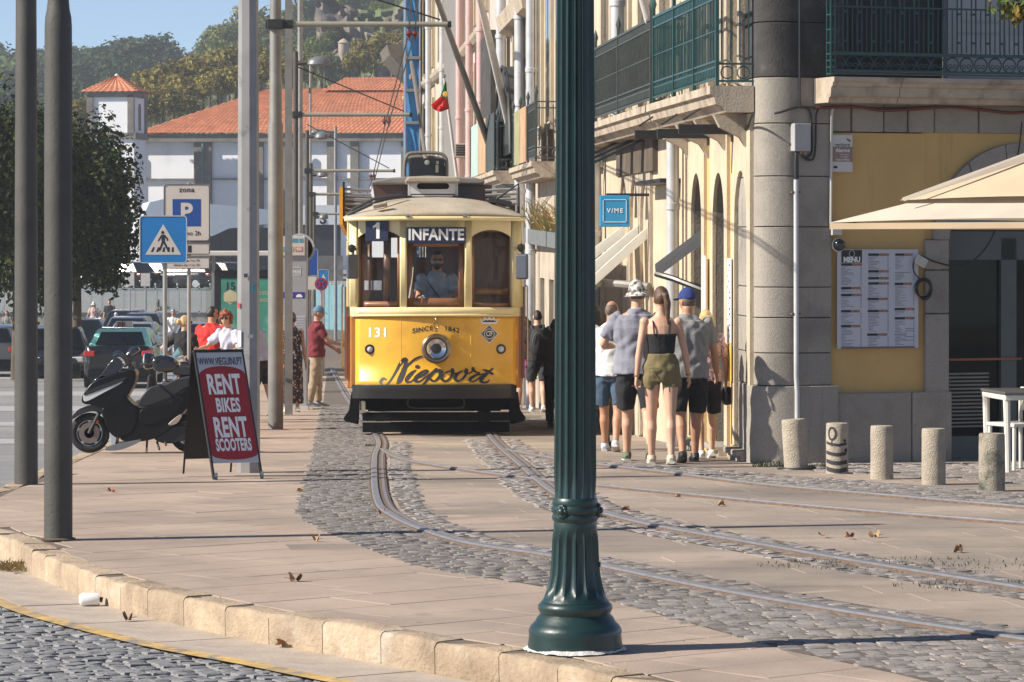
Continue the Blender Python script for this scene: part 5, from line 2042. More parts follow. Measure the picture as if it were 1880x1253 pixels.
def chair(label, loc, rz, m, h=.45, bh=.85, group=None):
 t = thing('chair', label, 'chair', loc, rz, group)
 b = B()
 b.box((0, 0, h), (.42, .42, .035))
 b.obj('seat', m, t, bevel=.01)
 b = B()
 b.box((0, .2, bh - .14), (.42, .03, .22), rot=(rad(-6), 0, 0))
 b.obj('backrest', m, t, bevel=.01)
 for sx in (-1, 1):
  for sy in (-1, 1):
   b = B()
   b.cyl((sx * .19, sy * .19, 0), (sx * .18, sy * .18, h if sy < 0 else bh - .05), .018, .02, 8)
   b.obj('leg', m, t)
 return t
M_orange = mat('orange_plastic', (.55, .14, .02), .4, var=.1)
p = wcs(1795, 1.1, 0)
chair('orange chair standing inside behind the cafe door glass', (p.x, p.y, G(33.8) + .05), rad(15), M_orange, .5, .95)
p = wcs(1835, 1.6, 0)
tb = thing('cafe_table', 'round white topped table inside the cafe behind the glass', 'table', (p.x, p.y, G(33.8) + .05))
b = B()
b.lathe([(0, .74), (.34, .74), (.34, .715), (0, .71)], 28)
b.obj('tabletop', M_wh, tb, 40)
b = B()
b.lathe([(.2, 0), (.2, .02), (.025, .05), (.025, .71)], 16)
b.obj('pedestal', M_mgrey, tb, 40)
z0b, z1b = cz(188, 1), cz(146, 1)
bp = .45
b = B()
x0, x1 = cxl(1530, bp), cxl(1980)
hh = z1b - z0b
prof = [(.05, z0b - .02), (-bp + .12, z0b - .02), (-bp + .1, z0b + hh * .1), (-bp + .06, z0b + hh * .2), (-bp + .05, z0b + hh * .55), (-bp + .02, z0b + hh * .62), (-bp + .01, z0b + hh * .75), (-bp - .02, z0b + hh * .82), (-bp - .02, z1b), (.05, z1b)]
for k, (a, c) in enumerate(((x0, cxl(1657, bp)), (cxl(1657, bp), x1))):
 b = B()
 b.prism([(y, z) for y, z in prof], a, c - .008, 'yz')
 o = b.obj('balcony_slab' if k else 'balcony_slab', M_slabst, cor)
 if k == 0:
  balc = o
M_dteal = mat('dark_teal_iron', (.006, .033, .032), .45, var=.2, scale=6, coat=.2)
yr = -bp + .05
def hz_bar(px0, px1, py, th, name='rail', m=M_dteal, y=yr):
 a0, a1 = cxl(px0, bp), cxl(px1, bp)
 zz_ = cz(py, 1)
 b = B()
 b.box(((a0 + a1) / 2, y, zz_), (a1 - a0, .03, th * q))
 return b.obj(name, m, balc)
hz_bar(1532, 1960, 103, 6)
hz_bar(1532, 1960, 134, 4)
hz_bar(1532, 1960, 139, 3)
hz_bar(1532, 1960, 18, 3)
b0_ = B()
for k in range(17):
 px = 1543 + 26.2 * k
 a = cxl(px, bp)
 r = 12.2 * q
 zc_ = cz(120, 1)
 b = B()
 b.tube([(a + r * math.cos(t), yr, zc_ + r * math.sin(t)) for t in [2 * PI * i / 20 for i in range(20)]], .008, 5, closed=True)
 for sg in (-1, 1):
  b.tube([(a + sg * (.35 * r + (.35 - .02 * i) * r * math.cos(i * .7)), yr, zc_ - .3 * r + (.4 - .03 * i) * r * math.sin(i * .7)) for i in range(10)], .006, 4)
 b.obj('scroll_ring', M_dteal, balc, fix=False)
 px = 1556 + 26.2 * k
 for dx in (-4, 4):
  b = B()
  a = cxl(px + dx, bp)
  b.box((a, yr, (cz(101, 1) + cz(-70, 1)) / 2), (.012, .012, cz(-70, 1) - cz(101, 1)))
  b.obj('baluster', M_dteal, balc)
 a = cxl(px, bp)
 for py in (80, 27):
  b = B()
  b.box((a, yr, cz(py, 1)), (9 * q, .02, 4 * q))
  b.obj('baluster_collar', M_dteal, balc)
 px = 1569 + 26.2 * k
 b = B()
 a = cxl(px - 26, bp)
 b.box((a, yr, (cz(98, 1) + cz(20, 1)) / 2), (.01, .01, cz(20, 1) - cz(98, 1)))
 b.obj('baluster', M_dteal, balc)
b = B()
a = cxl(1533, bp)
for dx in (-.022, .022):
 for dy in (0, .08):
  b.box((a + dx, yr + dy, (cz(143, 1) + cz(-70, 1)) / 2), (.014, .014, cz(-70, 1) - cz(143, 1)))
for py in (140, 128, 116, 104, 84, 60, 33, 5):
 b.box((a, yr + .04, cz(py, 1)), (.06, .1, .014))
for py in (122, 110):
 b.tube([(a + .025 * math.cos(t), yr - .005, cz(py, 1) + .025 * math.sin(t)) for t in [2 * PI * i / 12 for i in range(12)]], .006, 4, closed=True)
b.obj('end_post', M_teal, balc, fix=False)
b = B()
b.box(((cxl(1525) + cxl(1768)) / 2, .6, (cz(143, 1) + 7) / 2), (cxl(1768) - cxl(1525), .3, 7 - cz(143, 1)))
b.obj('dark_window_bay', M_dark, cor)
b = B()
b.box(((cxl(1765) + cxl(1990)) / 2, .35, (cz(141, 1) + 7) / 2), (cxl(1990) - cxl(1765), .1, 7 - cz(141, 1)))
sh = b.obj('pale_shutter', mat('pale_grey_door', (.3, .31, .33), .6, var=.05), cor)
b = B()
for x0_, x1_, ya, yb in ((1783, 1862, 97, 56), (1783, 1862, 50, 34), (1872, 1950, 97, 56), (1783, 1862, 28, -40)):
 b.box(((cxl(x0_) + cxl(x1_)) / 2, .295, (cz(ya, 1) + cz(yb, 1)) / 2), (cxl(x1_) - cxl(x0_), .012, cz(yb, 1) - cz(ya, 1)))
b.obj('shutter_panel', mat('pale_panel', (.34, .35, .37), .6, var=.05), sh)
b = B()
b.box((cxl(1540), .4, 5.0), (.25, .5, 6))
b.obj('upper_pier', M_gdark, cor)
# ---- things fixed on the wall
def onwall(px, py, dy=0.0):
 a = cxl(px, dy)
 return Vector((cx0 + a * math.cos(TH) + dy * math.sin(TH), 33 + a * math.sin(TH) - dy * math.cos(TH), cz(py, a)))
bx = thing('junction_box', 'small grey metal junction box fixed to the granite pier', 'box', onwall(1466, 253), TH)
b = B()
b.box((0, -.05, 0), (31 * q, .1, 48 * q))
b.obj('casing', mat('box_grey', (.33, .33, .33), .5, var=.1, dirt=((.2, .15, .1), 9, .66, .76)), bx, bevel=.008)
b = B()
for k in range(3):
 b.cyl(((-8 + 8 * k) * q, -.05, -24 * q), ((-8 + 8 * k) * q, -.05, -29 * q), .018, n=8)
b.obj('cable_gland', mat('gland_brass', (.3, .2, .12), .5), bx)
cd = thing('conduit_pipe', 'white metal conduit pipe running down the granite pier into a bollard', 'pipe', onwall(1459, 770), TH)
zz_ = lambda py: cz(py, .35) - cz(770, .35)
b = B()
b.tube([(0, -.06, 0), (0, -.06, zz_(722)), (-4 * q * 0 - .01, -.06, zz_(690)), (-.012, -.06, zz_(328))], .025, 12)
b.obj('pipe', mat('conduit_white', (.5, .5, .5), .5, metal=.2, dirt=((.3, .18, .1), 7, .66, .76)), cd, True)
b = B()
b.tube([(-.012, -.06, zz_(330)), (-.012, -.06, zz_(296)), (-.006, -.06, zz_(276))], [.026, .024, .012], 10)
b.obj('black_sleeve', M_black, cd, True)
for py in (353, 576):
 b = B()
 b.box((-.012, -.045, zz_(py)), (16 * q, .05, 2.5 * q))
 b.obj('pipe_clip', M_rust, cd)
def cable(label, pts, r=.012, m=M_iron, name='cable'):
 b = B()
 b.tube(smoothpts([onwall(*p) for p in pts], 6), r, 6)
 return tag(b.obj(name, m, None, True), label, 'cable')
cable('black cable looping from the pier edge down behind the grey box', [(1422, 209, -.01), (1438, 205, .03), (1466, 197, .03), (1486, 203, .03), (1490, 240, .03), (1490, 280, .03), (1478, 290, .04), (1470, 282, .05)])
cable('second black cable looping down right of the grey box', [(1466, 197, .05), (1500, 199, .05), (1498, 215, .05), (1497, 270, .05), (1492, 293, .05), (1478, 292, .05)])
cable('thick black and red cable bundle strung along below the balcony slab', [(1495, 199, .05), (1570, 197, .05), (1620, 203, .06), (1680, 201, .06), (1745, 197, .06), (1800, 202, .06), (1860, 208, .06), (1900, 203, .06)], .016, mat('red_cable', (.14, .03, .03), .6))
cable('thin black cable strung just above the red one', [(1560, 198, .05), (1640, 199, .07), (1740, 195, .07), (1790, 193, .07), (1900, 197, .07)], .009)
cable('vertical black cable in the joint of the pier', [(1468, -30, .02), (1468, 100, .02), (1468, 196, .02)], .011)
cable('white plastic cable duct running down the edge of the yellow wall', [(1530, 201, .03), (1527, 212, .03), (1526, 300, .03), (1525, 412, .03)], .014, M_wframe)
cable('black lamp lead sagging across the cafe door top', [(1832, 410, .1), (1815, 448, .1), (1785, 480, .08), (1755, 489, .08), (1720, 482, .06), (1700, 474, .06), (1690, 470, .06)], .009)
cable('thin black wire hanging over the arch stones', [(1876, 225, .05), (1872, 265, .05), (1866, 300, .05)], .008)
al = thing('alarm_sign', 'small white and brown alarm sign on the yellow wall under the balcony', 'sign', onwall(1546, 282), TH)
b = B()
b.box((0, -.004, 0), (39 * q, .008, 65 * q))
b.obj('plate', mat('sign_white', (.55, .53, .5), .5, var=.04), al, bevel=.003)
b = B()
b.box((0, -.010, -1.5 * q), (38 * q, .004, 26 * q))
b.obj('brown_band', mat('sign_brown', (.26, .17, .14), .5, var=.04), al)
text_on('verisure', lambda x, y: (x, -.012, y + 15 * q), M_ink, al, size=.05, sx=1.0)
text_on('Alarme', lambda x, y: (x, -.014, y + 5 * q), M_wh, al, size=.052, sx=1.0, bold=.001)
text_on('Aviso à Polícia', lambda x, y: (x, -.014, y - 11 * q), M_wh, al, size=.026, bold=.0005)
text_on('com registo', lambda x, y: (x + .02, -.014, y - 2 * q), M_wh, al, size=.02)
text_on('de imagem', lambda x, y: (x + .02, -.014, y - 6 * q), M_wh, al, size=.02)
b = B()
b.prism([(-.01 + 10 * q, 26 * q), (16 * q, 22 * q), (14 * q, 20 * q), (8 * q, 24 * q)], -.008, -.012)
b.prism([(-17 * q, -26 * q), (-10 * q, -26 * q), (-10 * q, -22 * q), (-17 * q, -22 * q)], -.008, -.012)
b.obj('camera_symbol', M_ink, al)
sc_ = thing('security_camera', 'round black dome camera on a white bracket above the menu', 'camera', onwall(1538, 450), TH)
b = B()
b.lathe([(0, -.075), (.03, -.07), (.055, -.045), (.064, -.01), (.064, 0)], 24, (0, -.02, 0), 'y')
b.obj('dome', mat('dome_black', (.01, .011, .013), .08, coat=1, var=0), sc_, True)
b = B()
b.lathe([(.064, -.02), (.072, -.012), (.072, 0)], 24, (0, -.01, 0), 'y')
b.box((-6 * q, -.03, 28 * q), (18 * q, .06, 22 * q))
b.obj('bracket', M_wframe, sc_)
mw0, mw1, mp0, mp1 = cxl(1533), cxl(1689), 463, 635
mn = thing('menu_board', 'large white MENU board with three printed columns on the yellow wall', 'menu', onwall(1611, 549), TH)
mx = lambda px: (px - 1611) * q
mz = lambda py: (549 - py) * q
b = B()
b.box((0, -.006, 0), (156 * q, .012, 172 * q))
b.obj('board', mat('menu_paper', (.5, .51, .57), .5, var=.03), mn)
b = B()
def rect(b, x0, y0, x1, y1, y=-.0135):
 b.add([(mx(x0), y, mz(y1)), (mx(x1), y, mz(y1)), (mx(x1), y, mz(y0)), (mx(x0), y, mz(y0))], [(0, 1, 2, 3)])
rect(b, 1540.5, 464, 1580, 486)
b.obj('menu_header', M_ink, mn, fix=False)
text_on('MENU', lambda x, y: (x + mx(1560.5), -.0155, y + mz(481)), M_wh, mn, size=.068, sx=.98, bold=.004)
b = B()
b.tube([(mx(1560.5) + 5.3 * q * math.cos(t), -.015, mz(470.5) + 5.3 * q * math.sin(t)) for t in [2 * PI * i / 20 for i in range(20)]], .0022, 4, closed=True)
b.obj('menu_emblem', M_wh, mn)
heads = [(1540, 487, 1580), (1540, 528, 1578), (1540, 540, 1580), (1540, 568, 1576), (1540, 594, 1577),
  (1592, 470, 1632), (1592, 499, 1632), (1592, 511, 1632), (1592, 520, 1632), (1591, 547, 1631), (1591, 568, 1631), (1590, 609, 1629),
  (1644, 470, 1678), (1643, 521, 1676), (1643, 565, 1682), (1643, 581, 1682)]
b = B()
b2 = B()
for x0, y, x1 in heads:
 rect(b, x0, y, x0 + (x1 - x0) * .52, y + 4.4)
 rect(b2, x0 + (x1 - x0) * .53, y, x1, y + 4.4)
stuff(b.obj('section_heading', M_ink, mn, fix=False))
stuff(b2.obj('food_picture', mat('food_print', (.32, .15, .09), .6, var=.7, scale=60), mn, fix=False))
b = B()
for cx_, w_, spans in ((1540, 40, ((493, 526), (533.5, 538), (546, 566), (574, 592), (600, 632))), (1592, 40, ((476, 497), (505, 509), (526, 545), (553, 566), (574, 607), (615, 631))), (1644, 38, ((476, 498), (503, 518), (527, 562), (571, 578), (588, 630)))):
 for a_, c_ in spans:
  y = a_
  while y < c_:
   rect(b, cx_, y, cx_ + w_ * RA.uniform(.15, .62), y + .75)
   rect(b, cx_ + w_ - 3, y, cx_ + w_ - .5, y + .9)
   y += 2.55
rect(b, 1540, 632, 1682, 635, -.0138)
for x0, x1, y in ((1643, 1673, 503), (1642, 1662, 611), (1642, 1681, 621), (1663, 1681, 601), (1663, 1681, 605), (1663, 1681, 615)):
 rect(b, x0, y, x1, y + .9, -.0138)
stuff(b.obj('menu_text', mat('menu_grey', (.12, .12, .14), .6), mn, fix=False))
fd = thing('floodlight', 'small white floodlight with a coiled black lead on the menu corner', 'lamp', onwall(1686, 480), TH)
b = B()
b.box((0, -.06, 0), (22 * q, .03, 16 * q), rot=(0, rad(28), 0))
b.obj('lamp_body', mat('flood_white', (.5, .5, .47), .5), fd, bevel=.006)
b = B()
b.box((0, -.078, 0), (16 * q, .004, 10 * q), rot=(0, rad(28), 0))
b.obj('lamp_glass', mat('flood_glass', (.42, .42, .34), .2), fd)
b = B()
for k in range(4):
 cxo, czo, rx_, rz_ = (8 + RA.uniform(-3, 3)) * q, (-47 + RA.uniform(-3, 3)) * q, RA.uniform(13, 17) * q, RA.uniform(15, 19) * q
 b.tube([(cxo + rx_ * math.cos(t), -.03 - .008 * k, czo + rz_ * math.sin(t)) for t in [2 * PI * i / 22 for i in range(22)]], .0075, 5, closed=True)
b.tube(smoothpts([(-8 * q, -.05, 4 * q), (-14 * q, -.05, -4 * q), (-12 * q, -.05, -20 * q), (2 * q, -.05, -34 * q)], 5), .0075, 5)
b.obj('coiled_lead', M_black, fd, True)
# ---------------------------------------------------------------- bollards
M_boll = mat('bollard_granite', (.42, .36, .28), .95, var=.18, scale=6, bump=1.0, bscale=70, rnd=.06, dirt=[((.2, .18, .14), 5, .55, .8)])
M_bollm = mat('mossy_bollard', (.36, .31, .24), .95, var=.2, scale=6, bump=1.0, bscale=70, dirt=[((.05, .07, .05), 4, .47, .62)])
bl = [(1462, 862, 92, 44, 'leaning granite bollard at the pier with the conduit pipe rising from it', 0), (1537, 870, 93, 41, 'granite bollard painted with black rings and an eye shape', 1),
 (1619, 880, 98, 42, 'plain granite bollard in front of the yellow wall, middle of the five', 0), (1714, 890, 103, 44, 'granite bollard in front of the door jamb', 0),
 (1821, 902, 106, 48, 'granite bollard stained dark at its top beside the white table leg', 2)]
for px, py, h, w, lab, kind in bl:
 x, y, z = gp(px, py)
 s_ = y / F
 t = thing('bollard', lab, 'bollard', (x, y, z), RA.random() * 6, 'granite bollards in front of the cafe')
 b = B()
 r = w * s_ / 2
 hh = h * s_
 prof = [(r * 1.02, -.05)] + [(r * (1.0 + RA.uniform(-.012, .012)), hh * i / 8) for i in range(8)] + [(r * .985, hh - .012), (r * .94, hh), (0, hh + .004)]
 b.lathe(prof, 28)
 b.obj('shaft', M_bollm if kind == 2 else M_boll, t, 50)
 if px == 1462:
  t.rotation_euler = (0, rad(-3.5), 0)
  t.rotation_euler.z = 0
  b = B()
  b.lathe([(.19, 0), (.18, .02), (.12, .025)], 20)
  b.obj('iron_foot', M_iron, t, 40)
 if kind == 1:
  t.rotation_euler = (0, 0, 0)
  b = B()
  ri_ = r * 1.012
  def surf(a, z, o=0):
   return ((ri_ + o) * math.cos(a), (ri_ + o) * math.sin(a), z)
  for f_, w_ in ((.61, .012), (.42, .016), (.25, .018), (.1, .02)):
   b.grid(lambda a, k: surf(a, hh * (f_ - .03 * math.cos((a + 1.6) * 1.6)) + k * w_, .001), [-2.9 + 2.2 * i / 16 for i in range(17)], (-1, 1))
  for a0, f_, rr in ((-.95, .66, .015), (-.8, .47, .02), (-.8, .24, .02), (-.8, .09, .02)):
   b.add([surf(a0 + rr / ri_ * math.cos(q2), hh * f_ + rr * math.sin(q2), .002) for q2 in [2 * PI * i / 12 for i in range(12)]], [list(range(12))])
  n = 18
  b.grid(lambda i, k: surf(-2.15 + (.028 + .016 * k) / ri_ * math.cos(2 * PI * i / n), hh * .8 + (.045 + .02 * k) * math.sin(2 * PI * i / n), .002), range(n + 1), (0, 1))
  b.grid(lambda z_, k: surf(-2.15 + k * .06, z_, .0015), [hh * .55, hh * .68], (-1, 1))
  b.obj('spray_paint', mat('spray_black', (.03, .03, .035), .8), t, fix=False)
# ---------------------------------------------------------------- cafe table and chair outside, right edge
M_plw = mat('white_plastic', (.62, .58, .52), .45, var=.05)
d = gp(1868, 868)[1]
q3 = d / F
tb = thing('cafe_table', 'white plastic cafe table at the right edge behind the last bollard', 'table', (PX(1905, d), d, G(d)), rad(8))
b = B()
b.box((0, .35, (868 - 722) * q3), (.66, .8, .03))
b.obj('tabletop', mat('dark_tabletop', (.1, .095, .09), .3), tb, bevel=.008)
b = B()
b.box((0, .35, (868 - 730) * q3), (.64, .78, .05))
b.obj('apron', M_plw, tb, bevel=.008)
for sx, sy in ((-1, 0), (1, 0), (-1, 1), (1, 1)):
 b = B()
 b.tube([(sx * .28, .0 + sy * .7, 0), (sx * .29, .02 + sy * .68, (868 - 728) * q3)], [.025, .035], 8)
 b.obj('leg', M_plw, tb, 40)
b = B()
b.box((.1, .2, (868 - 718) * q3), (.3, .2, .006))
tag(b.obj('menu_sheet', M_ink, tb), '', '') if False else b.obj('table_mat', M_ink, tb)
chair('white plastic chair pushed under the cafe table at the right edge', (PX(1868, d + .55), d + .55, G(d + .5)), rad(-60), M_plw, .43, .8)
# ---------------------------------------------------------------- parasol
M_par = mat('parasol_cloth', (.6, .53, .43), .85, var=.07, scale=2, trans=.22, bump=.1, bscale=6)
D = 30.2
um = thing('parasol', 'big cream parasol with two tiers shading the cafe door', 'parasol', (PX(2080, D), D, G(D)))
ux = lambda px: (px - 2080) * D / F
uz = lambda py: PZ(py, D) - G(D)
R0 = -ux(1527)
ze, za = uz(409), uz(245)
b = B()
cor_ = [(-R0, .2, ze), (0, -R0 * .62, ze + .01), (R0, 0, ze), (0, R0 * .75, ze)]
N_ = 10
def tier(b, cs, apex, sag):
 for k in range(4):
  a, c = Vector(cs[k]), Vector(cs[(k + 1) % 4])
  ap = Vector(apex)
  def fn(i, j):
   t, w = i / N_, j / N_
   e = a.lerp(c, t)
   p = e.lerp(ap, w)
   p.z -= sag * math.sin(PI * w) * (.4 + 1.0 * math.sin(PI * t)) + .03 * math.sin(PI * t) * (1 - w) * -1
   return p
  b.grid(fn, range(N_ + 1), range(N_ + 1))
tier(b, cor_, (0, 0, za - .05), .06)
b.obj('canopy', M_par, um, 50, fix=False)
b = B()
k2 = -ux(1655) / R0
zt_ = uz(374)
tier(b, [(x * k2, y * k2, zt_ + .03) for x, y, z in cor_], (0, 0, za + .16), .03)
b.obj('top_vent', mat('parasol_top_shade', (.5, .385, .26), .85, var=.06, trans=.08), um, 50, fix=False)  # same cream cloth, browned to paint in the shade under the upper tier
b = B()
v0, v1 = Vector((-R0 * k2, .0, zt_ + .05)), Vector((0, 0, za + .18))
b.add([v0 + Vector((0, -.02, 0)), v1 + Vector((0, -.02, 0)), v1 + Vector((0, -.02, -.06)), v0.lerp(v1, .5) + Vector((0, -.03, -.075)), v0 + Vector((.02, -.03, -.03))], [(0, 1, 2, 3, 4)])
b.obj('sunlit_ridge_strip', M_par, um, fix=False)  # added pale strip, paints the sunlit ridge of the upper tier
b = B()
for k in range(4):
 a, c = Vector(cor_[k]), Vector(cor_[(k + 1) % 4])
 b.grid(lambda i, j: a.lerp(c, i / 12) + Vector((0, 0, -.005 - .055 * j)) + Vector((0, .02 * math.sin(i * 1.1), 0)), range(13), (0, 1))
b.obj('valance', mat('parasol_valance_shade', (.5, .38, .25), .85, var=.05, trans=.2), um, 50, fix=False)  # shade of the canopy underside put into the valance colour
b = B()
b.cyl((0, 0, 0), (0, 0, za), .035, n=12)
b.obj('mast', M_mgrey, um, 40)
for k in range(4):
 b = B()
 c = Vector(cor_[k])
 b.cyl((c.x * .97, c.y * .97, c.z - .03), (0, 0, za - .12), .014, n=6)
 b.obj('rib', M_dgrey, um)
b = B()
b.lathe([(.45, 0), (.45, .08), (.06, .12)], 20)
b.obj('foot', M_gran, um, 40)
# ---------------------------------------------------------------- people
def skin(n, c):
 return mat('skin_' + n, c, .55, var=.1, scale=6)
SK1, SK2, SK3 = skin('light', (.56, .33, .22)), skin('tanned', (.42, .22, .13)), skin('deep', (.1, .05, .03))
HB = mat('brown_hair', (.09, .045, .022), .5, var=.4, scale=25, bump=.4, bscale=60)
HD = mat('dark_hair', (.02, .014, .011), .5, var=.4, scale=25, bump=.4, bscale=60)
HBL = mat('blonde_hair', (.5, .34, .15), .5, var=.3, scale=25, bump=.4, bscale=60)
HR = mat('red_hair', (.22, .05, .02), .6, var=.4, scale=20, bump=.6, bscale=40)
HG = mat('grey_brown_hair', (.12, .085, .065), .6, var=.35, scale=30, bump=.4, bscale=60)
def cloth(n, c, var=.1):
 return mat('cloth_' + n, c, .9, var=var, scale=7, bump=.35, bscale=35)
M_shoe_w = mat('white_shoe', (.62, .6, .57), .6, var=.1)
M_shoe_k = mat('black_shoe', (.015, .015, .015), .5)
M_lensk = mat('sunglass_black', (.008, .008, .009), .15)
def remesh(b, v, wr=0.0, seed=0, smooth=2):
 me0 = b.mesh('t', None)
 mods = [('REMESH', dict(mode='VOXEL', voxel_size=v, use_smooth_shade=True))]
 if smooth:
  mods.append(('SMOOTH', dict(factor=.5, iterations=smooth)))
 me = baked(me0, mods)
 bpy.data.meshes.remove(me0)
 n = len(me.vertices)
 if wr:
  co = np.empty(n * 3)
  no = np.empty(n * 3)
  me.vertices.foreach_get('co', co)
  me.vertices.foreach_get('normal', no)
  co, no = co.reshape(-1, 3), no.reshape(-1, 3)
  x, y, z = co[:, 0] + seed, co[:, 1], co[:, 2]
  d = np.sin(z * 38 + x * 24 + 3 * np.sin(x * 13 + y * 9) + seed) * .5 + np.sin(z * 21 - x * 43 + 2 * np.sin(z * 17 + seed)) * .5 + np.sin(x * 60 + z * 9 + y * 22) * .35
  co += no * (d * wr)[:, None]
  me.vertices.foreach_set('co', co.ravel())
 me.polygons.foreach_set('use_smooth', [True] * len(me.polygons))
 me.update()
 return me
def headshape(s, hair=None, grow=1.0):
 """points of a head facing +y, centred on its middle; hair masks pull the face side in"""
 rows = []
 for i in range(19):
  la = -PI / 2 + PI * i / 18
  row = []
  for j in range(24):
   lo = 2 * PI * j / 24
   d = Vector((math.cos(la) * math.sin(lo), math.cos(la) * math.cos(lo), math.sin(la)))
   x, y, z = d.x * .077, d.y * .098, d.z * .122
   if d.z < 0:
    x *= 1 + .28 * d.z
    y *= 1 + (.12 * d.z if d.y > 0 else .3 * d.z)
   if d.y > 0:
    y += .026 * math.exp(-(d.x / .17) ** 2 - ((d.z + .12) / .2) ** 2)
    y -= .010 * math.exp(-((abs(d.x) - .38) / .2) ** 2 - ((d.z - .08) / .16) ** 2)
    y += .006 * math.exp(-(d.x / .35) ** 2 - ((d.z + .48) / .12) ** 2)
   k = grow
   if hair:
    k = grow if hair(d) else .86
   row.append((x * k * s, y * k * s, z * k * s))
  rows.append(row)
 return rows
def add_shell(b, rows, M_):
 n = len(rows[0])
 vs = [M_ @ Vector(q) for r in rows for q in r]
 fs = [(i * n + j, i * n + (j + 1) % n, (i + 1) * n + (j + 1) % n, (i + 1) * n + j) for i in range(len(rows) - 1) for j in range(n)]
 b.add(vs, fs)
def ell(b, c, r, n=10, M_=None):
 rows = [[(r[0] * math.cos(la) * math.cos(lo), r[1] * math.cos(la) * math.sin(lo), r[2] * math.sin(la)) for lo in [2 * PI * j / n for j in range(n)]] for la in [-PI / 2 + PI * i / n for i in range(n + 1)]]
 add_shell(b, rows, Matrix.Translation(c) @ (M_ or Matrix.Identity(4)))
def person(label, px, pyb, hpx, yaw=0, fem=False, sk=SK1, lean=0, legL=(14, 6), legR=(-12, 22), armL=(-12, 8, 22, 0), armR=(14, 8, 24, 0),
  head=(0, 0), top=None, bottom=None, hair=None, hat=None, shoe=M_shoe_w, v=.012, group=None, loc=None, Ht=None, build=1.0,
  glasses=False, sock=None, seat=False, extra=None, heel=(0, 25), beard=None):
 if loc is None:
  x, y, z = gp(px, pyb)
  Ht = hpx * y / F
 else:
  x, y, z = loc
 k = Ht / 1.75
 t = thing('person', label, 'person', (x, y, z), rad(yaw), group)
 hz = .875 * k
 sx = (.168 if fem else .192) * k * build ** .5
 hx = .088 * k
 wide = build
 def ln(p):                                  # forward lean about the hips
  d = p.z - hz
  return Vector((p.x, p.y + math.sin(rad(lean)) * max(0, d), p.z - (1 - math.cos(rad(lean))) * max(0, d)))
 if fem:
  T = [(.80, .12, .095), (.86, .165, .115), (.93, .172, .118), (1.0, .15, .1), (1.08, .125, .09), (1.18, .132, .095), (1.28, .148, .108), (1.36, .152, .095), (1.42, .13, .075), (1.46, .07, .06), (1.50, .05, .052), (1.56, .048, .05)]
 else:
  T = [(.80, .125, .1), (.86, .16, .115), (.93, .165, .118), (1.02, .155, .11), (1.1, .155, .108), (1.2, .17, .115), (1.3, .185, .122), (1.38, .185, .105), (1.43, .15, .085), (1.47, .085, .07), (1.51, .06, .062), (1.57, .057, .06)]
 def torso(b, z0, z1, g, wid=1.0, stop=None):
  pts, rs = [], []
  for zz, rx, ry in T:
   if z0 - 1e-6 <= zz <= z1 + 1e-6:
    w_ = wide if zz < 1.45 else 1
    pts.append(ln(Vector((0, 0, zz * k))))
    rs.append(((rx * w_ + g) * k, (ry * w_ + g) * k))
  b.tube(pts, rs, 18, flat=(1, 0, 0))
 J = {}
 for sgn, nm, (a, kn), hl in ((-1, 'L', legL, heel[0]), (1, 'R', legR, heel[1])):
  h = Vector((sgn * hx, 0, hz))
  a1, a2 = rad(a), rad(a - kn)
  knee = h + Vector((sgn * .01 * k, math.sin(a1), -math.cos(a1))) * (.425 * k)
  ank = knee + Vector((0, math.sin(a2), -math.cos(a2))) * (.41 * k)
  J[nm] = (h, knee, ank, rad(hl))
 low = min(J['L'][2].z - .075 * k, J['R'][2].z - .075 * k) if not seat else 0
 off = Vector((0, 0, -low))
 A = {}
 for sgn, nm, (fw, out, el, inw) in ((-1, 'L', armL), (1, 'R', armR)):
  s = ln(Vector((sgn * sx, 0, 1.395 * k)))
  d1 = Vector((sgn * math.sin(rad(out)), math.cos(rad(out)) * math.sin(rad(fw)), -math.cos(rad(out)) * math.cos(rad(fw))))
  e = s + d1 * (.3 * k)
  o2 = rad(out - inw)
  d2 = Vector((sgn * math.sin(o2), math.cos(o2) * math.sin(rad(fw + el)), -math.cos(o2) * math.cos(rad(fw + el))))
  w = e + d2 * (.255 * k)
  A[nm] = (s, e, w, d2, sgn)
 b = B()
 torso(b, .80, 1.6, 0)
 fm = .92 if fem else 1.0
 for nm in 'LR':
  h, kn, an, hl = J[nm]
  q = lambda a, c, f: a.lerp(c, f)
  ca = kn.lerp(an, .3) - Vector((0, .012 * k, 0))
  b.tube([h + Vector((0, 0, .03 * k)), q(h, kn, .3), q(h, kn, .7), kn, q(kn, an, .12), ca, q(kn, an, .65), an], [r * k * fm * (wide if i < 3 else 1) for i, r in enumerate((.088, .088, .068, .057, .054, .058, .044, .036))], 12)
  f0 = Vector((0, math.cos(hl), -math.sin(hl)))
  up = Vector((0, math.sin(hl), math.cos(hl)))
  hb = an - up * .045 * k
  b.tube([hb - f0 * .05 * k, hb + f0 * .03 * k, hb + f0 * .1 * k - up * .01 * k, hb + f0 * .185 * k - up * .022 * k], [(.03 * k, .03 * k), (.037 * k, .034 * k), (.042 * k, .025 * k), (.03 * k, .014 * k)], 10, flat=(1, 0, 0))
  s, e, w, d2, sgn = A[nm]
  ra = 1.0 if not fem else .84
  ell(b, s, (.062 * k * ra,) * 3, 10)
  b.tube([s, s.lerp(e, .35), e, e.lerp(w, .2), w], [r * k * ra for r in (.055, .05, .041, .044, .028)], 10)
  side = Vector((-sgn, 0, 0))
  fwd = (Vector((0, 1, 0)) - d2 * d2.y).normalized() if abs(d2.y) < .95 else Vector((0, 0, 1))
  pl = d2.cross(fwd).normalized()
  if pl.dot(side) < 0:
   pl = -pl
  p1 = w + d2 * .085 * k
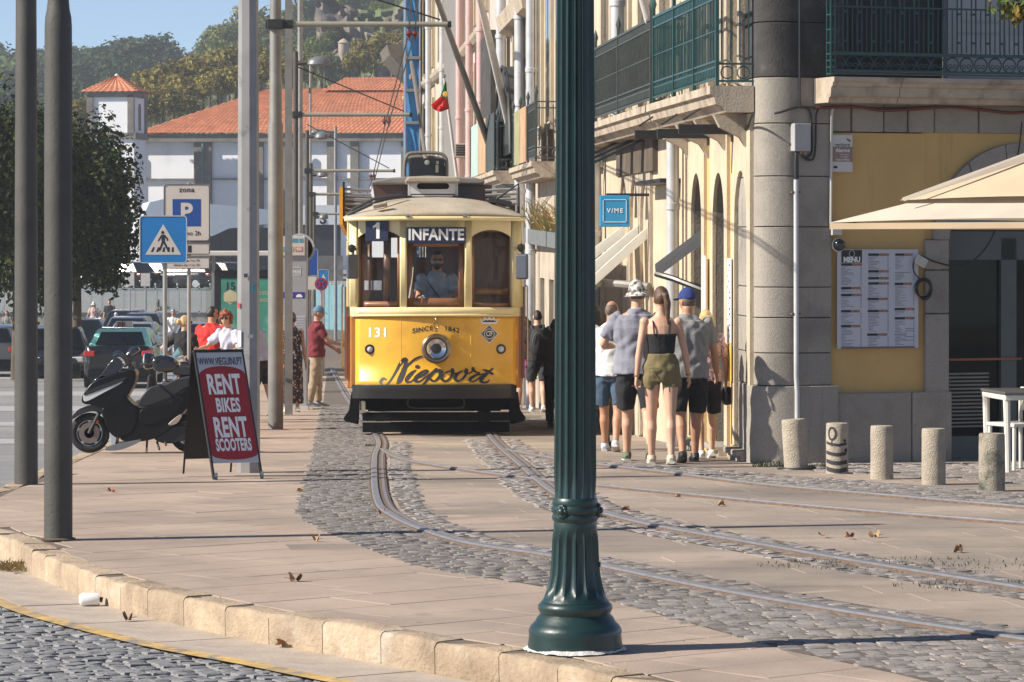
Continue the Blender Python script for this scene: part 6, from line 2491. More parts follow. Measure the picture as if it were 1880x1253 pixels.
  b.tube([w - d2 * .01 * k, w + d2 * .035 * k, p1], [(.025 * k, .02 * k), (.038 * k, .017 * k), (.04 * k, .015 * k)], 8, flat=fwd)
  for fi, (o, l) in enumerate(((.030, .066), (.010, .076), (-.010, .07), (-.030, .056))):
   r0 = p1 + fwd * o * k - d2 * .012 * k
   m1 = r0 + (d2 + pl * .25 + fwd * o * 3).normalized() * l * .5 * k
   m2 = m1 + (d2 * .8 + pl * .6).normalized() * l * .5 * k
   b.tube([r0, m1, m2], [.0095 * k, .009 * k, .007 * k], 6)
  th0 = w + d2 * .03 * k + fwd * .028 * k
  b.tube([th0, th0 + (d2 * .7 + fwd * .7 + pl * .2).normalized() * .035 * k, th0 + (d2 + fwd * .45 + pl * .3).normalized() * .068 * k], [.013 * k, .011 * k, .008 * k], 6)
 nb = ln(Vector((0, 0, 1.5 * k)))
 hc = nb + Vector((0, (.02 + .12 * math.sin(rad(lean))) * k, .128 * k))
 HM = Matrix.Translation(hc) @ Euler((rad(head[1]), 0, rad(head[0]))).to_matrix().to_4x4()
 add_shell(b, headshape(k), HM)
 for sg in (-1, 1):
  ell(b, HM @ Vector((sg * .077 * k, -.005 * k, -.005 * k)), (.012 * k, .02 * k, .032 * k), 8)
 b.tube([nb - Vector((0, 0, .04 * k)), hc - Vector((0, .01 * k, .04 * k))], [.055 * k * fm, .05 * k * fm], 10)
 def put(nm, bb, m, vv, wr=0.0):
  me = remesh(bb, vv, wr, px * .37 if px else 1)
  me.name = nm
  me.materials.append(m)
  o = bpy.data.objects.new(nm, me)
  C.objects.link(o)
  o.parent = t
  o.location = off
  return o
 put('body', b, sk, v * k)
 if bottom:
  kind, m, ln_ = bottom
  bb = B()
  if kind in ('shorts', 'trousers'):
   g = .02 if kind == 'shorts' else .012
   torso(bb, .80, 1.02 if not fem else 1.08, g)
   for nm in 'LR':
    h, kn, an, hl = J[nm]
    if ln_ <= 1:
     ox_ = Vector(((-.016 if nm == 'L' else .016) * k, 0, 0))
     pts = [h + Vector((0, 0, .03 * k)), h.lerp(kn, ln_ * .5) + ox_, h.lerp(kn, ln_) + ox_ * 1.3]
     rs = [.105, .105 * wide ** .5, .1 - .012 * ln_]
    else:
     pts = [h + Vector((0, 0, .03 * k)), h.lerp(kn, .5), kn, kn.lerp(an, .5), kn.lerp(an, .95)]
     rs = [.105, .098, .08, .075, .068]
    bb.tube(pts, [r * k * fm for r in rs], 14)
  else:
   z1, fl = ln_
   pts = [ln(Vector((0, 0, z * k))) for z in (1.06, .95, .85)] + [Vector((0, 0, (.85 + (z1 - .85) * f) * k)) for f in (.5, 1)]
   bb.tube(pts, [(.15 * k, .11 * k), (.185 * k, .135 * k), (.19 * k, .15 * k), (.19 * k * (1 + fl / 2), .16 * k * (1 + fl / 2)), (.19 * k * (1 + fl), .16 * k * (1 + fl))], 20, flat=(1, 0, 0))
  put({'shorts': 'shorts', 'trousers': 'trousers', 'skirt': 'skirt'}[kind], bb, m, v * k * 1.15, .006 * k)
 if top:
  kind, m, hem = top
  bb = B()
  g = .032
  if kind == 'tank':
   torso(bb, hem, 1.29, .009)
   oo = put('top', bb, m, v * k * 1.0, .002 * k)
   for sg in (-1, 1):
    st = B()
    arcp = [ln(Vector((sg * (.075 + .012 * math.sin(PI * i / 10)) * k, -math.cos(PI * i / 10) * .112 * k * (1.0 if i < 5 else .9), (1.27 + .155 * math.sin(PI * i / 10) ** .8) * k))) for i in range(11)]
    st.tube(arcp, .008 * k, 6)
    so = st.obj('strap', m, t, True, loc=off)
  else:
   pts, rs = [], []
   torso(bb, max(hem, .80), 1.43, g)
   if hem < 1.0:
    bb.tube([ln(Vector((0, 0, hem * k))), ln(Vector((0, 0, (hem + .14) * k)))], [((.2 * wide) * k, (.152 * wide) * k), ((.192 * wide) * k, (.145 * wide) * k)], 18, flat=(1, 0, 0))
   c_ = .85 if fem else 1
   bb.tube([ln(Vector((0, 0, z_ * k))) for z_ in (1.39, 1.44, 1.475, 1.495)], [(.175 * k * c_, .11 * k), (.145 * k * c_, .1 * k), (.1 * k * c_, .088 * k), (.08 * k * c_, .078 * k)], 14, flat=(1, 0, 0))
   if kind != 'sleeveless':
    for nm in 'LR':
     s, e, w, d2, sgn = A[nm]
     ell(bb, s, (.075 * k,) * 3, 10)
     if kind == 'long':
      bb.tube([s, e, e.lerp(w, .9)], [.072 * k, .058 * k, .042 * k], 12)
     else:
      bb.tube([s - Vector((sgn * .04 * k, 0, 0)), s.lerp(e, .3), s.lerp(e, .72)], [.078 * k, .076 * k, .072 * k], 12)
   put('shirt', bb, m, v * k * 1.1, .0085 * k)
 for nm in 'LR':
  h, kn, an, hl = J[nm]
  f0 = Vector((0, math.cos(hl), -math.sin(hl)))
  up = Vector((0, math.sin(hl), math.cos(hl)))
  hb = an - up * .045 * k
  bb = B()
  bb.tube([hb - f0 * .062 * k, hb - f0 * .03 * k + up * .012 * k, hb + f0 * .06 * k + up * .004 * k, hb + f0 * .14 * k - up * .012 * k, hb + f0 * .205 * k - up * .02 * k],
    [(.03 * k, .03 * k), (.043 * k, .046 * k), (.046 * k, .042 * k), (.05 * k, .028 * k), (.034 * k, .014 * k)], 12, flat=(1, 0, 0))
  bb.tube([an - up * .03 * k, an + up * .015 * k], [.05 * k, .045 * k], 10)
  put('shoe', bb, shoe, .009 * k)
  so = B()
  so.tube([hb - f0 * .07 * k - up * .024 * k, hb + f0 * .07 * k - up * .024 * k, hb + f0 * .21 * k - up * .026 * k], [(.038 * k, .014 * k), (.05 * k, .014 * k), (.038 * k, .013 * k)], 12, flat=(1, 0, 0))
  so.obj('shoe_sole', mat('shoe_sole', (.5, .46, .4), .8) if shoe is not M_shoe_k else M_shoe_k, t, True, loc=off)
  if sock:
   sb = B()
   sb.tube([an - up * .02 * k, an.lerp(kn, .16)], [.044 * k, .042 * k], 10)
   sb.obj('sock', sock, t, True, loc=off)
 if hair:
  kind, m = hair
  hb_ = B()
  masks = {'short': lambda d: d.z > .5 or (d.y < .15 and d.z > -.45 + .3 * max(0, d.y)),
    'thin': lambda d: (d.y < .05 and -.5 < d.z < .72),
    'long': lambda d: d.z > .45 or d.y < .2, 'up': lambda d: d.z > .42 or (d.y < .25 and d.z > -.5)}
  rows = headshape(k, masks.get(kind, masks['up']), 1.045 if kind in ('short', 'thin') else 1.09)
  add_shell(hb_, rows, HM)
  if kind == 'ponytail':
   P = [HM @ Vector(q) * 1 for q in [(0, -.1 * k, .055 * k), (.03 * k, -.135 * k, .04 * k), (.045 * k, -.14 * k, -.04 * k), (.05 * k, -.13 * k, -.15 * k), (.055 * k, -.12 * k, -.26 * k)]]
   hb_.tube(P, [.026 * k, .034 * k, .034 * k, .026 * k, .008 * k], 10)
  if kind == 'long':
   P = [HM @ Vector((0, -.06 * k, z * k)) for z in (.05, -.08, -.2, -.27)]
   hb_.tube(P, [(.085 * k, .06 * k), (.095 * k, .06 * k), (.085 * k, .045 * k), (.05 * k, .025 * k)], 14, flat=(1, 0, 0))
  if kind == 'bun':
   ell(hb_, HM @ Vector((0, -.11 * k, .02 * k)), (.05 * k,) * 3)
  if kind == 'curly':
   for q in range(60):
    a, z_ = RA.uniform(0, 2 * PI), RA.uniform(-.5, 1)
    d = Vector((math.sqrt(1 - z_ * z_) * math.sin(a), math.sqrt(1 - z_ * z_) * math.cos(a), z_))
    if masks['up'](d):
     ell(hb_, HM @ Vector((d.x * .095 * k, d.y * .115 * k, d.z * .14 * k)), (.03 * k,) * 3, 6)
  put('hair', hb_, m, .009 * k, .003 * k)
 if hat:
  kind, m = hat
  hb_ = B()
  if kind == 'cap':
   rows = headshape(k, lambda d: d.z > .12, 1.13)
   add_shell(hb_, rows, HM @ Matrix.Translation((0, 0, .012 * k)))
   put('cap', hb_, m, .009 * k)
   br = B()
   br.grid(lambda i, j: HM @ Vector((.075 * k * math.sin(i), (.07 + .085 * j * math.cos(i * .75)) * k + .015 * k, (.03 - .02 * j * math.cos(i)) * k)), [-1.35 + 2.7 * q / 10 for q in range(11)], (0, .5, 1))
   br.obj('cap_peak', m, t, True, solid=.006, loc=off)
  elif kind == 'helmet':
   add_shell(hb_, headshape(k, lambda d: d.z > -.3 and not (d.y > .5 and d.z < .25), 1.3), HM)
   put('helmet', hb_, m, .012 * k)
  else:
   add_shell(hb_, headshape(k, lambda d: d.z > .0, 1.14), HM @ Matrix.Translation((0, 0, .02 * k)))
   put('hat', hb_, m, .009 * k, .003 * k)
   br = B()
   br.grid(lambda i, j: HM @ Vector(((.085 + .045 * j) * k * math.sin(i), (.105 + .05 * j) * k * math.cos(i), (.03 - .045 * j) * k)), [2 * PI * q / 24 for q in range(25)], (0, .5, 1))
   br.obj('hat_brim', m, t, True, solid=.005, loc=off)
 if glasses:
  gl = B()
  for sg in (-1, 1):
   gl.tube([HM @ Vector((sg * .034 * k, .098 * k, .012 * k)), HM @ Vector((sg * .034 * k, .106 * k, .012 * k))], [(.029 * k, .022 * k)] * 2, 12, flat=(1, 0, 0))
   gl.tube([HM @ Vector((sg * .062 * k, .092 * k, .018 * k)), HM @ Vector((sg * .083 * k, 0, .014 * k))], .004 * k, 5)
  gl.obj('sunglasses', M_lensk, t, True, loc=off)
 if beard:
  be = B()
  add_shell(be, headshape(k, lambda d: d.z < -.32 and d.y > -.1, 1.07), HM)
  put('beard', be, beard, .009 * k)
 t['kk'] = k
 if extra:
  extra(t, A, J, off, k, ln)
 del t['kk']
 return t
GW = 'pedestrians walking away along the houses'
V1 = .0085
def wearwatch(nm, m, r=.031, name='bracelet'):
 def f(t, A, J, off, k, ln):
  s, e, w, d2, sg = A[nm]
  b = B()
  c = w - d2 * .012 * k
  b.tube([c - d2 * .006, c + d2 * .006], r * k, 12)
  b.obj(name, m, t, True, loc=off)
 return f
olive = cloth('olive', (.17, .135, .06))
def woman_extra(t, A, J, off, k, ln):
 wearwatch('L', M_brass, .0305, 'watch')(t, A, J, off, k, ln)
 wearwatch('R', M_brass)(t, A, J, off, k, ln)
 b = B()
 for sg in (-1, 1):
  b.tube([Vector((sg * .075 * k - .045 * k, -.145 * k, .94 * k)), Vector((sg * .075 * k + .045 * k, -.145 * k, .94 * k))], .004, 4)
  b.tube([Vector((sg * .075 * k - .045 * k, -.145 * k, .94 * k)), Vector((sg * .075 * k - .04 * k, -.15 * k, .84 * k))], .003, 4)
 b.obj('pocket_seam', mat('olive_seam', (.11, .085, .035), .9), t, loc=off)
person('woman in black strappy top and olive shorts with a brown ponytail', 1214, 853, 321, 0, True, SK1, 0, (8, 2), (-8, 8), (-6, 10, 8, 4), (4, 13, 12, 4), (5, 0),
 ('tank', cloth('black', (.012, .012, .013)), 1.08), ('shorts', olive, .32), ('ponytail', HB), None, mat('beige_shoe', (.5, .42, .32), .7), V1, GW, extra=woman_extra, heel=(0, 12))
person('man in grey T-shirt and black shorts wearing a black and white patterned bucket hat', 1170, 847, 322, 4, False, SK1, 2, (10, 4), (-14, 26), (10, 26, 75, 55), (6, 8, 20, 0), (12, -4),
 ('tee', cloth('bluegrey', (.22, .22, .26)), .84), ('shorts', cloth('black2', (.014, .014, .016)), .9), ('short', HG), ('bucket', pattern_mat('camo_hat', (.55, .53, .5), [(.05, .05, .05), (.2, .18, .15)], 14, size=.42)),
 mat('green_shoe', (.12, .15, .09), .8), V1, GW, build=1.2, heel=(0, 20))
person('bald headed man in white T-shirt and blue denim shorts beside the lamp post', 1122, 829, 272, -10, False, SK2, 3, (10, 4), (-10, 18), (4, 16, 20, 0), (6, 10, 30, 20), (-18, 0),
 ('tee', cloth('white', (.66, .66, .66)), .86), ('shorts', cloth('denim', (.05, .085, .13)), .85), ('thin', HG), None, mat('blue_white_shoe', (.5, .54, .66), .7), V1, GW, build=1.08)
person('man in grey T-shirt, black shorts and a plain blue baseball cap', 1263, 849, 312, 6, False, SK2, 2, (-10, 14), (10, 4), (-4, 10, 12, 0), (4, 15, 26, 6), (35, 0),
 ('tee', cloth('grey', (.215, .212, .21)), .84), ('shorts', cloth('black3', (.013, .013, .015)), .92), ('short', HG), ('cap', cloth('cobalt', (.018, .035, .16))), M_shoe_k, V1, GW, build=1.15, heel=(18, 0))
def bag(t, A, J, off, k, ln):
 s, e, w, d2, sg = A['R']
 b = B()
 c = w + d2 * .16 * k
 ell(b, c + Vector((.02, 0, -.02)), (.085, .05, .1), 14)
 o = b.obj('handbag', mat('black_leather', (.012, .014, .02), .3, coat=.3), t, True, loc=off)
person('small blonde woman in pink flowered top holding a round black bag, next to the wall', 1296, 842, 268, 8, True, SK1, 0, (-8, 12), (9, 4), (2, 6, 10, 0), (4, 16, 22, 12), (0, 0),
 ('tee', pattern_mat('pink_flowered', (.5, .3, .3), [(.15, .06, .08), (.6, .5, .5)], 40), .9), ('shorts', cloth('black4', (.012, .012, .014)), .85), ('long', HBL), None, M_shoe_w, .01, GW, sock=None, extra=bag)
person('dark haired woman in dark clothes half hidden behind the green lamp post', 1092, 826, 262, 20, True, SK3, 0, (8, 4), (-8, 12), (0, 8, 15, 0), (0, 8, 15, 0), (-20, 0),
 ('tee', cloth('darknavy', (.015, .015, .025)), .86), ('skirt', cloth('darkskirt', (.02, .018, .022)), (.45, .12)), ('long', HD), None, M_shoe_k, .012)
def pack(t, A, J, off, k, ln):
 b = B()
 P = [ln(Vector((0, -.19 * k, z * k))) for z in (.98, 1.02, 1.15, 1.3, 1.4, 1.43)]
 b.tube(P, [(.1 * k, .05 * k), (.135 * k, .08 * k), (.145 * k, .1 * k), (.14 * k, .09 * k), (.11 * k, .06 * k), (.05 * k, .03 * k)], 14, flat=(1, 0, 0))
 o = b.obj('backpack', mat('pack_black', (.02, .02, .023), .8, bump=.3), t, True, loc=off)
 b = B()
 b.tube([ln(Vector((.1 * k * math.cos(a), -.29 * k, (1.2 + .17 * math.sin(a)) * k))) for a in [rad(q) for q in range(-10, 200, 15)]], .009, 5)
 b.obj('pack_zip', M_dgrey, o, True)
 for sg in (-1, 1):
  b = B()
  b.tube([ln(Vector((sg * .08 * k, -.16 * k, 1.38 * k))), ln(Vector((sg * .11 * k, -.03 * k, 1.49 * k))), ln(Vector((sg * .12 * k, .1 * k, 1.42 * k)))], .018, 6)
  b.obj('pack_strap', mat('pack_black', (.02, .02, .023)), o, True)
person('young man in black T-shirt and shorts carrying a black backpack beside the tram', 987, 757, 184, 3, False, SK1, 1, (8, 3), (-9, 14), (4, 10, 25, 0), (6, 10, 20, 0), (8, 0),
 ('tee', cloth('black5', (.022, .02, .022)), .86), ('shorts', cloth('charcoal', (.03, .03, .032)), .85), ('short', HD), None, M_shoe_w, .012, extra=pack)
person('person in pink skirt partly hidden by the right edge of the tram', 964, 753, 168, 10, True, SK2, 0, (8, 3), (-8, 10), (6, 10, 60, 30), (0, 8, 20, 0), (30, 0),
 ('tee', cloth('black6', (.02, .02, .02)), .95), ('skirt', cloth('pink', (.42, .1, .26)), (.62, .05)), ('long', HD), None, M_shoe_w, .014)
person('person in dark brown patterned jacket and long dark trousers left of the lamp post', 1019, 785, 196, -5, False, SK3, 1, (10, 4), (-8, 14), (2, 12, 20, 0), (2, 8, 20, 0), (0, 0),
 ('long', pattern_mat('dark_speckle', (.035, .028, .027), [(.08, .07, .07)], 60), .82), ('trousers', cloth('darkbrown', (.015, .011, .01)), 2), ('short', HD), None, M_shoe_k, .012)
person('man in maroon polo shirt, beige trousers and blue cap holding out his hands', 580, 747, 180, -80, False, SK2, 2, (5, 3), (-6, 6), (28, 4, 28, 8), (34, 6, 40, 10), (-4, -6),
 ('tee', cloth('maroon', (.16, .018, .025)), .86), ('trousers', cloth('khaki', (.32, .235, .15)), 2), ('short', HG), ('cap', cloth('steelblue', (.1, .17, .26))), mat('blue_grey_shoe', (.2, .24, .28), .7), .011, heel=(0, 0), build=1.1)
person('woman in a long black dress printed with flowers in front of the ticket pillar', 536, 757, 180, 10, True, SK2, 0, (3, 2), (-3, 4), (4, 6, 30, 20), (-4, 8, 8, 0), (0, 5),
 ('sleeveless', pattern_mat('flower_dress', (.014, .015, .024), [(.42, .17, .05), (.4, .36, .33), (.25, .07, .04)], 11, size=.3), .9), ('skirt', pattern_mat('flower_dress', (.0, .0, .0), [], 11), (.12, .12)), ('bun', HB), None, M_shoe_w, .012)
person('person in pale lilac shirt and black shorts standing behind the grey poles', 479, 764, 186, 60, False, SK2, 14, (6, 3), (-10, 6), (30, 6, 50, 10), (35, 10, 60, 10), (0, -20),
 ('tee', cloth('lilac', (.42, .42, .55)), .9), ('shorts', cloth('black7', (.013, .013, .014)), .85), ('short', HD), None, mat('dark_sneaker', (.1, .1, .12), .7), .012)
person('man in bright red polo shirt with short dark hair, seen from behind', 388, 772, 205, -18, False, SK2, 2, (3, 2), (-3, 4), (10, 12, 60, 30), (12, 12, 60, 30), (-35, 0),
 ('tee', cloth('red', (.55, .028, .022)), .86), ('trousers', cloth('jeans', (.04, .06, .1)), 2), ('short', HD), None, M_shoe_k, .011, glasses=True, build=1.12)
person('blonde woman in black T-shirt with one hand on her hip', 336, 776, 192, -25, True, SK1, 4, (3, 2), (-3, 4), (-30, 42, 80, 70), (10, 8, 30, 0), (-40, 0),
 ('tee', cloth('black8', (.014, .014, .015)), .9), ('trousers', cloth('jeans2', (.04, .06, .1)), 2), ('bun', HBL), None, M_shoe_k, .012, glasses=True)
person('woman with curly red hair and sunglasses leaning beside the octagonal pole', 428, 776, 203, 150, True, SK1, 14, (3, 2), (-3, 4), (30, 20, 50, 20), (26, 38, 55, 40), (20, 0),
 ('tee', cloth('palelilac', (.5, .5, .6)), .9), ('trousers', cloth('black9', (.014, .014, .014)), 2), ('curly', HR), None, M_shoe_k, .012, glasses=True)
person('dark haired person seen between the red polo man and the red haired woman', 410, 764, 172, 160, True, SK2, 0, (3, 2), (-3, 4), (10, 8, 30, 0), (10, 8, 30, 0), (0, 0),
 ('tee', cloth('white', (.66, .66, .66)), .9), ('trousers', cloth('black9', (.014, .014, .014)), 2), ('long', HD), None, M_shoe_k, .014)
person('distant woman in white hat walking along the railing wall', 172, 622, 66, 180, True, SK2, 0, (8, 4), (-8, 10), (4, 20, 20, 0), (4, 20, 20, 0), (0, 0),
 ('tee', cloth('palepink', (.5, .36, .33)), .9), ('skirt', cloth('palepink2', (.5, .4, .36)), (.5, .1)), ('long', HD), ('bucket', cloth('offwhite', (.6, .58, .5))), M_shoe_w, .02)
person('distant man in black standing by the railing wall with a hand to his face', 201, 621, 69, 180, False, SK2, 0, (3, 2), (-3, 4), (30, 20, 110, 30), (4, 8, 20, 0), (0, 0),
 ('tee', cloth('black8', (.014, .014, .015)), .86), ('trousers', cloth('black9', (.014, .014, .014)), 2), ('short', HD), None, M_shoe_k, .02)
person('distant dark haired woman with bare shoulders by the railing', 291, 618, 66, 10, True, SK2, 0, (3, 2), (-3, 4), (10, 10, 40, 10), (4, 8, 20, 0), (0, 0),
 ('tank', cloth('black8', (.014, .014, .015)), 1.08), ('trousers', cloth('black9', (.014, .014, .014)), 2), ('long', HD), None, M_shoe_k, .02)
person('person with one hand raised behind the pole at the far left edge', 13, 640, 68, 170, True, SK2, 0, (3, 2), (-3, 4), (10, 20, 130, 10), (4, 8, 20, 0), (0, 0),
 ('tee', cloth('greytop', (.2, .2, .2)), .9), ('trousers', cloth('black9', (.014, .014, .014)), 2), ('long', HR), None, M_shoe_k, .02)
dy_ = TY + 1.15
person('tram driver with dark beard and sunglasses in a light blue shirt behind the middle window', 803, 0, 0, 184, False, SK2, 6, (80, 85), (80, 85), (42, 10, 38, 14), (40, 10, 42, 16), (0, 0),
 ('tee', cloth('lightblue', (.36, .44, .58)), .86), ('trousers', cloth('black9', (.014, .014, .014)), 2), ('short', HD), None, M_shoe_k, .011,
 loc=(PX(802, dy_), dy_, PZ(467, dy_) - 1.735), Ht=1.78, glasses=True, beard=HD, seat=True, build=1.0,
 extra=lambda t, A, J, off, k, ln: B().tube([ln(Vector((.17 * k, .0, 1.44 * k))), ln(Vector((.08 * k, .155 * k, 1.3 * k))), ln(Vector((-.12 * k, .16 * k, 1.02 * k)))], [(.03, .008)] * 3, 6).obj('shoulder_strap', M_black, t, True))
person('passenger standing behind the driver inside the tram', 842, 0, 0, 170, False, SK2, 0, (3, 2), (-3, 4), (10, 10, 30, 0), (10, 10, 30, 0), (0, 0),
 ('tee', cloth('darknavy', (.015, .015, .025)), .86), ('trousers', cloth('black9', (.014, .014, .014)), 2), ('thin', HG), None, M_shoe_k, .014,
 loc=(PX(842, TY + 2.4), TY + 2.4, G(TY) + .83), Ht=1.72)
# ---------------------------------------------------------------- rent sign board
bx_, by_, bz_ = gp(402, 879)
q = by_ / F
ab = thing('sign_board', 'folding black sign board with a red RENT BIKES RENT SCOOTERS poster', 'sign board', (bx_, by_, bz_))
M_bk = mat('board_black', (.012, .012, .013), .5, var=.2)
ps = rad(24)
wd = Vector((math.cos(ps), math.sin(ps), 0))
nrm = Vector((math.sin(ps), -math.cos(ps), 0))
TL = Vector(((359 - 402) * q, 0, (879 - 648) * q))
Wb = 82 * q / math.cos(ps)
BL = Vector(((394 - 402) * q, -.2, (879 - 848) * q))
dn = (BL - TL)
up_ = dn.cross(wd).normalized()
if up_.y > 0:
 up_ = -up_
def bp_(u, v, o=0.0):              # u across 0..1, v down 0..1
 return TL + wd * Wb * u + dn * v + up_ * o
def panel(b, f_, u0, u1, v0, v1, o0, o1):
 vs = [f_(u, v, o) for o in (o0, o1) for u, v in ((u0, v0), (u1, v0), (u1, v1), (u0, v1))]
 b.add(vs, [(0, 1, 2, 3), (7, 6, 5, 4), (0, 4, 5, 1), (1, 5, 6, 2), (2, 6, 7, 3), (3, 7, 4, 0)])
b = B()
panel(b, bp_, 0, 1, 0, 1, -.02, 0)
b.obj('front_panel', mat('poster_white', (.5, .51, .54), .45, var=.05), ab)
b = B()
pts = [(0.0, .21)] + [(.5 - .5 * math.cos(PI * i / 16), .21 - .085 * math.sin(PI * i / 16)) for i in range(1, 16)] + [(1.0, .21), (1.0, .92)] + [(.5 + .5 * math.cos(PI * i / 16), .92 + .055 * math.sin(PI * i / 16)) for i in range(1, 16)] + [(0, .92)]
b.add([bp_(u, v, .002) for u, v in pts], [list(range(len(pts)))])
b.obj('red_field', mat('poster_red', (.32, .012, .014), .45, var=.06), ab, fix=False)
Hb = dn.length
for txt, cu, cv, sz, sx_, m, bo, sp in (('WWW.VIEGUINI.PT', .5, .085, .085, .5, M_ink, .001, .98), ('RENT', .5, .30, .22, .5, M_wh, .009, 1.04), ('BIKES', .52, .487, .155, .52, M_wh, .006, 1.04),
        ('RENT', .5, .69, .22, .5, M_wh, .009, 1.04), ('SCOOTERS', .51, .845, .135, .43, M_wh, .006, 1.04)):
 text_on(txt, lambda x, y: bp_(cu + x / Wb, cv - y / Hb, .004), m, ab, size=sz * 1.12, sx=sx_, bold=bo, spacing=sp)
b = B()
for v, u0, u1 in ((.4, .22, .8), (.585, .2, .97)):
 b.add([bp_(u0, v, .003), bp_(u1, v, .003), bp_(u1, v + .006, .003), bp_(u0, v + .006, .003)], [(0, 1, 2, 3)])
b.obj('thin_rule', mat('dark_red', (.12, .01, .01), .5), ab, fix=False)
ext = 1.155
for u in (-.03, 1.0):
 b = B()
 panel(b, bp_, u, u + .035, -.01, ext, -.035, .004)
 b.obj('leg', M_bk, ab)
b = B()
panel(b, bp_, -.03, 1.035, -.025, 0.0, -.06, .01)
b.obj('top_rail', M_bk, ab)
dn2 = Vector(((331 - 352) * q, .42, (879 - 850) * q - TL.z))
dn2 = Vector((-22 * q - .0, .30, -(TL.z - .02)))
def bq_(u, v, o=0.0):
 return TL + wd * Wb * u + Vector((-.03, .05, 0)) + dn2 * v + Vector((0, o, 0))
b = B()
panel(b, bq_, 0, 1, 0.02, .88, 0, .015)
b.obj('back_panel', M_bk, ab)
for u in (-.03, 1.0):
 b = B()
 panel(b, bq_, u, u + .035, 0, 1.0, -.02, .03)
 b.obj('leg', M_bk, ab)
for u in (.02, 1.01):
 c = bp_(u, ext, 0)
 b = B()
 b.lathe([(.035, -.012), (.035, .012), (.01, .014)], 16, (c.x, c.y - .02, .035), 'x')
 b.obj('caster_wheel', mat('caster_blue', (.06, .1, .12), .4), ab, 40)
# ---------------------------------------------------------------- road signs
M_sgrey = mat('sign_pole_grey', (.3, .3, .3), .45, metal=.3, var=.15)
M_sblue = mat('sign_blue_paint', (.012, .16, .42), .4, var=.06)
M_sdb = mat('sign_deep_blue', (.012, .06, .26), .4, var=.06)
M_sw = mat('sign_white_paint', (.52, .48, .44), .45, var=.05)
def rrect(w, h, r, n=5):
 o = []
 for sx, sy, a in ((1, 1, 0), (-1, 1, 90), (-1, -1, 180), (1, -1, 270)):
  o += [(sx * (w / 2 - r) + r * math.cos(rad(a + 90 * i / n)), sy * (h / 2 - r) + r * math.sin(rad(a + 90 * i / n))) for i in range(n + 1)]
 return o
def flat(poly, y, m, name, parent, cx=0, cz=0):
 b = B()
 b.add([(cx + x, y, cz + z) for x, z in poly], [list(range(len(poly)))])
 return b.obj(name, m, parent, fix=False)
def sign_plate(parent, cx, cz, w, h, m, back=M_sgrey, r=.03, name='plate', border=None):
 b = B()
 b.prism([(cx + x, cz + z) for x, z in rrect(w, h, r)], -.05, -.04)
 o = b.obj(name, m, parent)
 if border:
  b = B()
  b.tube([(cx + x, -.051, cz + z) for x, z in rrect(w - .015, h - .015, r)], .006, 4, closed=True)
  b.obj('border', border, o)
 return o
x, y, z = gp(303, 806)
q = y / F
sg1 = thing('pedestrian_sign', 'blue square pedestrian crossing sign on a grey post', 'road sign', (x, y, z))
b = B()
b.cyl((0, 0, -.05), (0, 0, (806 - 400) * q), 4.2 * q, n=12)
b.obj('post', M_sgrey, sg1, 40)
cz_ = (806 - 440) * q
pl = sign_plate(sg1, -2.5 * q, cz_, 88 * q, 88 * q, M_sblue, r=6 * q, border=M_sw)
ox = -2.5 * q
T3 = [(-33 * q, -28 * q), (33 * q, -28 * q), (0, 28 * q)]
flat(T3, -.052, M_sw, 'white_triangle', pl, ox, cz_)
k_ = q * .98
fig = [arc(-1 * k_, 13 * k_, 3 * k_, 0, 360, 12),
 [(-3.5 * k_, 9 * k_), (3 * k_, 9 * k_), (9 * k_, 2 * k_), (9 * k_, -3 * k_), (7 * k_, -3 * k_), (6 * k_, 1 * k_), (3.5 * k_, 4 * k_), (3 * k_, -4 * k_), (-3 * k_, -4 * k_), (-3.5 * k_, 3 * k_), (-9 * k_, -4 * k_), (-10.5 * k_, -2.5 * k_)],
 [(-3 * k_, -4 * k_), (3 * k_, -4 * k_), (8 * k_, -14 * k_), (12 * k_, -22 * k_), (9 * k_, -23 * k_), (4 * k_, -14 * k_), (0, -7 * k_), (-3 * k_, -16 * k_), (-6 * k_, -22 * k_), (-9 * k_, -21 * k_), (-6 * k_, -14 * k_)]]
for p_ in fig:
 flat(p_, -.054, M_ink, 'walker_symbol', pl, ox, cz_)
for kx in (-20, -10, 1.5, 11, 19):
 flat([((kx - 3.5) * k_, -23.5 * k_), ((kx + 1) * k_, -23.5 * k_), ((kx + 2.5 - kx * .1) * k_, -14.5 * k_), ((kx - 1 - kx * .1) * k_, -14.5 * k_)], -.0532, M_ink, 'stripe_symbol', pl, ox, cz_)
x, y, z = gp(347, 790)
q = y / F
sg2 = thing('parking_sign', 'white zone parking sign with a big blue P on a thin grey post', 'road sign', (x, y, z))
b = B()
b.cyl((0, 0, -.05), (0, 0, (790 - 336) * q), 3.6 * q, n=12)
b.obj('post', M_sgrey, sg2, 40)
ox = -3.5 * q
cz_ = (790 - 391) * q
pl = sign_plate(sg2, ox, cz_, 85 * q, 105 * q, M_sw, r=6 * q, border=M_ink)
flat([(-26 * q, -25 * q), (26 * q, -25 * q), (26 * q, 25 * q), (-26 * q, 25 * q)], -.052, M_sdb, 'blue_field', pl, ox, cz_)
text_on('zona', lambda a, c: (ox + a, -.053, cz_ + 42 * q + c), M_ink, pl, size=.1, bold=.002, spacing=1.1)
text_on('P', lambda a, c: (ox - 1 * q + a, -.054, cz_ + c), M_sw, pl, size=.32, sx=1.0, bold=.012)
text_on('máximo 2h', lambda a, c: (ox + a, -.053, cz_ - 38 * q + c), M_ink, pl, size=.085, bold=.001, spacing=1.0)
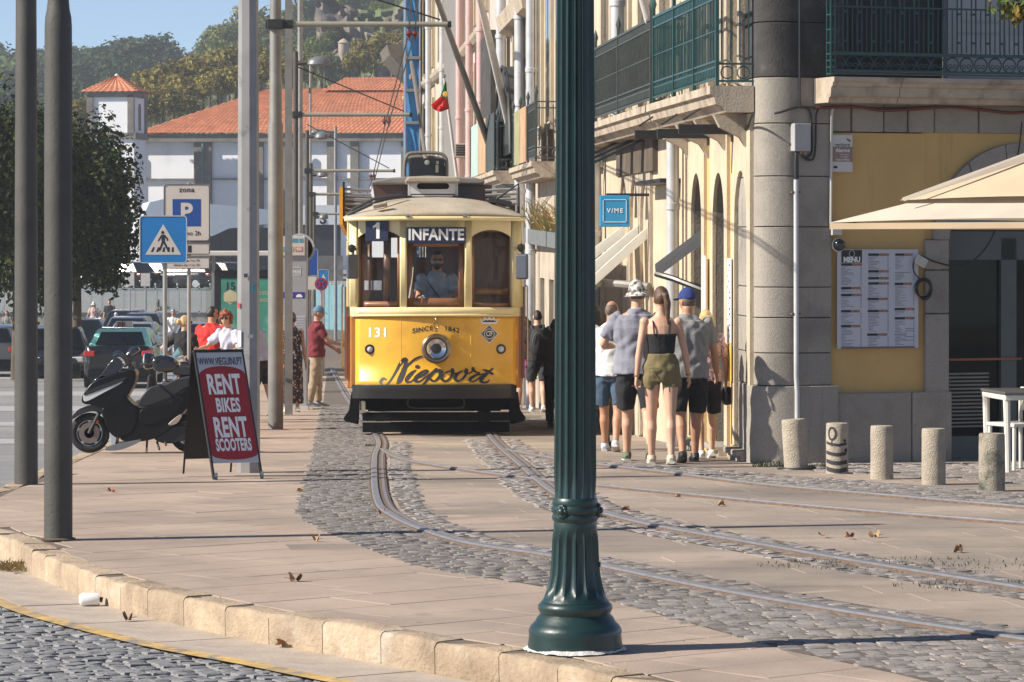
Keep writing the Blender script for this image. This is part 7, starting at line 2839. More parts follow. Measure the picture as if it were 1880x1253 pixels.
for cy_, hh_, txt in ((457, 22, ''), (483, 23, 'dias úteis das 9 às 19h\nsábados das 11 às 15h')):
 c2 = (790 - cy_) * q
 p2 = sign_plate(sg2, ox, c2, 85 * q, hh_ * q, M_sw, r=3 * q, border=M_ink)
 if txt:
  for i_, ln_ in enumerate(txt.split('\n')):
   text_on(ln_, lambda a, c: (ox + a, -.053, c2 + (4 - 8 * i_) * q + c), M_ink, p2, size=.047, sx=.85, bold=.0005)
 else:
  flat([(2 * q, -7 * q), (9 * q, -7 * q), (9 * q, 6 * q), (2 * q, 6 * q)], -.052, M_ink, 'hand_symbol', p2, ox, c2)
for lab, px, pyb, kind, cx_, cy_, w_, h_ in (('tall blue rounded sign plate behind the ticket pillar', 574, 700, 'blue', 573, 482, 22, 50),
          ('small blue pedestrian sign far behind the no stopping sign', 594, 690, 'ped', 594, 510, 20, 30),
          ('round blue and red no stopping sign with a white panel above it', 590, 712, 'stop', 590, 522, 19, 24)):
 x, y, z = gp(px, pyb)
 q = y / F
 t = thing('road_sign', lab, 'road sign', (x, y, z))
 b = B()
 b.cyl((0, 0, -.05), (0, 0, (pyb - cy_ + 8) * q), 2.4 * q, n=8)
 b.obj('post', M_sgrey, t, 40)
 cz_, ox = (pyb - cy_) * q, (cx_ - px) * q
 if kind == 'stop':
  b = B()
  b.lathe([(12 * q, -.05), (12 * q, -.06), (0, -.061)], 24, (ox, 0, cz_), 'y')
  o = b.obj('plate', mat('sign_red', (.35, .02, .03), .4), t)
  b = B()
  b.lathe([(9 * q, -.062), (0, -.063)], 24, (ox, 0, cz_), 'y')
  b.obj('blue_disc', M_sdb, o)
  b = B()
  for a in (45, -45):
   b.box((ox, -.066, cz_), (19 * q, .004, 3 * q), rot=(0, rad(a), 0))
  b.obj('red_cross', MATS['sign_red'], o)
  sign_plate(t, ox - 19 * q, cz_ + 2 * q, 20 * q, 24 * q, M_sw, r=.02, name='white_panel')
 else:
  o = sign_plate(t, ox, cz_, w_ * q, h_ * q, M_sblue if kind == 'ped' else M_sdb, r=4 * q, border=M_sw)
  if kind == 'ped':
   flat([(-7 * q, -9 * q), (7 * q, -9 * q), (0, 7 * q)], -.052, M_sw, 'white_triangle', o, ox, cz_)
# ---------------------------------------------------------------- ticket pillar, bus stop disc and shelter
x, y, z = gp(541, 753)
q = y / F
M_tg = mat('pillar_grey', (.33, .325, .33), .5, var=.08, metal=.1)
tp = thing('ticket_pillar', 'tall light grey bus information pillar with timetables and a blue band', 'pillar', (x, y, z))
b = B()
b.box((0, 0, (753 - 594) * q), (48 * q, .22, 318 * q))
b.obj('cabinet', M_tg, tp, bevel=.015)
hz_ = lambda py: (753 - py) * q
b = B()
b.box((-2 * q, -.03, hz_(452)), (44 * q, .24, 36 * q))
b.obj('route_panel', M_sw, tp, bevel=.01)
for cx_, c, tx_ in ((-20, (.05, .3, .45), '1'), (-7, (.4, .33, .16), '500'), (9, (.5, .15, .1), '900')):
 b = B()
 b.box(((cx_) * q, -.152, hz_(458)), (13 * q, .004, 9 * q))
 o = b.obj('route_tile', mat('route_%s' % tx_, c, .5), tp)
 text_on(tx_, lambda a, c2: (cx_ * q + a, -.156, hz_(458) + c2), M_wh, o, size=.075, sx=.8, bold=.001)
text_on('VILA', lambda a, c: (-12 * q + a, -.152, hz_(442) + c), M_ink, tp, size=.05)
b = B()
b.box((2 * q, -.152, hz_(442)), (10 * q, .004, 7 * q))
b.box((13 * q, -.152, hz_(442)), (7 * q, .004, 7 * q))
b.obj('bus_symbol', mat('symbol_teal', (.05, .25, .32), .5), tp)
text_on('Porto.', lambda a, c: (-1 * q + a, -.114, hz_(499) + c), M_wh, tp, size=.1, bold=.001)
b = B()
for a0, c0, a1, c1 in ((-14, 506, 12, 505.3), (-14, 491.7, 12, 491), (-14, 506, -13.2, 491), (11.2, 506, 12, 491)):
 b.box(((a0 + a1) / 2 * q, -.113, hz_((c0 + c1) / 2)), (abs(a1 - a0) * q, .004, abs(c1 - c0) * q))
b.obj('name_frame', M_wh, tp)
b = B()
b.box((-1 * q, -.112, hz_(542)), (40 * q, .006, 11 * q))
o = b.obj('blue_band', mat('violet_blue', (.05, .03, .22), .4), tp)
text_on('stcp.pt', lambda a, c: (-10 * q + a, -.117, hz_(542) + c), M_wh, o, size=.055)
flat(arc(9 * q, 0, 6 * q, 0, 180, 10), -.117, M_wh, 'dome_symbol', o, 0, hz_(546))
for k in range(2):
 b = B()
 b.box((-11 * q + 22 * k * q, -.112, hz_(615)), (20 * q, .006, 70 * q))
 o = b.obj('timetable', mat('timetable_paper', (.42, .42, .46), .5), tp)
 b = B()
 for r_ in range(14):
  b.box((-11 * q + 22 * k * q, -.116, hz_(584 + r_ * 4.6)), (17 * q, .003, 1.3 * q))
 b.obj('timetable_text', M_lgrey, o)
b = B()
b.box((0, 0, .03), (52 * q, .3, .08))
b.obj('foot', M_sw, tp)
b = B()
b.lathe([(28 * q, 0), (28 * q, -.03), (24 * q, -.03), (24 * q, 0)], 28, (8 * q, .2, hz_(457)), 'y')
b.obj('stop_disc', mat('disc_lilac', (.42, .42, .5), .4), tp, 40)
x, y, z = gp(460, 722)
q = y / F
sh_ = thing('bus_shelter', 'bus shelter with a flat roof and a green illuminated looking poster in a black frame', 'bus shelter', (x, y, z))
sh_['label'] = 'bus shelter with a flat pale roof and a green poster in a black frame'
hz_ = lambda py: (722 - py) * q
hx_ = lambda px: (px - 460) * q
b = B()
b.box((hx_(440), 1.0, hz_(466)), (hx_(545) - hx_(345), 1.9, 9 * q))
b.obj('roof', mat('shelter_roof', (.5, .49, .45), .5, var=.05), sh_, bevel=.02)
b = B()
b.box((hx_(456), .35, hz_(590)), (hx_(522) - hx_(392), .16, 186 * q))
fr = b.obj('poster_frame', M_black, sh_, bevel=.02)
b = B()
b.box((hx_(462), .26, hz_(592)), (hx_(520) - hx_(404), .02, 160 * q))
M_pg = mat('poster_green', (.05, .23, .17), .4, var=.25, scale=1.2, dirt=[((.2, .36, .28), 2.2, .52, .7), ((.3, .22, .16), 1.7, .6, .72)])
po = b.obj('poster', M_pg, fr)
M_cre = mat('poster_cream', (.45, .4, .25), .5)
text_on('15', lambda a, c: (hx_(421) + a, .245, hz_(527) + c), M_ink, po, size=.24, bold=.006)
flat([(14 * q * math.cos(rad(30 + 60 * i)), 14 * q * math.sin(rad(30 + 60 * i))) for i in range(6)], .247, M_cre, 'poster_badge', po, hx_(421), hz_(546))
text_on('15 MAR', lambda a, c: (hx_(421) + a, .243, hz_(556) + c), M_ink, po, size=.06)
for i_, w_ in enumerate(('esta', 'loco')):
 text_on(w_, lambda a, c: (hx_(483) + a, .245, hz_(538 + 13 * i_) + c), M_cre, po, size=.15)
for px_ in (384, 522, 545):
 b = B()
 b.box((hx_(px_), 1.0, hz_(466) / 2), (.07, .07, hz_(470)))
 b.obj('post', M_lgrey, sh_)
b = B()
b.box((hx_(440), 1.6, hz_(590)), (hx_(540) - hx_(390), .02, 200 * q))
b.obj('back_glass', M_glass, sh_)
# ---------------------------------------------------------------- scooter and motorbikes
M_sc = mat('scooter_matt_black', (.005, .005, .006), .3, var=.2, scale=3, spec=.28)
M_scg = mat('scooter_gloss', (.012, .014, .02), .12, var=.1, coat=1)
M_tyre = mat('tyre_rubber', (.018, .018, .018), .85, var=.2, bump=.3)
M_seat = mat('seat_vinyl', (.014, .0145, .016), .55, var=.15, bump=.2)
M_alu = mat('alloy', (.45, .45, .46), .3, metal=.8, var=.1)
class Bike:
 def __init__(s, label, px, py, yaw=0, flip=1, ref=None):
  s.x, s.y, s.z = gp(px, py)
  s.q = (ref or s.y) / F
  s.px, s.py, s.flip = px, py, flip
  s.t = thing('motor_scooter', label, 'scooter', (s.x, s.y, s.z), yaw)
 def p(s, px, py):
  return ((px - s.px) * s.q * s.flip, (s.py - py) * s.q)
 def body(s, nm, pts, w, m, y=0.0, bevel=.02, parent=None, smooth=True, n=4):
  P = [s.p(*a) for a in pts]
  if smooth:
   P = [(v.x, v.y) for v in smoothpts([(a, c, 0) for a, c in P], n, True)]
  b = B()
  b.prism(P, y - w / 2, y + w / 2)
  return b.obj(nm, m, parent or s.t, 50, bevel=bevel, seg=4)
 def wheel(s, px, py, R, spokes=5, w=.1, disc=True):
  cx_, cz_ = s.p(px, py)
  R *= s.q
  b = B()
  b.tube([(cx_ + (R - .045) * math.cos(a), 0, cz_ + (R - .045) * math.sin(a)) for a in [2 * PI * i / 32 for i in range(32)]], [(.045, w / 2)] * 32, 10, closed=True, flat=(1, 0, 0))
  o = b.obj('wheel', M_tyre, s.t, True)
  b = B()
  b.lathe([(R - .085, -.03), (R - .068, -.035), (R - .068, .035), (R - .085, .03), (R - .085, -.03)], 32, (cx_, 0, cz_), 'y')
  for k in range(spokes):
   a = 2 * PI * k / spokes + .3
   b.box((cx_ + (R - .08) * .55 * math.cos(a), -.02, cz_ + (R - .08) * .55 * math.sin(a)), (R - .08, .025, .035), rot=(0, -a, 0))
  b.lathe([(.035, -.05), (.035, .05), (0, .05)], 14, (cx_, 0, cz_), 'y')
  b.obj('rim', M_alu if spokes < 9 else M_chrome, o, 40)
  if disc:
   b = B()
   b.lathe([(R * .52, -.05), (R * .52, -.056), (R * .25, -.056), (R * .25, -.05)], 28, (cx_, 0, cz_), 'y')
   b.obj('brake_disc', mat('disc_bronze', (.25, .19, .16), .35, metal=.7), o, 40)
  return o
k = Bike('black maxi scooter with a tinted windscreen parked beside the sign board', 168, 832)
k.wheel(165, 795, 37)
k.wheel(347, 795, 36)
k.body('front_fender', [(133, 770), (139, 757), (153, 748), (174, 743), (193, 750), (197, 762), (188, 760), (172, 755), (152, 760)], .13, M_scg)
k.body('front_cowl', [(153, 735), (158, 720), (172, 702), (198, 690), (228, 682), (249, 678), (252, 694), (243, 716), (230, 736), (216, 750), (198, 752), (176, 743), (160, 741)], .34, M_sc, bevel=.06)
k.body('leg_shield', [(190, 748), (216, 742), (232, 728), (246, 740), (258, 752), (250, 790), (225, 803), (207, 796), (196, 776)], .34, M_sc, bevel=.05)
k.body('main_body', [(212, 760), (240, 746), (264, 748), (300, 736), (343, 714), (372, 706), (372, 722), (350, 745), (332, 764), (318, 784), (298, 798), (272, 808), (240, 809), (222, 802)], .32, M_sc, bevel=.06)
k.body('seat', [(256, 741), (263, 727), (275, 713), (285, 708), (306, 705), (322, 697), (345, 692), (372, 690), (374, 704), (345, 712), (322, 726), (296, 738), (270, 746)], .28, M_seat, bevel=.05)
k.body('windscreen', [(175, 708), (186, 690), (204, 666), (214, 656.5), (222, 659), (227, 668), (219, 682), (203, 700), (188, 708)], .2, mat('tinted_screen', (.012, .016, .03), .1, coat=1, var=.05), bevel=.07)
k.body('side_panel', [(262, 752), (300, 742), (338, 724), (338, 740), (318, 762), (285, 778), (262, 776)], .345, M_sc, bevel=.015)
k.body('screen_base', [(172, 706), (184, 690), (206, 690), (228, 690), (232, 698), (200, 706)], .2, M_scg)
k.body('headlight', [(157, 729), (161, 721), (192, 710), (226, 698), (224, 704), (196, 719), (170, 733), (159, 736)], .35, M_lens, y=-.0, bevel=.02)
k.body('headlight_trim', [(158, 724), (164, 716), (195, 704), (232, 692), (229, 699), (194, 713), (164, 724)], .36, M_scg, bevel=.02)
k.body('floorboard', [(196, 822), (212, 815), (252, 807), (262, 806), (252, 814), (226, 824), (203, 826)], .36, mat('floor_silver', (.17, .175, .18), .4, metal=.3))
k.body('engine', [(285, 800), (318, 782), (350, 782), (352, 800), (325, 812), (298, 812)], .26, M_black)
k.body('tail_trim', [(313, 776), (333, 760), (336, 764), (328, 776), (316, 780)], .335, mat('trim_champagne', (.4, .34, .27), .35, metal=.5), bevel=.005)
k.body('radiator_cover', [(205, 788), (214, 784), (217, 800), (214, 815), (206, 812)], .3, mat('silver_grill', (.4, .4, .42), .4))
b = B()
for sy in (-1, 1):
 a, c = k.p(246, 676)
 b.tube([(a, 0, c), (a - .02, sy * .2, c + .06), (a - .06, sy * .34, c + .03)], .014, 6)
b.obj('handlebar', M_black, k.t, True)
for sy in (-1,):
 a, c = k.p(250, 646)
 b = B()
 b.tube([(k.p(244, 672)[0], sy * .25, k.p(244, 672)[1]), (a - .03, sy * .33, c - .05), (a, sy * .33, c)], .009, 6)
 b.tube([(a - .06, sy * .34, c - .03), (a, sy * .34, c + .02), (a + .07, sy * .34, c + .045)], [(.02, .02), (.05, .03), (.025, .02)], 10)
 b.obj('mirror', M_scg, k.t, True)
b = B()
a, c = k.p(178, 773)
b.lathe([(.027, -.07), (.024, -.085), (0, -.088)], 16, (a, 0, c), 'y')
b.obj('orange_reflector', mat('reflector_orange', (.75, .18, .01), .25), k.t, True)
b = B()
b.tube([(k.p(165, 795)[0], -.075, k.p(165, 795)[1]), (k.p(184, 757)[0], -.075, k.p(184, 757)[1])], .022, 8)
b.obj('fork_leg', M_iron, k.t, True)
for pts in (((272, 808), (272, 831)), ((290, 810), (296, 824)), ((304, 806), (308, 816))):
 b = B()
 b.tube([(k.p(*pts[0])[0], -.1, k.p(*pts[0])[1]), (k.p(*pts[1])[0], -.18, k.p(*pts[1])[1])], .012, 6)
 b.obj('stand', M_iron, k.t)
k = Bike('black motorbike with a round chrome headlight behind the maxi scooter', 290, 806, rad(0))
k.wheel(268, 770, 38, 10)
k.wheel(400, 770, 38, 10)
k.body('fuel_tank', [(280, 660), (296, 652), (318, 656), (330, 668), (322, 682), (296, 684), (282, 676)], .26, M_scg, bevel=.06)
k.body('seat', [(322, 676), (345, 672), (385, 676), (384, 686), (326, 688)], .24, M_seat, bevel=.03)
k.body('engine_block', [(296, 700), (340, 698), (346, 745), (300, 752)], .28, mat('engine_grey', (.08, .08, .085), .4, metal=.5), bevel=.03, smooth=False)
k.body('side_cover', [(330, 690), (390, 686), (380, 715), (335, 715)], .22, M_sc, bevel=.03)
b = B()
a, c = k.p(270, 663)
b.lathe([(0, .12), (.06, .1), (.1, .04), (.105, 0), (.095, -.01), (0, -.02)], 20, (a, c, 0), 'x') if False else None
b.tube([(a + .12, 0, c), (a + .06, 0, c), (a, 0, c), (a - .025, 0, c)], [.05, .095, .105, .1], 18)
hl_ = b.obj('headlight', M_scg, k.t, 40)
b = B()
b.tube([(a - .024, 0, c), (a - .04, 0, c), (a - .05, 0, c)], [.098, .08, .03], 18)
b.obj('lens', mat('chrome_lens', (.55, .57, .6), .1, metal=.6), hl_, True)
b = B()
for sy in (-1, 1):
 b.tube([(k.p(278, 672)[0], 0, k.p(278, 672)[1]), (k.p(262, 668)[0], sy * .18, k.p(262, 668)[1]), (k.p(290, 664)[0], sy * .38, k.p(290, 664)[1])], .013, 6)
 b.tube([(k.p(276, 690)[0], sy * .09, k.p(276, 690)[1]), (k.p(268, 770)[0], sy * .09, k.p(268, 770)[1])], .022, 8)
b.obj('fork_and_bars', M_iron, k.t, True)
b = B()
b.tube([(k.p(252, 640)[0] - .01, -.34, k.p(252, 650)[1]), (k.p(250, 640)[0] + .05, -.36, k.p(250, 638)[1])], [(.04, .03), (.06, .04)], 10)
b.obj('mirror', M_black, k.t, True)
b = B()
b.tube([(k.p(300, 748)[0], -.16, k.p(300, 748)[1]), (k.p(340, 762)[0], -.17, k.p(340, 762)[1]), (k.p(400, 752)[0], -.18, k.p(400, 752)[1])], .035, 8)
b.obj('exhaust', M_chrome, k.t, True)
k = Bike('black and white motorbike farther back beside the parking sign post', 325, 790)
k.wheel(300, 758, 34, 10)
k.wheel(425, 758, 34, 10)
k.body('fuel_tank', [(318, 668), (345, 664), (360, 680), (340, 690), (318, 686)], .26, M_scg, bevel=.05)
k.body('white_fairing', [(320, 655), (334, 652), (340, 668), (335, 690), (322, 684)], .22, mat('bike_white', (.6, .6, .62), .3), bevel=.03)
k.body('red_panel', [(326, 694), (350, 688), (372, 700), (336, 704)], .24, mat('bike_red', (.3, .02, .02), .3), bevel=.02)
k.body('engine_block', [(325, 700), (385, 698), (390, 745), (330, 748)], .28, MATS['engine_grey'], bevel=.03, smooth=False)
b = B()
for sy in (-1, 1):
 b.tube([(k.p(330, 668)[0], 0, k.p(330, 668)[1]), (k.p(318, 664)[0], sy * .2, k.p(318, 660)[1]), (k.p(345, 660)[0], sy * .4, k.p(345, 655)[1])], .014, 6)
 b.tube([(k.p(325, 690)[0], sy * .09, k.p(325, 690)[1]), (k.p(300, 758)[0], sy * .09, k.p(300, 758)[1])], .022, 8)
b.obj('fork_and_bars', M_chrome, k.t, True)
b = B()
b.tube([(k.p(322, 650)[0], -.3, k.p(322, 655)[1]), (k.p(336, 640)[0], -.34, k.p(336, 643)[1])], [(.03, .02), (.07, .04)], 10)
b.obj('mirror', mat('mirror_teal', (.1, .18, .2), .15), k.t, True)
k.body('windshield', [(372, 662), (400, 640), (408, 644), (392, 664)], .3, M_scg)
# ---------------------------------------------------------------- cars
M_cglass = mat('car_glass', (.005, .007, .008), .1, coat=.2, var=.1)
M_clear = mat('tail_red', (.45, .02, .012), .2, coat=.6, var=.1)
M_plate = mat('number_plate', (.5, .5, .5), .5)
def car(label, px, pyb, wpx, paint, yaw=0, roofp=None, kind='sedan', front=False, sign=False, group='cars in the left road', Yd=None, dz=-.135, W=1.78, hscale=1.0):
 if Yd is None:
  x, y, z = gp(px, pyb, dz)
 else:
  y = Yd
  x, z = PX(px, y), PZ(pyb, y)
 t = thing('car', label, 'car', (x, y, z), rad(yaw + (180 if front else 0)), group)
 L = {'sedan': 4.4, 'hatch': 3.9, 'estate': 4.5}[kind]
 hw = W / 2
 h = (1.45 if kind != 'estate' else 1.55) * hscale
 belt = (1.04 if kind == 'sedan' else .95) * hscale
 st = [(0, .80, .42, .84), (.12, .93, .3, belt - .0), (.6, 1.0, .22, belt), (L * .5, 1.0, .2, belt), (L - 1.1, 1.0, .2, belt - .02), (L - .35, .93, .24, belt - .16), (L - .05, .8, .32, .7), (L, .7, .4, .62)]
 b = B()
 rows = []
 for yy, wf, zb, zt in st:
  w = hw * wf
  zm = (zb + zt) / 2
  rows.append([(-w * .86, yy, zb), (-w, yy, zb + .1), (-w, yy, zm), (-w * .97, yy, zt - .06), (-w * .88, yy, zt), (0, yy, zt + .025), (w * .88, yy, zt), (w * .97, yy, zt - .06), (w, yy, zm), (w, yy, zb + .1), (w * .86, yy, zb)])
 b.grid(lambda i, j: rows[i][j], range(len(rows)), range(11))
 n = 11
 b.add(rows[0], [list(range(n))])
 b.add(rows[-1], [list(range(n))[::-1]])
 b.obj('body', paint, t, 50)
 rp = roofp or paint
 if kind == 'sedan':
  cab = [(.55, belt - .03, .80), (1.15, h - .05, .64), (1.5, h, .62), (2.5, h, .62), (2.8, h - .04, .63), (3.45, belt - .04, .82)]
 else:
  cab = [(.1, belt - .03, .84), (.45, h - .05, .68), (.7, h, .66), (2.3, h, .64), (2.6, h - .04, .65), (3.2 if kind == 'hatch' else 3.5, belt - .04, .84)]
 lowz = belt - .05
 b = B()
 g = B()
 (y0, z0, w0), (y1, z1, w1), (y2, z2, w2), (y3, z3, w3), (y4, z4, w4), (y5, z5, w5) = cab
 for sg in (-1, 1):
  pass
 prof = [(y, z, w * hw / .875 * .875 / .8 if False else w * W / 1.0 * .56) for y, z, w in cab]
 top_ = [(y, z, w) for y, z, w in prof]
 vs, fs = [], []
 for y, z, w in prof:
  vs += [(-w, y, z), (w, y, z)]
 fs = [(2 * i, 2 * i + 1, 2 * i + 3, 2 * i + 2) for i in range(5)]
 wl_ = prof[0][2]
 fs += [(0, 2, 4, 6, 8, 10), (11, 9, 7, 5, 3, 1)]
 b.add(vs, fs)
 b.obj('roof', rp, t, 40, bevel=.04)
 def lerp3(a, c, f):
  return tuple(a[i] + (c[i] - a[i]) * f for i in range(3))
 def glassq(nm, A, B_, Cc, D, ins=.08, off=(0, 0, 0)):
  q_ = [A, B_, Cc, D]
  ce = tuple(sum(p[i] for p in q_) / 4 for i in range(3))
  gb = B()
  vv = [tuple(ce[i] + (p[i] - ce[i]) * (1 - ins) + off[i] for i in range(3)) for p in q_]
  gb.add(vv, [(0, 1, 2, 3)])
  return gb.obj(nm, M_cglass, t, solid=.008)
 P = prof
 glassq('rear_window', (-P[0][2], P[0][0], P[0][1]), (P[0][2], P[0][0], P[0][1]), (P[1][2], P[1][0], P[1][1]), (-P[1][2], P[1][0], P[1][1]), .22, (0, -.014, .012))
 glassq('windscreen', (-P[5][2], P[5][0], P[5][1]), (P[5][2], P[5][0], P[5][1]), (P[4][2], P[4][0], P[4][1]), (-P[4][2], P[4][0], P[4][1]), .1, (0, .012, .01))
 for sg in (-1, 1):
  ym = (P[1][0] + P[4][0]) / 2
  for ya, yb, yta, ytb in ((P[0][0] + .35, ym, P[1][0] + .1, ym), (ym + .08, P[5][0] - .25, ym + .08, P[4][0] - .05)):
   wt = P[2][2]
   glassq('side_window', (sg * P[0][2] * 1.0, ya, belt), (sg * P[0][2] * 1.0, yb, belt), (sg * wt * 1.02, ytb, h - .1), (sg * wt * 1.02, yta, h - .1), .06, (sg * .012, 0, 0))
  b = B()
  b.box((sg * (hw + .07), P[5][0] - .25, belt + .04), (.2, .1, .14))
  b.obj('mirror', paint, t, bevel=.03)
  b = B()
  b.box((sg * hw * .8, .05, (.86 if kind == 'sedan' else .78) * hscale), (.27, .2, .15))
  b.obj('tail_light', M_clear, t, bevel=.03)
  b = B()
  b.box((sg * hw * .66, L - .12, .6), (.38, .22, .15))
  b.obj('headlight', M_lens, t, bevel=.03)
  for yw in (.75, L - .85):
   b = B()
   b.lathe([(.3, -.1), (.315, -.08), (.315, .08), (.3, .1)], 24, (sg * (hw - .1), yw, .31), 'x')
   o = b.obj('wheel', M_tyre, t, 40)
   b = B()
   b.lathe([(.0, .105 * sg), (.2, .1 * sg), (.21, .08 * sg)], 18, (sg * (hw - .1), yw, .31), 'x')
   b.obj('rim', M_alu, o, 40)
 b = B()
 b.box((0, .02, .38), (W * .86, .16, .24))
 b.box((0, L - .03, .36), (W * .8, .14, .22))
 b.obj('bumper', M_sc, t, bevel=.05)
 b = B()
 b.box((0, -.07, .52 if kind != 'sedan' else .56), (.5, .02, .11))
 b.box((0, L + .045, .42), (.5, .02, .11))
 b.obj('number_plate', M_plate, t)
 b = B()
 b.box((0, L - .0, .56), (.8, .1, .1))
 b.obj('grille', M_black, t, bevel=.02)
 b = B()
 b.box((0, L / 2, .2), (W * .8, L * .9, .1))
 b.obj('underside', M_black, t)
 if sign:
  b = B()
  b.box((0, 1.9, h + .09), (.42, .14, .16))
  s_ = b.obj('taxi_sign', M_sw, t, bevel=.02)
  b = B()
  b.box((-.07, 1.82, h + .09), (.2, .01, .12))
  b.obj('taxi_sign_panel', mat('taxi_brown', (.25, .07, .05), .5), s_)
  b = B()
  b.tube([(-.13, -.0, .86), (0, -.0, .94), (.13, -.0, .86)], .012, 5)
  b.tube([(-.13, -.0, .80), (0, -.0, .88), (.13, -.0, .80)], .012, 5)
  b.obj('chevron_badge', M_chrome, t)
  b = B()
  b.cyl((0, 1.3, h), (0, 1.15, h + .22), .008, n=5)
  b.obj('aerial', M_black, t)
 return t
M_cblack = mat('car_black', (.008, .008, .009), .15, coat=.5, var=.05)
M_cmint = mat('taxi_mint', (.32, .74, .62), .25, coat=.6, var=.05)
M_cgrey = mat('car_grey', (.14, .15, .165), .2, coat=1, metal=.4, var=.05)
M_cblue = mat('car_dark_blue', (.012, .016, .026), .15, coat=.5, var=.05)
M_csilver = mat('car_silver', (.36, .38, .42), .22, metal=.5, coat=1, var=.05)
M_cred = mat('car_red', (.3, .02, .02), .2, coat=1, var=.05)
M_cwhite = mat('car_white', (.6, .61, .62), .2, coat=1, var=.05)
car('black taxi with a mint green roof and red tail lights, seen from behind', 217, 714, 140, M_cblack, 2, M_cmint, 'sedan', False, True)
car('dark grey car at the far left edge, cut off by the frame', -22, 693, 0, M_cgrey, 8, None, 'hatch', False)
car('dark blue parked car behind the two dark poles', 108, 690, 0, M_cblue, 6, None, 'hatch', True)
car('dark car with silver roof rails left of the taxi roof', 150, 668, 0, M_cblack, 6, None, 'estate', True)
car('silver grey saloon facing us directly behind the taxi', 262, 668, 0, M_csilver, 0, None, 'sedan', True)
car('grey hatchback in the queue behind the silver saloon', 248, 648, 0, M_cgrey, 0, None, 'hatch', True)
car('estate car with a roof rack at the back of the queue', 240, 632, 0, M_cblue, 0, None, 'estate', True)
car('dark car half hidden beside the estate car in the queue', 272, 634, 0, M_cblue, 0, None, 'hatch', True)
car('light blue silver car facing us beside the bus shelter', 372, 668, 0, M_csilver, 3, None, 'sedan', True)
k = Bike('small white motor scooter ridden towards us beside the queue of cars', 318, 652)
k.t.rotation_euler = (0, 0, rad(100))
k.wheel(305, 645, 8, 5, disc=False)
k.wheel(331, 645, 8, 5, disc=False)
k.body('scooter_body', [(300, 640), (303, 618), (307, 616), (310, 636), (320, 640), (324, 628), (338, 626), (338, 640), (322, 646)], .32, mat('scooter_white', (.55, .55, .58), .3), bevel=.04)
k.body('handlebar', [(301, 620), (306, 614), (308, 618)], .6, M_black, bevel=.01)
person('helmeted rider in a white top sitting on the small white scooter', 318, 0, 0, 180, False, SK2, 5, (75, 80), (75, 80), (40, 20, 30, 20), (40, 20, 30, 20), (0, 0),
 ('tee', cloth('white', (.66, .66, .66)), .86), ('shorts', cloth('greyshort', (.2, .2, .25)), .9), None, ('helmet', mat('helmet_grey', (.25, .26, .3), .2, coat=.5)), M_shoe_k, .02,
 loc=(k.x, k.y + .1, k.z - .12), Ht=1.75, seat=True)
person('person in a black and white helmet behind the taxi roof', 213, 640, 64, 180, False, SK2, 0, (3, 2), (-3, 4), (10, 10, 30, 0), (10, 10, 30, 0), (0, 0),
 ('tee', cloth('black8', (.014, .014, .015)), .86), ('trousers', cloth('black9', (.014, .014, .014)), 2), None, ('helmet', pattern_mat('helmet_bw', (.5, .5, .5), [(.02, .02, .02)], 5, .3)), M_shoe_k, .02)
# ---------------------------------------------------------------- small things on the ground
x, y, z = gp(166, 1112, -.155)
cu = thing('plastic_bottle', 'white plastic bottle lying in the gutter against the kerb', 'bottle', (x, y, z + .035), rad(8))
b = B()
b.tube([(-.065, 0, 0), (-.06, 0, 0), (-.045, 0, 0), (.04, 0, 0), (.052, 0, 0)], [.018, .03, .038, .038, .034], 18)
b.obj('body', mat('bottle_white', (.75, .74, .72), .35, var=.03), cu, True)
b = B()
b.tube([(.052, 0, 0), (.07, 0, -.004)], [.015, .015], 10)
b.obj('cap', M_black, cu, True)
M_leafs = [mat('fallen_leaf_%d' % i, c, .8, var=.35, scale=20) for i, c in enumerate(((.26, .1, .05), (.36, .22, .1), (.2, .11, .06)))]
spots = [(205, 905, 0, 'brown leaf near the middle of the left paving'), (580, 995, 0, 'reddish leaf on the slabs left of the cobble strip'), (542, 1068, 0, 'curled dry leaf on the slabs in the middle foreground'),
  (524, 1188, -.155, 'big brown leaf lying in the gutter'), (1245, 916, 0, 'dry leaf between the thin rails'), (1510, 988, 0, 'pair of pale leaves on the track slabs'), (1560, 990, 0, 'thin dry leaf on the track slabs'),
  (1605, 988, 0, 'small pale leaf on the track slabs, right of the pair'), (1760, 1015, 0, 'pale dry leaf on the slabs at far right'), (700, 945, 0, 'leaf lying in the curved rail groove'), (550, 905, 0, 'leaf stalk at the edge of the cobble strip'),
  (20, 1052, -.155, 'red brown leaves heaped at the kerb foot on the left'), (1150, 940, 0, 'leaf on the slabs right of the lamp collar'), (1325, 930, 0, 'leaf in the middle of the track slabs'), (235, 1140, -.155, 'small leaf in the gutter beside the bottle')]
for i, (px, py, dz, lab) in enumerate(spots):
 x, y, z = gp(px, py, dz)
 b = B()
 s_ = RA.uniform(.5, .85) * (.045 if i != 3 else .075)
 n = 14
 pts = []
 for j in range(n):
  a = 2 * PI * j / n
  r = s_ * (.55 + .45 * abs(math.cos(2.5 * a)))
  pts.append((r * math.cos(a) * 1.2, r * math.sin(a), .012 + .02 * math.sin(a * 2 + i) + .02 * abs(math.cos(a))))
 b.add(pts + [(0, 0, .012)], [(j, (j + 1) % n, n) for j in range(n)])
 b.tube([(0, 0, .014), (s_ * 1.7, .01, .02)], .002, 4)
 o = b.obj('fallen_leaf', M_leafs[i % 3], None, fix=False, loc=(x, y, z + .002))
 o.rotation_euler = (0, 0, RA.uniform(0, 6))
 tag(o, lab, 'leaf', 'fallen leaves')
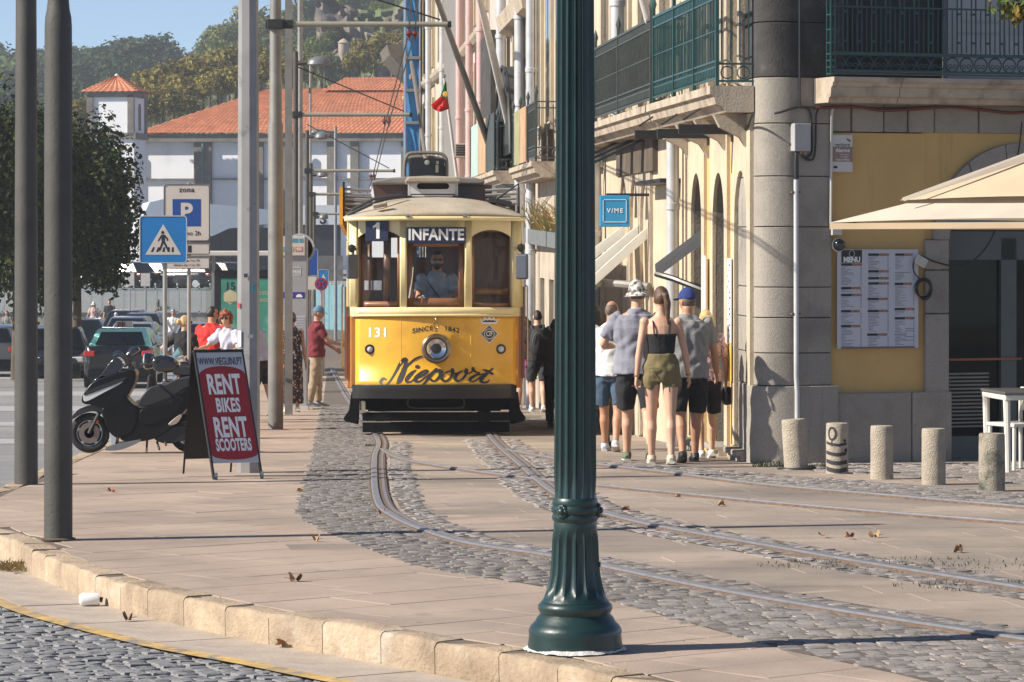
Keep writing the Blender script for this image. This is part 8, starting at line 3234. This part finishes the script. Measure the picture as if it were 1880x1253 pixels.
for px, py, dz, r, h, n, lab in ((35, 1046, -.15, .12, .09, 220, 'dry grass tuft growing at the kerb foot on the left'), (1425, 857, 0, .2, .1, 160, 'green weeds growing at the foot of the granite pier'),
      (1500, 858, 0, .2, .08, 120, 'weeds beside the ringed bollard'), (1680, 1040, 0, .5, .03, 260, 'grass growing along the inner rail on the right'), (1115, 950, 0, .12, .03, 80, 'grass in the rail joint right of the lamp post'),
      (1830, 1078, 0, .3, .03, 150, 'grass along the rail at the right edge'), (682, 820, 0, .06, .05, 60, 'small green weed beside the curved rail'), (586, 752, 0, .1, .05, 60, 'weeds at the foot of the ticket pillar')):
 x, y, z = gp(px, py, dz)
 tuft(x, y, z, r, n, h, lab, M_grass if px != 35 else mat('dry_grass', (.33, .26, .12), .9, var=.3), 2.0 if r > .25 else 1.2)
# ---------------------------------------------------------------- the far end of the street
def at(px, py, y):
 return Vector((PX(px, y), y, PZ(py, y)))
M_fw = mat('far_white_wall', (.78, .78, .79), .9, var=.05, scale=.4, dirt=((.5, .5, .53), .3, .55, .8))
M_fs = mat('far_grey_stone', (.17, .155, .14), .95, var=.25, scale=.8, dirt=((.28, .26, .24), 1.5, .55, .75))
M_tile = mat('roof_tile', (.44, .155, .075), .85, var=.25, scale=1.2, world=True, dirt=[((.58, .26, .13), 3, .55, .75), ((.3, .1, .05), .5, .6, .8)])
BY = rad(-8)
mon = thing('monastery', 'long white and grey stone building with a big orange tiled roof', 'building', (PX(250, 228), 228, 0), BY)
mq = 228 / F
def ml(px, py, d=0.0):             # local x along the front, z
 k = (px - CX) / F
 x0 = PX(250, 228)
 a = (k * 228 - x0) / (math.cos(BY) - k * math.sin(BY))
 y = 228 + a * math.sin(BY)
 return a, PZ(py, y)
def mbox(nm, px0, py0, px1, py1, m, y=0.0, dp=.3, parent=mon):
 a0, z0 = ml(px0, py0)
 a1, z1 = ml(px1, py1)
 b = B()
 b.box(((a0 + a1) / 2, y, (z0 + z1) / 2), (abs(a1 - a0), dp, abs(z1 - z0)))
 return b.obj(nm, m, parent)
a1, _ = ml(790, 250)
b = B()
b.box((a1 / 2 - 1.2, 4, (ml(400, 246)[1] - 6) / 2), (a1 + 2.4, 7.8, ml(400, 246)[1] + 6))
b.obj('wall', M_fw, mon)
mbox('cornice', 160, 262, 790, 246, M_fs, -.1, .6)
mbox('string_course', 160, 331, 790, 327, M_fs, .05, .4)
for x0, x1 in ((228, 253), (357, 389), (446, 484), (519, 545), (601, 618), (644, 659), (737, 747)):
 mbox('pilaster', x0, 420, x1, 260, M_fs, .0, .4)
mbox('downpipe', 372, 375, 375, 264, mat('green_pipe', (.12, .2, .19), .6), -.3, .1)
for px_ in (248, 560):
 a, z = ml(px_, 300)
 b = B()
 b.prism([(a - .25, z - .9), (a + .25, z - .9)] + arc(a, z + .6, .25, 0, 180, 8), -.26, -.2)
 b.obj('narrow_window', M_fs, mon)
def tiled(nm, A, B_, Cc, D, nx, nz, parent, th=.05, m=M_tile):
 """corrugated tile slope between four corners (A,B eave; D,C ridge)"""
 b = B()
 A, B_, Cc, D = map(Vector, (A, B_, Cc, D))
 nn = (B_ - A).cross(D - A).normalized()
 def fn(i, j):
  u, w = i / (nx * 2), j / (nz * 2)
  p = A.lerp(B_, u).lerp(D.lerp(Cc, u), w)
  return p + nn * (th * (i % 2) + (.05 if j % 2 else 0))
 b.grid(fn, range(nx * 2 + 1), range(nz * 2 + 1))
 return b.obj(nm, m, parent, fix=False)
e0, e1 = ml(252, 245), ml(770, 245)
r0, r1 = ml(455, 157), ml(800, 140)
tiled('roof', (e0[0], -.6, e0[1]), (e1[0], -.6, e1[1]), (r1[0], 6.5, ml(770, 152)[1]), (r0[0], 6.5, r0[1]), 60, 16, mon)
tiled('roof_end', (e0[0], 7, e0[1]), (e0[0], -.6, e0[1]), (r0[0], 6.5, r0[1]), (r0[0], 6.6, r0[1]), 14, 16, mon)
q0, q1 = ml(562, 160), ml(800, 160)
tiled('upper_roof', (q0[0], 5.6, q0[1]), (q1[0], 5.6, q1[1]), (q1[0], 9.5, ml(790, 130)[1]), (q0[0] + .9, 9.5, ml(580, 131)[1]), 30, 6, mon)
q0, q1 = ml(676, 135), ml(800, 133)
tiled('far_roof', (q0[0], 9.0, q0[1]), (q1[0], 9.0, q1[1]), (q1[0], 12, ml(760, 105)[1]), (q0[0] + 2.2, 12, ml(725, 112)[1]), 14, 4, mon)
mbox('chimney', 699, 122, 704, 106, M_fw, 9.5, .3)
tw = thing('tower', 'square white tower with grey stone corners and an orange pyramid roof', 'tower', (PX(203, 222), 222, 0), rad(-7))
q = 222 / F
w = 44 * q
zb, zt = PZ(250, 222), PZ(174, 222)
b = B()
b.box((0, 1.7, zb / 2 + zt / 2 - 3), (w * 2, 3.4, zt - zb + 6))
b.obj('wall', M_fw, tw)
for sx in (-1, 1):
 b = B()
 b.box((sx * (w - .2), .0, (zb + zt) / 2), (.42, .3, zt - zb))
 b.obj('corner_stone', M_fs, tw)
b = B()
b.box((w, 3.2, (zb + zt) / 2), (.2, .5, zt - zb))
b.obj('corner_stone', M_fs, tw)
for z, h in ((zt, .35), (zb, .4)):
 b = B()
 b.box((0, 1.7, z), (w * 2 + .3, 3.7, h))
 b.obj('band', M_fs, tw)
b = B()
b.prism([(1.2, zb + .4), (1.9, zb + .4)] + arc(1.55, zt - .9, .35, 0, 180, 8), w + .0, w + .03, 'yz')
b.obj('arched_window', M_fs, tw)
ap = (0, 1.7, PZ(138, 222))
zr = zt + .18
cs = [(-w - .35, -.35, zr), (w + .35, -.35, zr), (w + .35, 3.75, zr), (-w - .35, 3.75, zr)]
for k in range(4):
 tiled('roof_slope', cs[k], cs[(k + 1) % 4], ap, ap, 9, 8, tw)
b = B()
b.lathe([(.16, 0), (.12, .2), (0, .28)], 8, (0, 1.7, ap[2] - .1))
b.obj('finial', M_fw, tw)
mq_ = thing('marquee', 'pale blue white marquee with a curved roof below the monastery', 'tent', (PX(380, 205), 205, 0), rad(10))
q = 205 / F
b = B()
prof = [(250, 428), (262, 400), (275, 372), (300, 366), (340, 372), (400, 376), (455, 381), (500, 386), (520, 400), (520, 408), (470, 414), (420, 420), (390, 434)]
b.prism([((a - 380) * q, PZ(c, 205)) for a, c in prof], 0, 6)
b.obj('canopy', mat('marquee_cloth', (.6, .66, .72), .7, var=.05, trans=.2), mq_)
b = B()
b.box((1.5, 3, PZ(470, 205)), (9, 4, 3.4))
b.obj('dark_wall', mat('dark_hall', (.04, .043, .05), .8), mq_)
for k in range(7):
 b = B()
 b.box((-1.5 + k * .8, .95, PZ(455, 205)), (.06, .1, 1.6))
 b.obj('strut', M_iron, mq_)
stn = thing('station_building', 'low building with a white band and a letter S behind the masts', 'building', (PX(590, 195), 195, 0), rad(6))
q = 195 / F
b = B()
b.box((0, 2, PZ(395, 195)), (75 * q, 4, 36 * q))
b.obj('white_band', M_fw, stn)
b = B()
b.box((0, 2.2, PZ(445, 195)), (72 * q, 4, 66 * q))
b.obj('dark_front', mat('dark_hall', (.04, .043, .05)), stn)
b = B()
b.box((0, 2.2, PZ(500, 195)), (80 * q, 4.2, 60 * q))
b.obj('base_wall', M_fs, stn)
text_on('S', lambda x, y: (x + 3 * q, -.02, y + PZ(403, 195)), M_ink, stn, size=.85, bold=.03)
b = B()
b.grid(lambda x, y: (x, y, G(160) + .9 if y < 161 else -1.0 + (y - 162) * .012), [-60, -20, -7], [160.2, 160.9, 162, 185, 226])
struct(b.obj('terrace', M_asph, fix=False))
rw = thing('retaining_wall', 'low stone retaining wall under the distant railing', 'wall', (PX(250, 160), 160, G(160)))
b = B()
b.box((0, .2, .3), (22, .5, 1.7))
b.obj('wall', mat('retaining_stone', (.3, .28, .25), .95, var=.2, bump=.4), rw)
fn_ = thing('railing', 'long pale grey green railing with knobbed posts above the low wall', 'railing', (PX(250, 159.9), 159.9, G(160) + 1.1))
M_rl = mat('railing_grey', (.36, .41, .39), .6, var=.12)
st_b = B()
for k in range(42):
 x = -10 + k * .52
 b = B()
 b.box((x, 0, .65), (.07, .07, 1.3))
 b.lathe([(0, 1.47), (.05, 1.42), (.05, 1.36), (0, 1.3)], 8, (x, 0, 0))
 b.obj('post', M_rl, fn_, fix=False)
 for j in range(1, 5):
  st_b.box((x + j * .104, 0, .65), (.03, .03, 1.15))
o = st_b.obj('pickets', M_rl, fn_, fix=False)
o['kind'] = 'stuff'
for z in (.1, 1.18):
 b = B()
 b.box((.6, -.01, z), (21.4, .05, .06))
 b.obj('rail', M_rl, fn_)
tf = thing('teal_fence', 'teal fence panel running up the far street beside the tram', 'fence', (PX(605, 150), 150, G(150)), rad(-60))
for k in range(6):
 b = B()
 b.box((-2 + k * .8, 0, 1.5), (.76, .05, 2.0))
 b.obj('panel', mat('fence_teal', (.12, .24, .28), .7, var=.15), tf)
for px_, m, lab, dd in ((272, M_cblack, 'black car on the raised car park, nearest the trees', 176), (322, M_cwhite, 'white car on the raised car park beside the black one', 178), (345, M_cred, 'red car on the raised car park between two white cars', 181),
     (360, M_cwhite, 'second white car on the raised car park, right of the red one', 178), (398, M_cblack, 'dark car on the raised car park seen above the shelter', 176), (440, M_cblue, 'dark blue car on the raised car park behind the octagonal pole', 177)):
 car(lab, px_, 532, 0, m, 62 if px_ != 345 else 20, None, 'hatch', False, group='cars on the raised car park', Yd=dd)
for px_, py_ in ((238, 513), (267, 514)):
 t = thing('road_sign', 'back of a pale road sign above the railing, ' + ('nearer the dark tree' if px_ == 238 else 'nearer the pedestrian sign'), 'road sign', (PX(px_, 157), 157, G(157)))
 q = 157 / F
 b = B()
 b.box((0, 0, PZ(py_, 157) - G(157)), (17 * q, .04, 24 * q))
 b.obj('plate', M_sw, t)
 b = B()
 b.cyl((0, .05, 0), (0, .05, PZ(py_ - 12, 157) - G(157)), .035, n=8)
 b.obj('post', M_sgrey, t)
# ---------------------------------------------------------------- hill, trees
def sstep(t):
 t = max(0, min(1, t))
 return t * t * (3 - 2 * t)
def hillz(x, y):
 px = CX + x / y * F
 sky_ = float(np.interp(px, [-900, 0, 250, 330, 400, 560, 640, 760, 1400], [150, 150, 140, 150, 120, 62, 10, -40, -80]))
 ridge = 1.9 + (HY - sky_) / F * 560
 k = sstep((y - 262) / 298)
 n = noise.noise(Vector((x * .05, y * .03, 0))) * 2.5 * k
 return -4.6 + (ridge + 4.6) * k + n
b = B()
b.grid(lambda x, y: (x * y / 400, y, hillz(x * y / 400, y)), [-150 + 5 * i for i in range(45)], [250 + 10 * i for i in range(60)])
M_hill = mat('hill_scrub', (.085, .1, .04), .95, var=.4, scale=.12, world=True, dirt=((.16, .13, .07), .2, .55, .7))
struct(b.obj('hill', M_hill, smooth=True, fix=False))
b = B()
def cliff(i, j):
 u, w = i / 30, j / 22
 p = at(580 + 190 * u, 165 - (185 - 40 * math.sin(u * 3)) * w, 345 + 16 * w)
 p.y += 6 * noise.noise(Vector((u * 6, w * 5, 3))) + 2.5 * noise.noise(Vector((u * 17, w * 15, 9)))
 return p
b.grid(cliff, range(31), range(23))
struct(b.obj('cliff', mat('cliff_rock', (.15, .125, .105), .95, var=.3, scale=.25, bump=1, bscale=1.5, dirt=[((.09, .12, .045), .12, .48, .55), ((.22, .19, .16), .7, .6, .75)]), smooth=30, fix=False))
wt = thing('watch_turret', 'small round stone turret on the cliff edge', 'turret', at(631, 99, 346))
b = B()
b.lathe([(.2, -.8), (.55, .0), (.55, 1.0), (.65, 1.1), (.35, 1.4), (0, 1.6)], 14)
b.obj('turret_wall', mat('turret_stone', (.35, .28, .22), .9, var=.2), wt, 40)
def leafcrown(n, rx, rz, leaf, seed, clumps=14, mats=1, lowe=-.5):
 r = random.Random(seed)
 cl = []
 for _ in range(clumps):
  a, e = r.uniform(0, 2 * PI), r.uniform(lowe, 1)
  k = r.uniform(.35, .78) if lowe > -1 else r.uniform(.3, .92)
  cl.append((Vector((rx * k * math.cos(a) * math.sqrt(1 - e * e * .6), rx * k * math.sin(a) * math.sqrt(1 - e * e * .6), rz * .8 * e * k)), r.uniform(.32, .55) if lowe > -1 else r.uniform(.2, .42)))
 V = np.zeros((n * 4, 3))
 for i in range(n):
  c, s_ = cl[r.randrange(clumps)]
  d = Vector((r.gauss(0, 1), r.gauss(0, 1), r.gauss(0, 1))).normalized() * (r.random() ** .33)
  p = c + Vector((d.x * rx * s_, d.y * rx * s_, d.z * rz * s_))
  nrm_ = (d + Vector((r.uniform(-.9, .9), r.uniform(-.9, .9), r.uniform(-.3, .9)))).normalized()
  u_ = nrm_.orthogonal().normalized()
  u_.rotate(Matrix.Rotation(r.uniform(0, 6), 3, nrm_))
  w_ = nrm_.cross(u_)
  l = leaf * r.uniform(.6, 1.3)
  for k, (a, c2) in enumerate(((-1, 0), (0, -.6), (1, 0), (0, .6))):
   V[i * 4 + k] = p + u_ * a * l * .5 + w_ * c2 * l * .5 + nrm_ * (.12 * l if k % 2 else 0)
 me = bpy.data.meshes.new('crown')
 me.from_pydata(V.tolist(), [], [(4 * i, 4 * i + 1, 4 * i + 2, 4 * i + 3) for i in range(n)])
 for m in mats:
  me.materials.append(m)
 if len(mats) > 1:
  me.polygons.foreach_set('material_index', [min(len(mats) - 1, int(abs(r.gauss(0, .55)) * len(mats))) for _ in range(n)])
 return me
def lf(n, c):
 return mat('leaf_' + n, c, .8, var=.35, scale=.5, trans=.25, spec=.2)
LG = [lf('dark', (.014, .024, .009)), lf('mid', (.024, .04, .013)), lf('olive', (.07, .075, .02))]
far = {'blue_green': [lf('pine', (.03, .06, .028)), lf('pine2', (.05, .085, .035))], 'autumn': [lf('gold', (.24, .2, .05)), lf('rust', (.19, .135, .035)), lf('olive2', (.15, .15, .045))],
 'green': [lf('fresh', (.085, .135, .035)), lf('fresh2', (.12, .165, .05)), lf('gold', (.27, .2, .05))]}
protos = {}
for kd, ms in far.items():
 for v in range(3):
  protos[kd, v] = leafcrown(1500, 1, .9, .2, hash(kd) % 7 + v if False else len(kd) + v, 16, ms)
M_bark = mat('bark', (.09, .07, .05), .95, var=.3, bump=.5)
tb_ = B()
tb_.tube([(0, 0, -3), (0, 0, -.3), (.1, .05, .3)], [.09, .07, .03], 6)
trunk_me = tb_.mesh('trunk', M_bark, True)
TGN = 'trees on the hillside behind the street'
ORD = 'first second third fourth fifth sixth seventh eighth ninth tenth eleventh twelfth thirteenth fourteenth fifteenth sixteenth seventeenth eighteenth nineteenth twentieth'.split()
ORD += ['twenty-' + o_ for o_ in ORD[:9]] + ['thirtieth'] + ['thirty-' + o_ for o_ in ORD[:9]]
def htree(px, py, y, r, kd, lab, v=None):
 """crown centre at the given pixel"""
 p = at(px, py, y)
 t = thing('tree', lab, 'tree', (p.x, p.y, p.z), RA.uniform(0, 6), TGN)
 for nm, me, s_ in (('crown', protos[kd, RA.randrange(3) if v is None else v], (r, r, r * RA.uniform(.8, 1.0))), ('trunk', trunk_me, (r, r, r))):
  o = bpy.data.objects.new(nm, me)
  C.objects.link(o)
  o.parent = t
  o.scale = s_
labs = {'autumn': 'yellow brown autumn tree behind the tiled roofs', 'blue_green': 'dark blue green domed tree on the hill', 'green': 'light green bushy tree on the hillside'}
for i_, (px, py, y, r) in enumerate(sorted([(262, 205, 262, 1.6), (285, 165, 270, 2.4), (318, 148, 275, 2.4), (345, 165, 268, 2.2), (372, 135, 285, 2.5), (405, 128, 290, 2.5), (440, 122, 290, 2.6), (478, 130, 280, 2.2), (300, 190, 262, 2.0), (330, 195, 262, 1.8), (400, 155, 265, 1.8), (435, 148, 265, 1.8), (500, 135, 275, 2.0), (540, 130, 275, 2.0), (145, 205, 262, 1.7), (135, 235, 262, 1.5),
     (690, 100, 300, 2.4), (720, 85, 310, 2.4), (735, 105, 300, 2.0), (660, 118, 290, 1.6), (758, 95, 300, 2.2)])):
 htree(px, py, y, r, 'autumn', labs['autumn'] + ', ' + ORD[i_] + ' such from the left')
for i_, (px, py, y, r) in enumerate(sorted([(205, 115, 470, 4.4), (245, 105, 470, 5.2), (285, 110, 470, 4.2), (180, 140, 450, 4.0), (230, 150, 430, 4.2), (280, 140, 430, 3.4), (150, 150, 470, 4.5), (305, 118, 480, 3.0), (68, 120, 520, 4), (30, 135, 520, 5), (110, 130, 500, 5), (-20, 130, 520, 5), (90, 165, 440, 4.5), (40, 175, 440, 4.5), (5, 165, 450, 4.5), (140, 185, 380, 3.5), (60, 215, 380, 3.5), (110, 215, 360, 3.5),
     (575, 30, 440, 3.6), (610, 22, 440, 3.5), (560, 60, 420, 3.0), (690, 15, 440, 3.0)])):
 htree(px, py, y, r, 'blue_green', labs['blue_green'] + ', ' + ORD[i_] + ' such from the left')
for i_, (px, py, y, r) in enumerate(sorted([(360, 118, 480, 2.6), (385, 108, 470, 2.6), (405, 85, 450, 3.2), (430, 70, 440, 3.4), (420, 105, 420, 3.0), (470, 45, 440, 3.6), (500, 60, 430, 3.4), (480, 95, 400, 2.8), (520, 90, 400, 2.8), (545, 40, 440, 3.2), (545, 100, 380, 2.4), (585, 85, 350, 1.7), (596, 112, 338, 1.6), (570, 118, 345, 2.0), (606, 66, 352, 1.1), (648, 122, 338, 1.2), (618, 40, 362, 1.2), (700, 22, 368, 1.6), (735, 25, 368, 1.8), (728, 66, 345, .9), (125, 118, 500, 3.0), (142, 105, 500, 2.6), (625, 140, 350, 2.0), (590, 135, 340, 1.8), (672, 98, 366, .9), (660, 20, 430, 2.2), (640, 5, 430, 2.4), (385, 160, 330, 2.0)])):
 htree(px, py, y, r, 'green', labs['green'] + ', ' + ORD[i_] + ' such from the left')
for k, (px, py) in enumerate(((322, 105), (352, 98), (440, 40), (452, 50))):
 p = at(px, py + 40, 490)
 t = thing('bare_tree', ('thin nearly leafless tree on the skyline, %s' % ('first from the dome trees', 'second from the dome trees', 'left of the grey masts', 'touching the grey masts')[k]), 'tree', p)
 b = B()
 for q_ in range(26):
  a = RA.uniform(0, 6)
  z0 = RA.uniform(.5, 2)
  l = RA.uniform(1, 2.4)
  b.tube([(0, 0, z0), (.5 * l * math.cos(a), .5 * l * math.sin(a), z0 + l * .5), (.75 * l * math.cos(a + .3), .7 * l * math.sin(a), z0 + l)], [.05, .03, .012], 4)
 b.tube([(0, 0, -3), (0, 0, 2.8)], [.12, .04], 6)
 b.obj('limbs', mat('pale_bark', (.2, .18, .16), .9), t)
b = B()
wood = leafcrown(14000, 1, 1, .02, 5, 60, far['green'] + far['blue_green'])
co = np.empty(14000 * 12)
wood.vertices.foreach_get('co', co)
co = co.reshape(-1, 4, 3)
for i in range(co.shape[0]):
 y = RA.uniform(300, 640)
 px = RA.uniform(-60, 800)
 x = PX(px, y)
 if 575 < px < 780 and y < 420:
  y += 130
 c = co[i].mean(axis=0)
 z = hillz(x, y) + RA.uniform(0, 3.0)
 co[i] = (co[i] - c) * 75 * RA.uniform(.7, 1.4) + np.array((x, y, z))
wood.vertices.foreach_set('co', co.ravel())
wood.update()
o = bpy.data.objects.new('hillside_wood', wood)
C.objects.link(o)
stuff(o, 'undergrowth and small woodland covering the hillside', 'woods')
for k, (px, py, y, rx, rz, lab, n) in enumerate(((140, 372, 96, 2.0, 3.2, 'dark green street tree nearest the signs, its crown ending above the railing', 30000), (30, 385, 90, 1.9, 3.1, 'dark green street tree behind the two dark poles', 22000), (-60, 330, 84, 2.0, 3.2, 'dark street tree at the left edge of the frame', 9000))):
 p = at(px, py, y)
 t = thing('street_tree', lab, 'tree', (p.x, p.y, G(y)), 0, 'dark street trees on the left')
 me = leafcrown(n, rx, rz, .18, 20 + k, 60, LG, -1.001)
 o = bpy.data.objects.new('crown', me)
 C.objects.link(o)
 o.parent = t
 o.location.z = p.z - G(y)
 b = B()
 h = p.z - G(y)
 b.tube([(0, 0, -.1), (.03, 0, h * .4), (0, .05, h)], [.16, .12, .06], 10)
 for q_ in range(9):
  a = q_ * 2.4
  b.tube([(0, 0, h * .45 + .1 * q_), (rx * .3 * math.cos(a), rx * .3 * math.sin(a), h * .7 + .1 * q_), (rx * .7 * math.cos(a), rx * .7 * math.sin(a), h * .9 + .15 * q_)], [.06, .04, .015], 6)
 b.obj('trunk', M_bark, t, True)
tg = thing('twig', 'leafy green and reddish tree twig hanging into the top right corner', 'twig', at(1862, 20, 22))
me = leafcrown(130, .22, .17, .075, 77, 9, [lf('plane', (.1, .14, .03)), lf('plane_red', (.2, .13, .03))])
o = bpy.data.objects.new('leaves', me)
C.objects.link(o)
o.parent = tg
b = B()
b.tube([(.6, .1, .5), (.2, 0, .15), (-.05, 0, 0), (-.12, 0, -.08)], [.012, .01, .006, .003], 6)
b.obj('stem', M_bark, tg, True)
# ---------------------------------------------------------------- air
b = B()
b.box((-20, 330, 30), (700, 740, 76))
hz = b.obj('haze', None)
hm = bpy.data.materials.new('haze_air')
hm.use_nodes = True
for n_ in list(hm.node_tree.nodes):
 if n_.type != 'OUTPUT_MATERIAL':
  hm.node_tree.nodes.remove(n_)
pv_ = hm.node_tree.nodes.new('ShaderNodeVolumePrincipled')
pv_.inputs['Color'].default_value = (.88, .93, 1, 1)
pv_.inputs['Density'].default_value = .0004
hm.node_tree.links.new(pv_.outputs[0], [n_ for n_ in hm.node_tree.nodes if n_.type == 'OUTPUT_MATERIAL'][0].inputs['Volume'])
hz.data.materials.append(hm)
stuff(hz, 'thin bluish air haze over the whole street', 'haze')
bpy.data.scenes.remove(TMP)
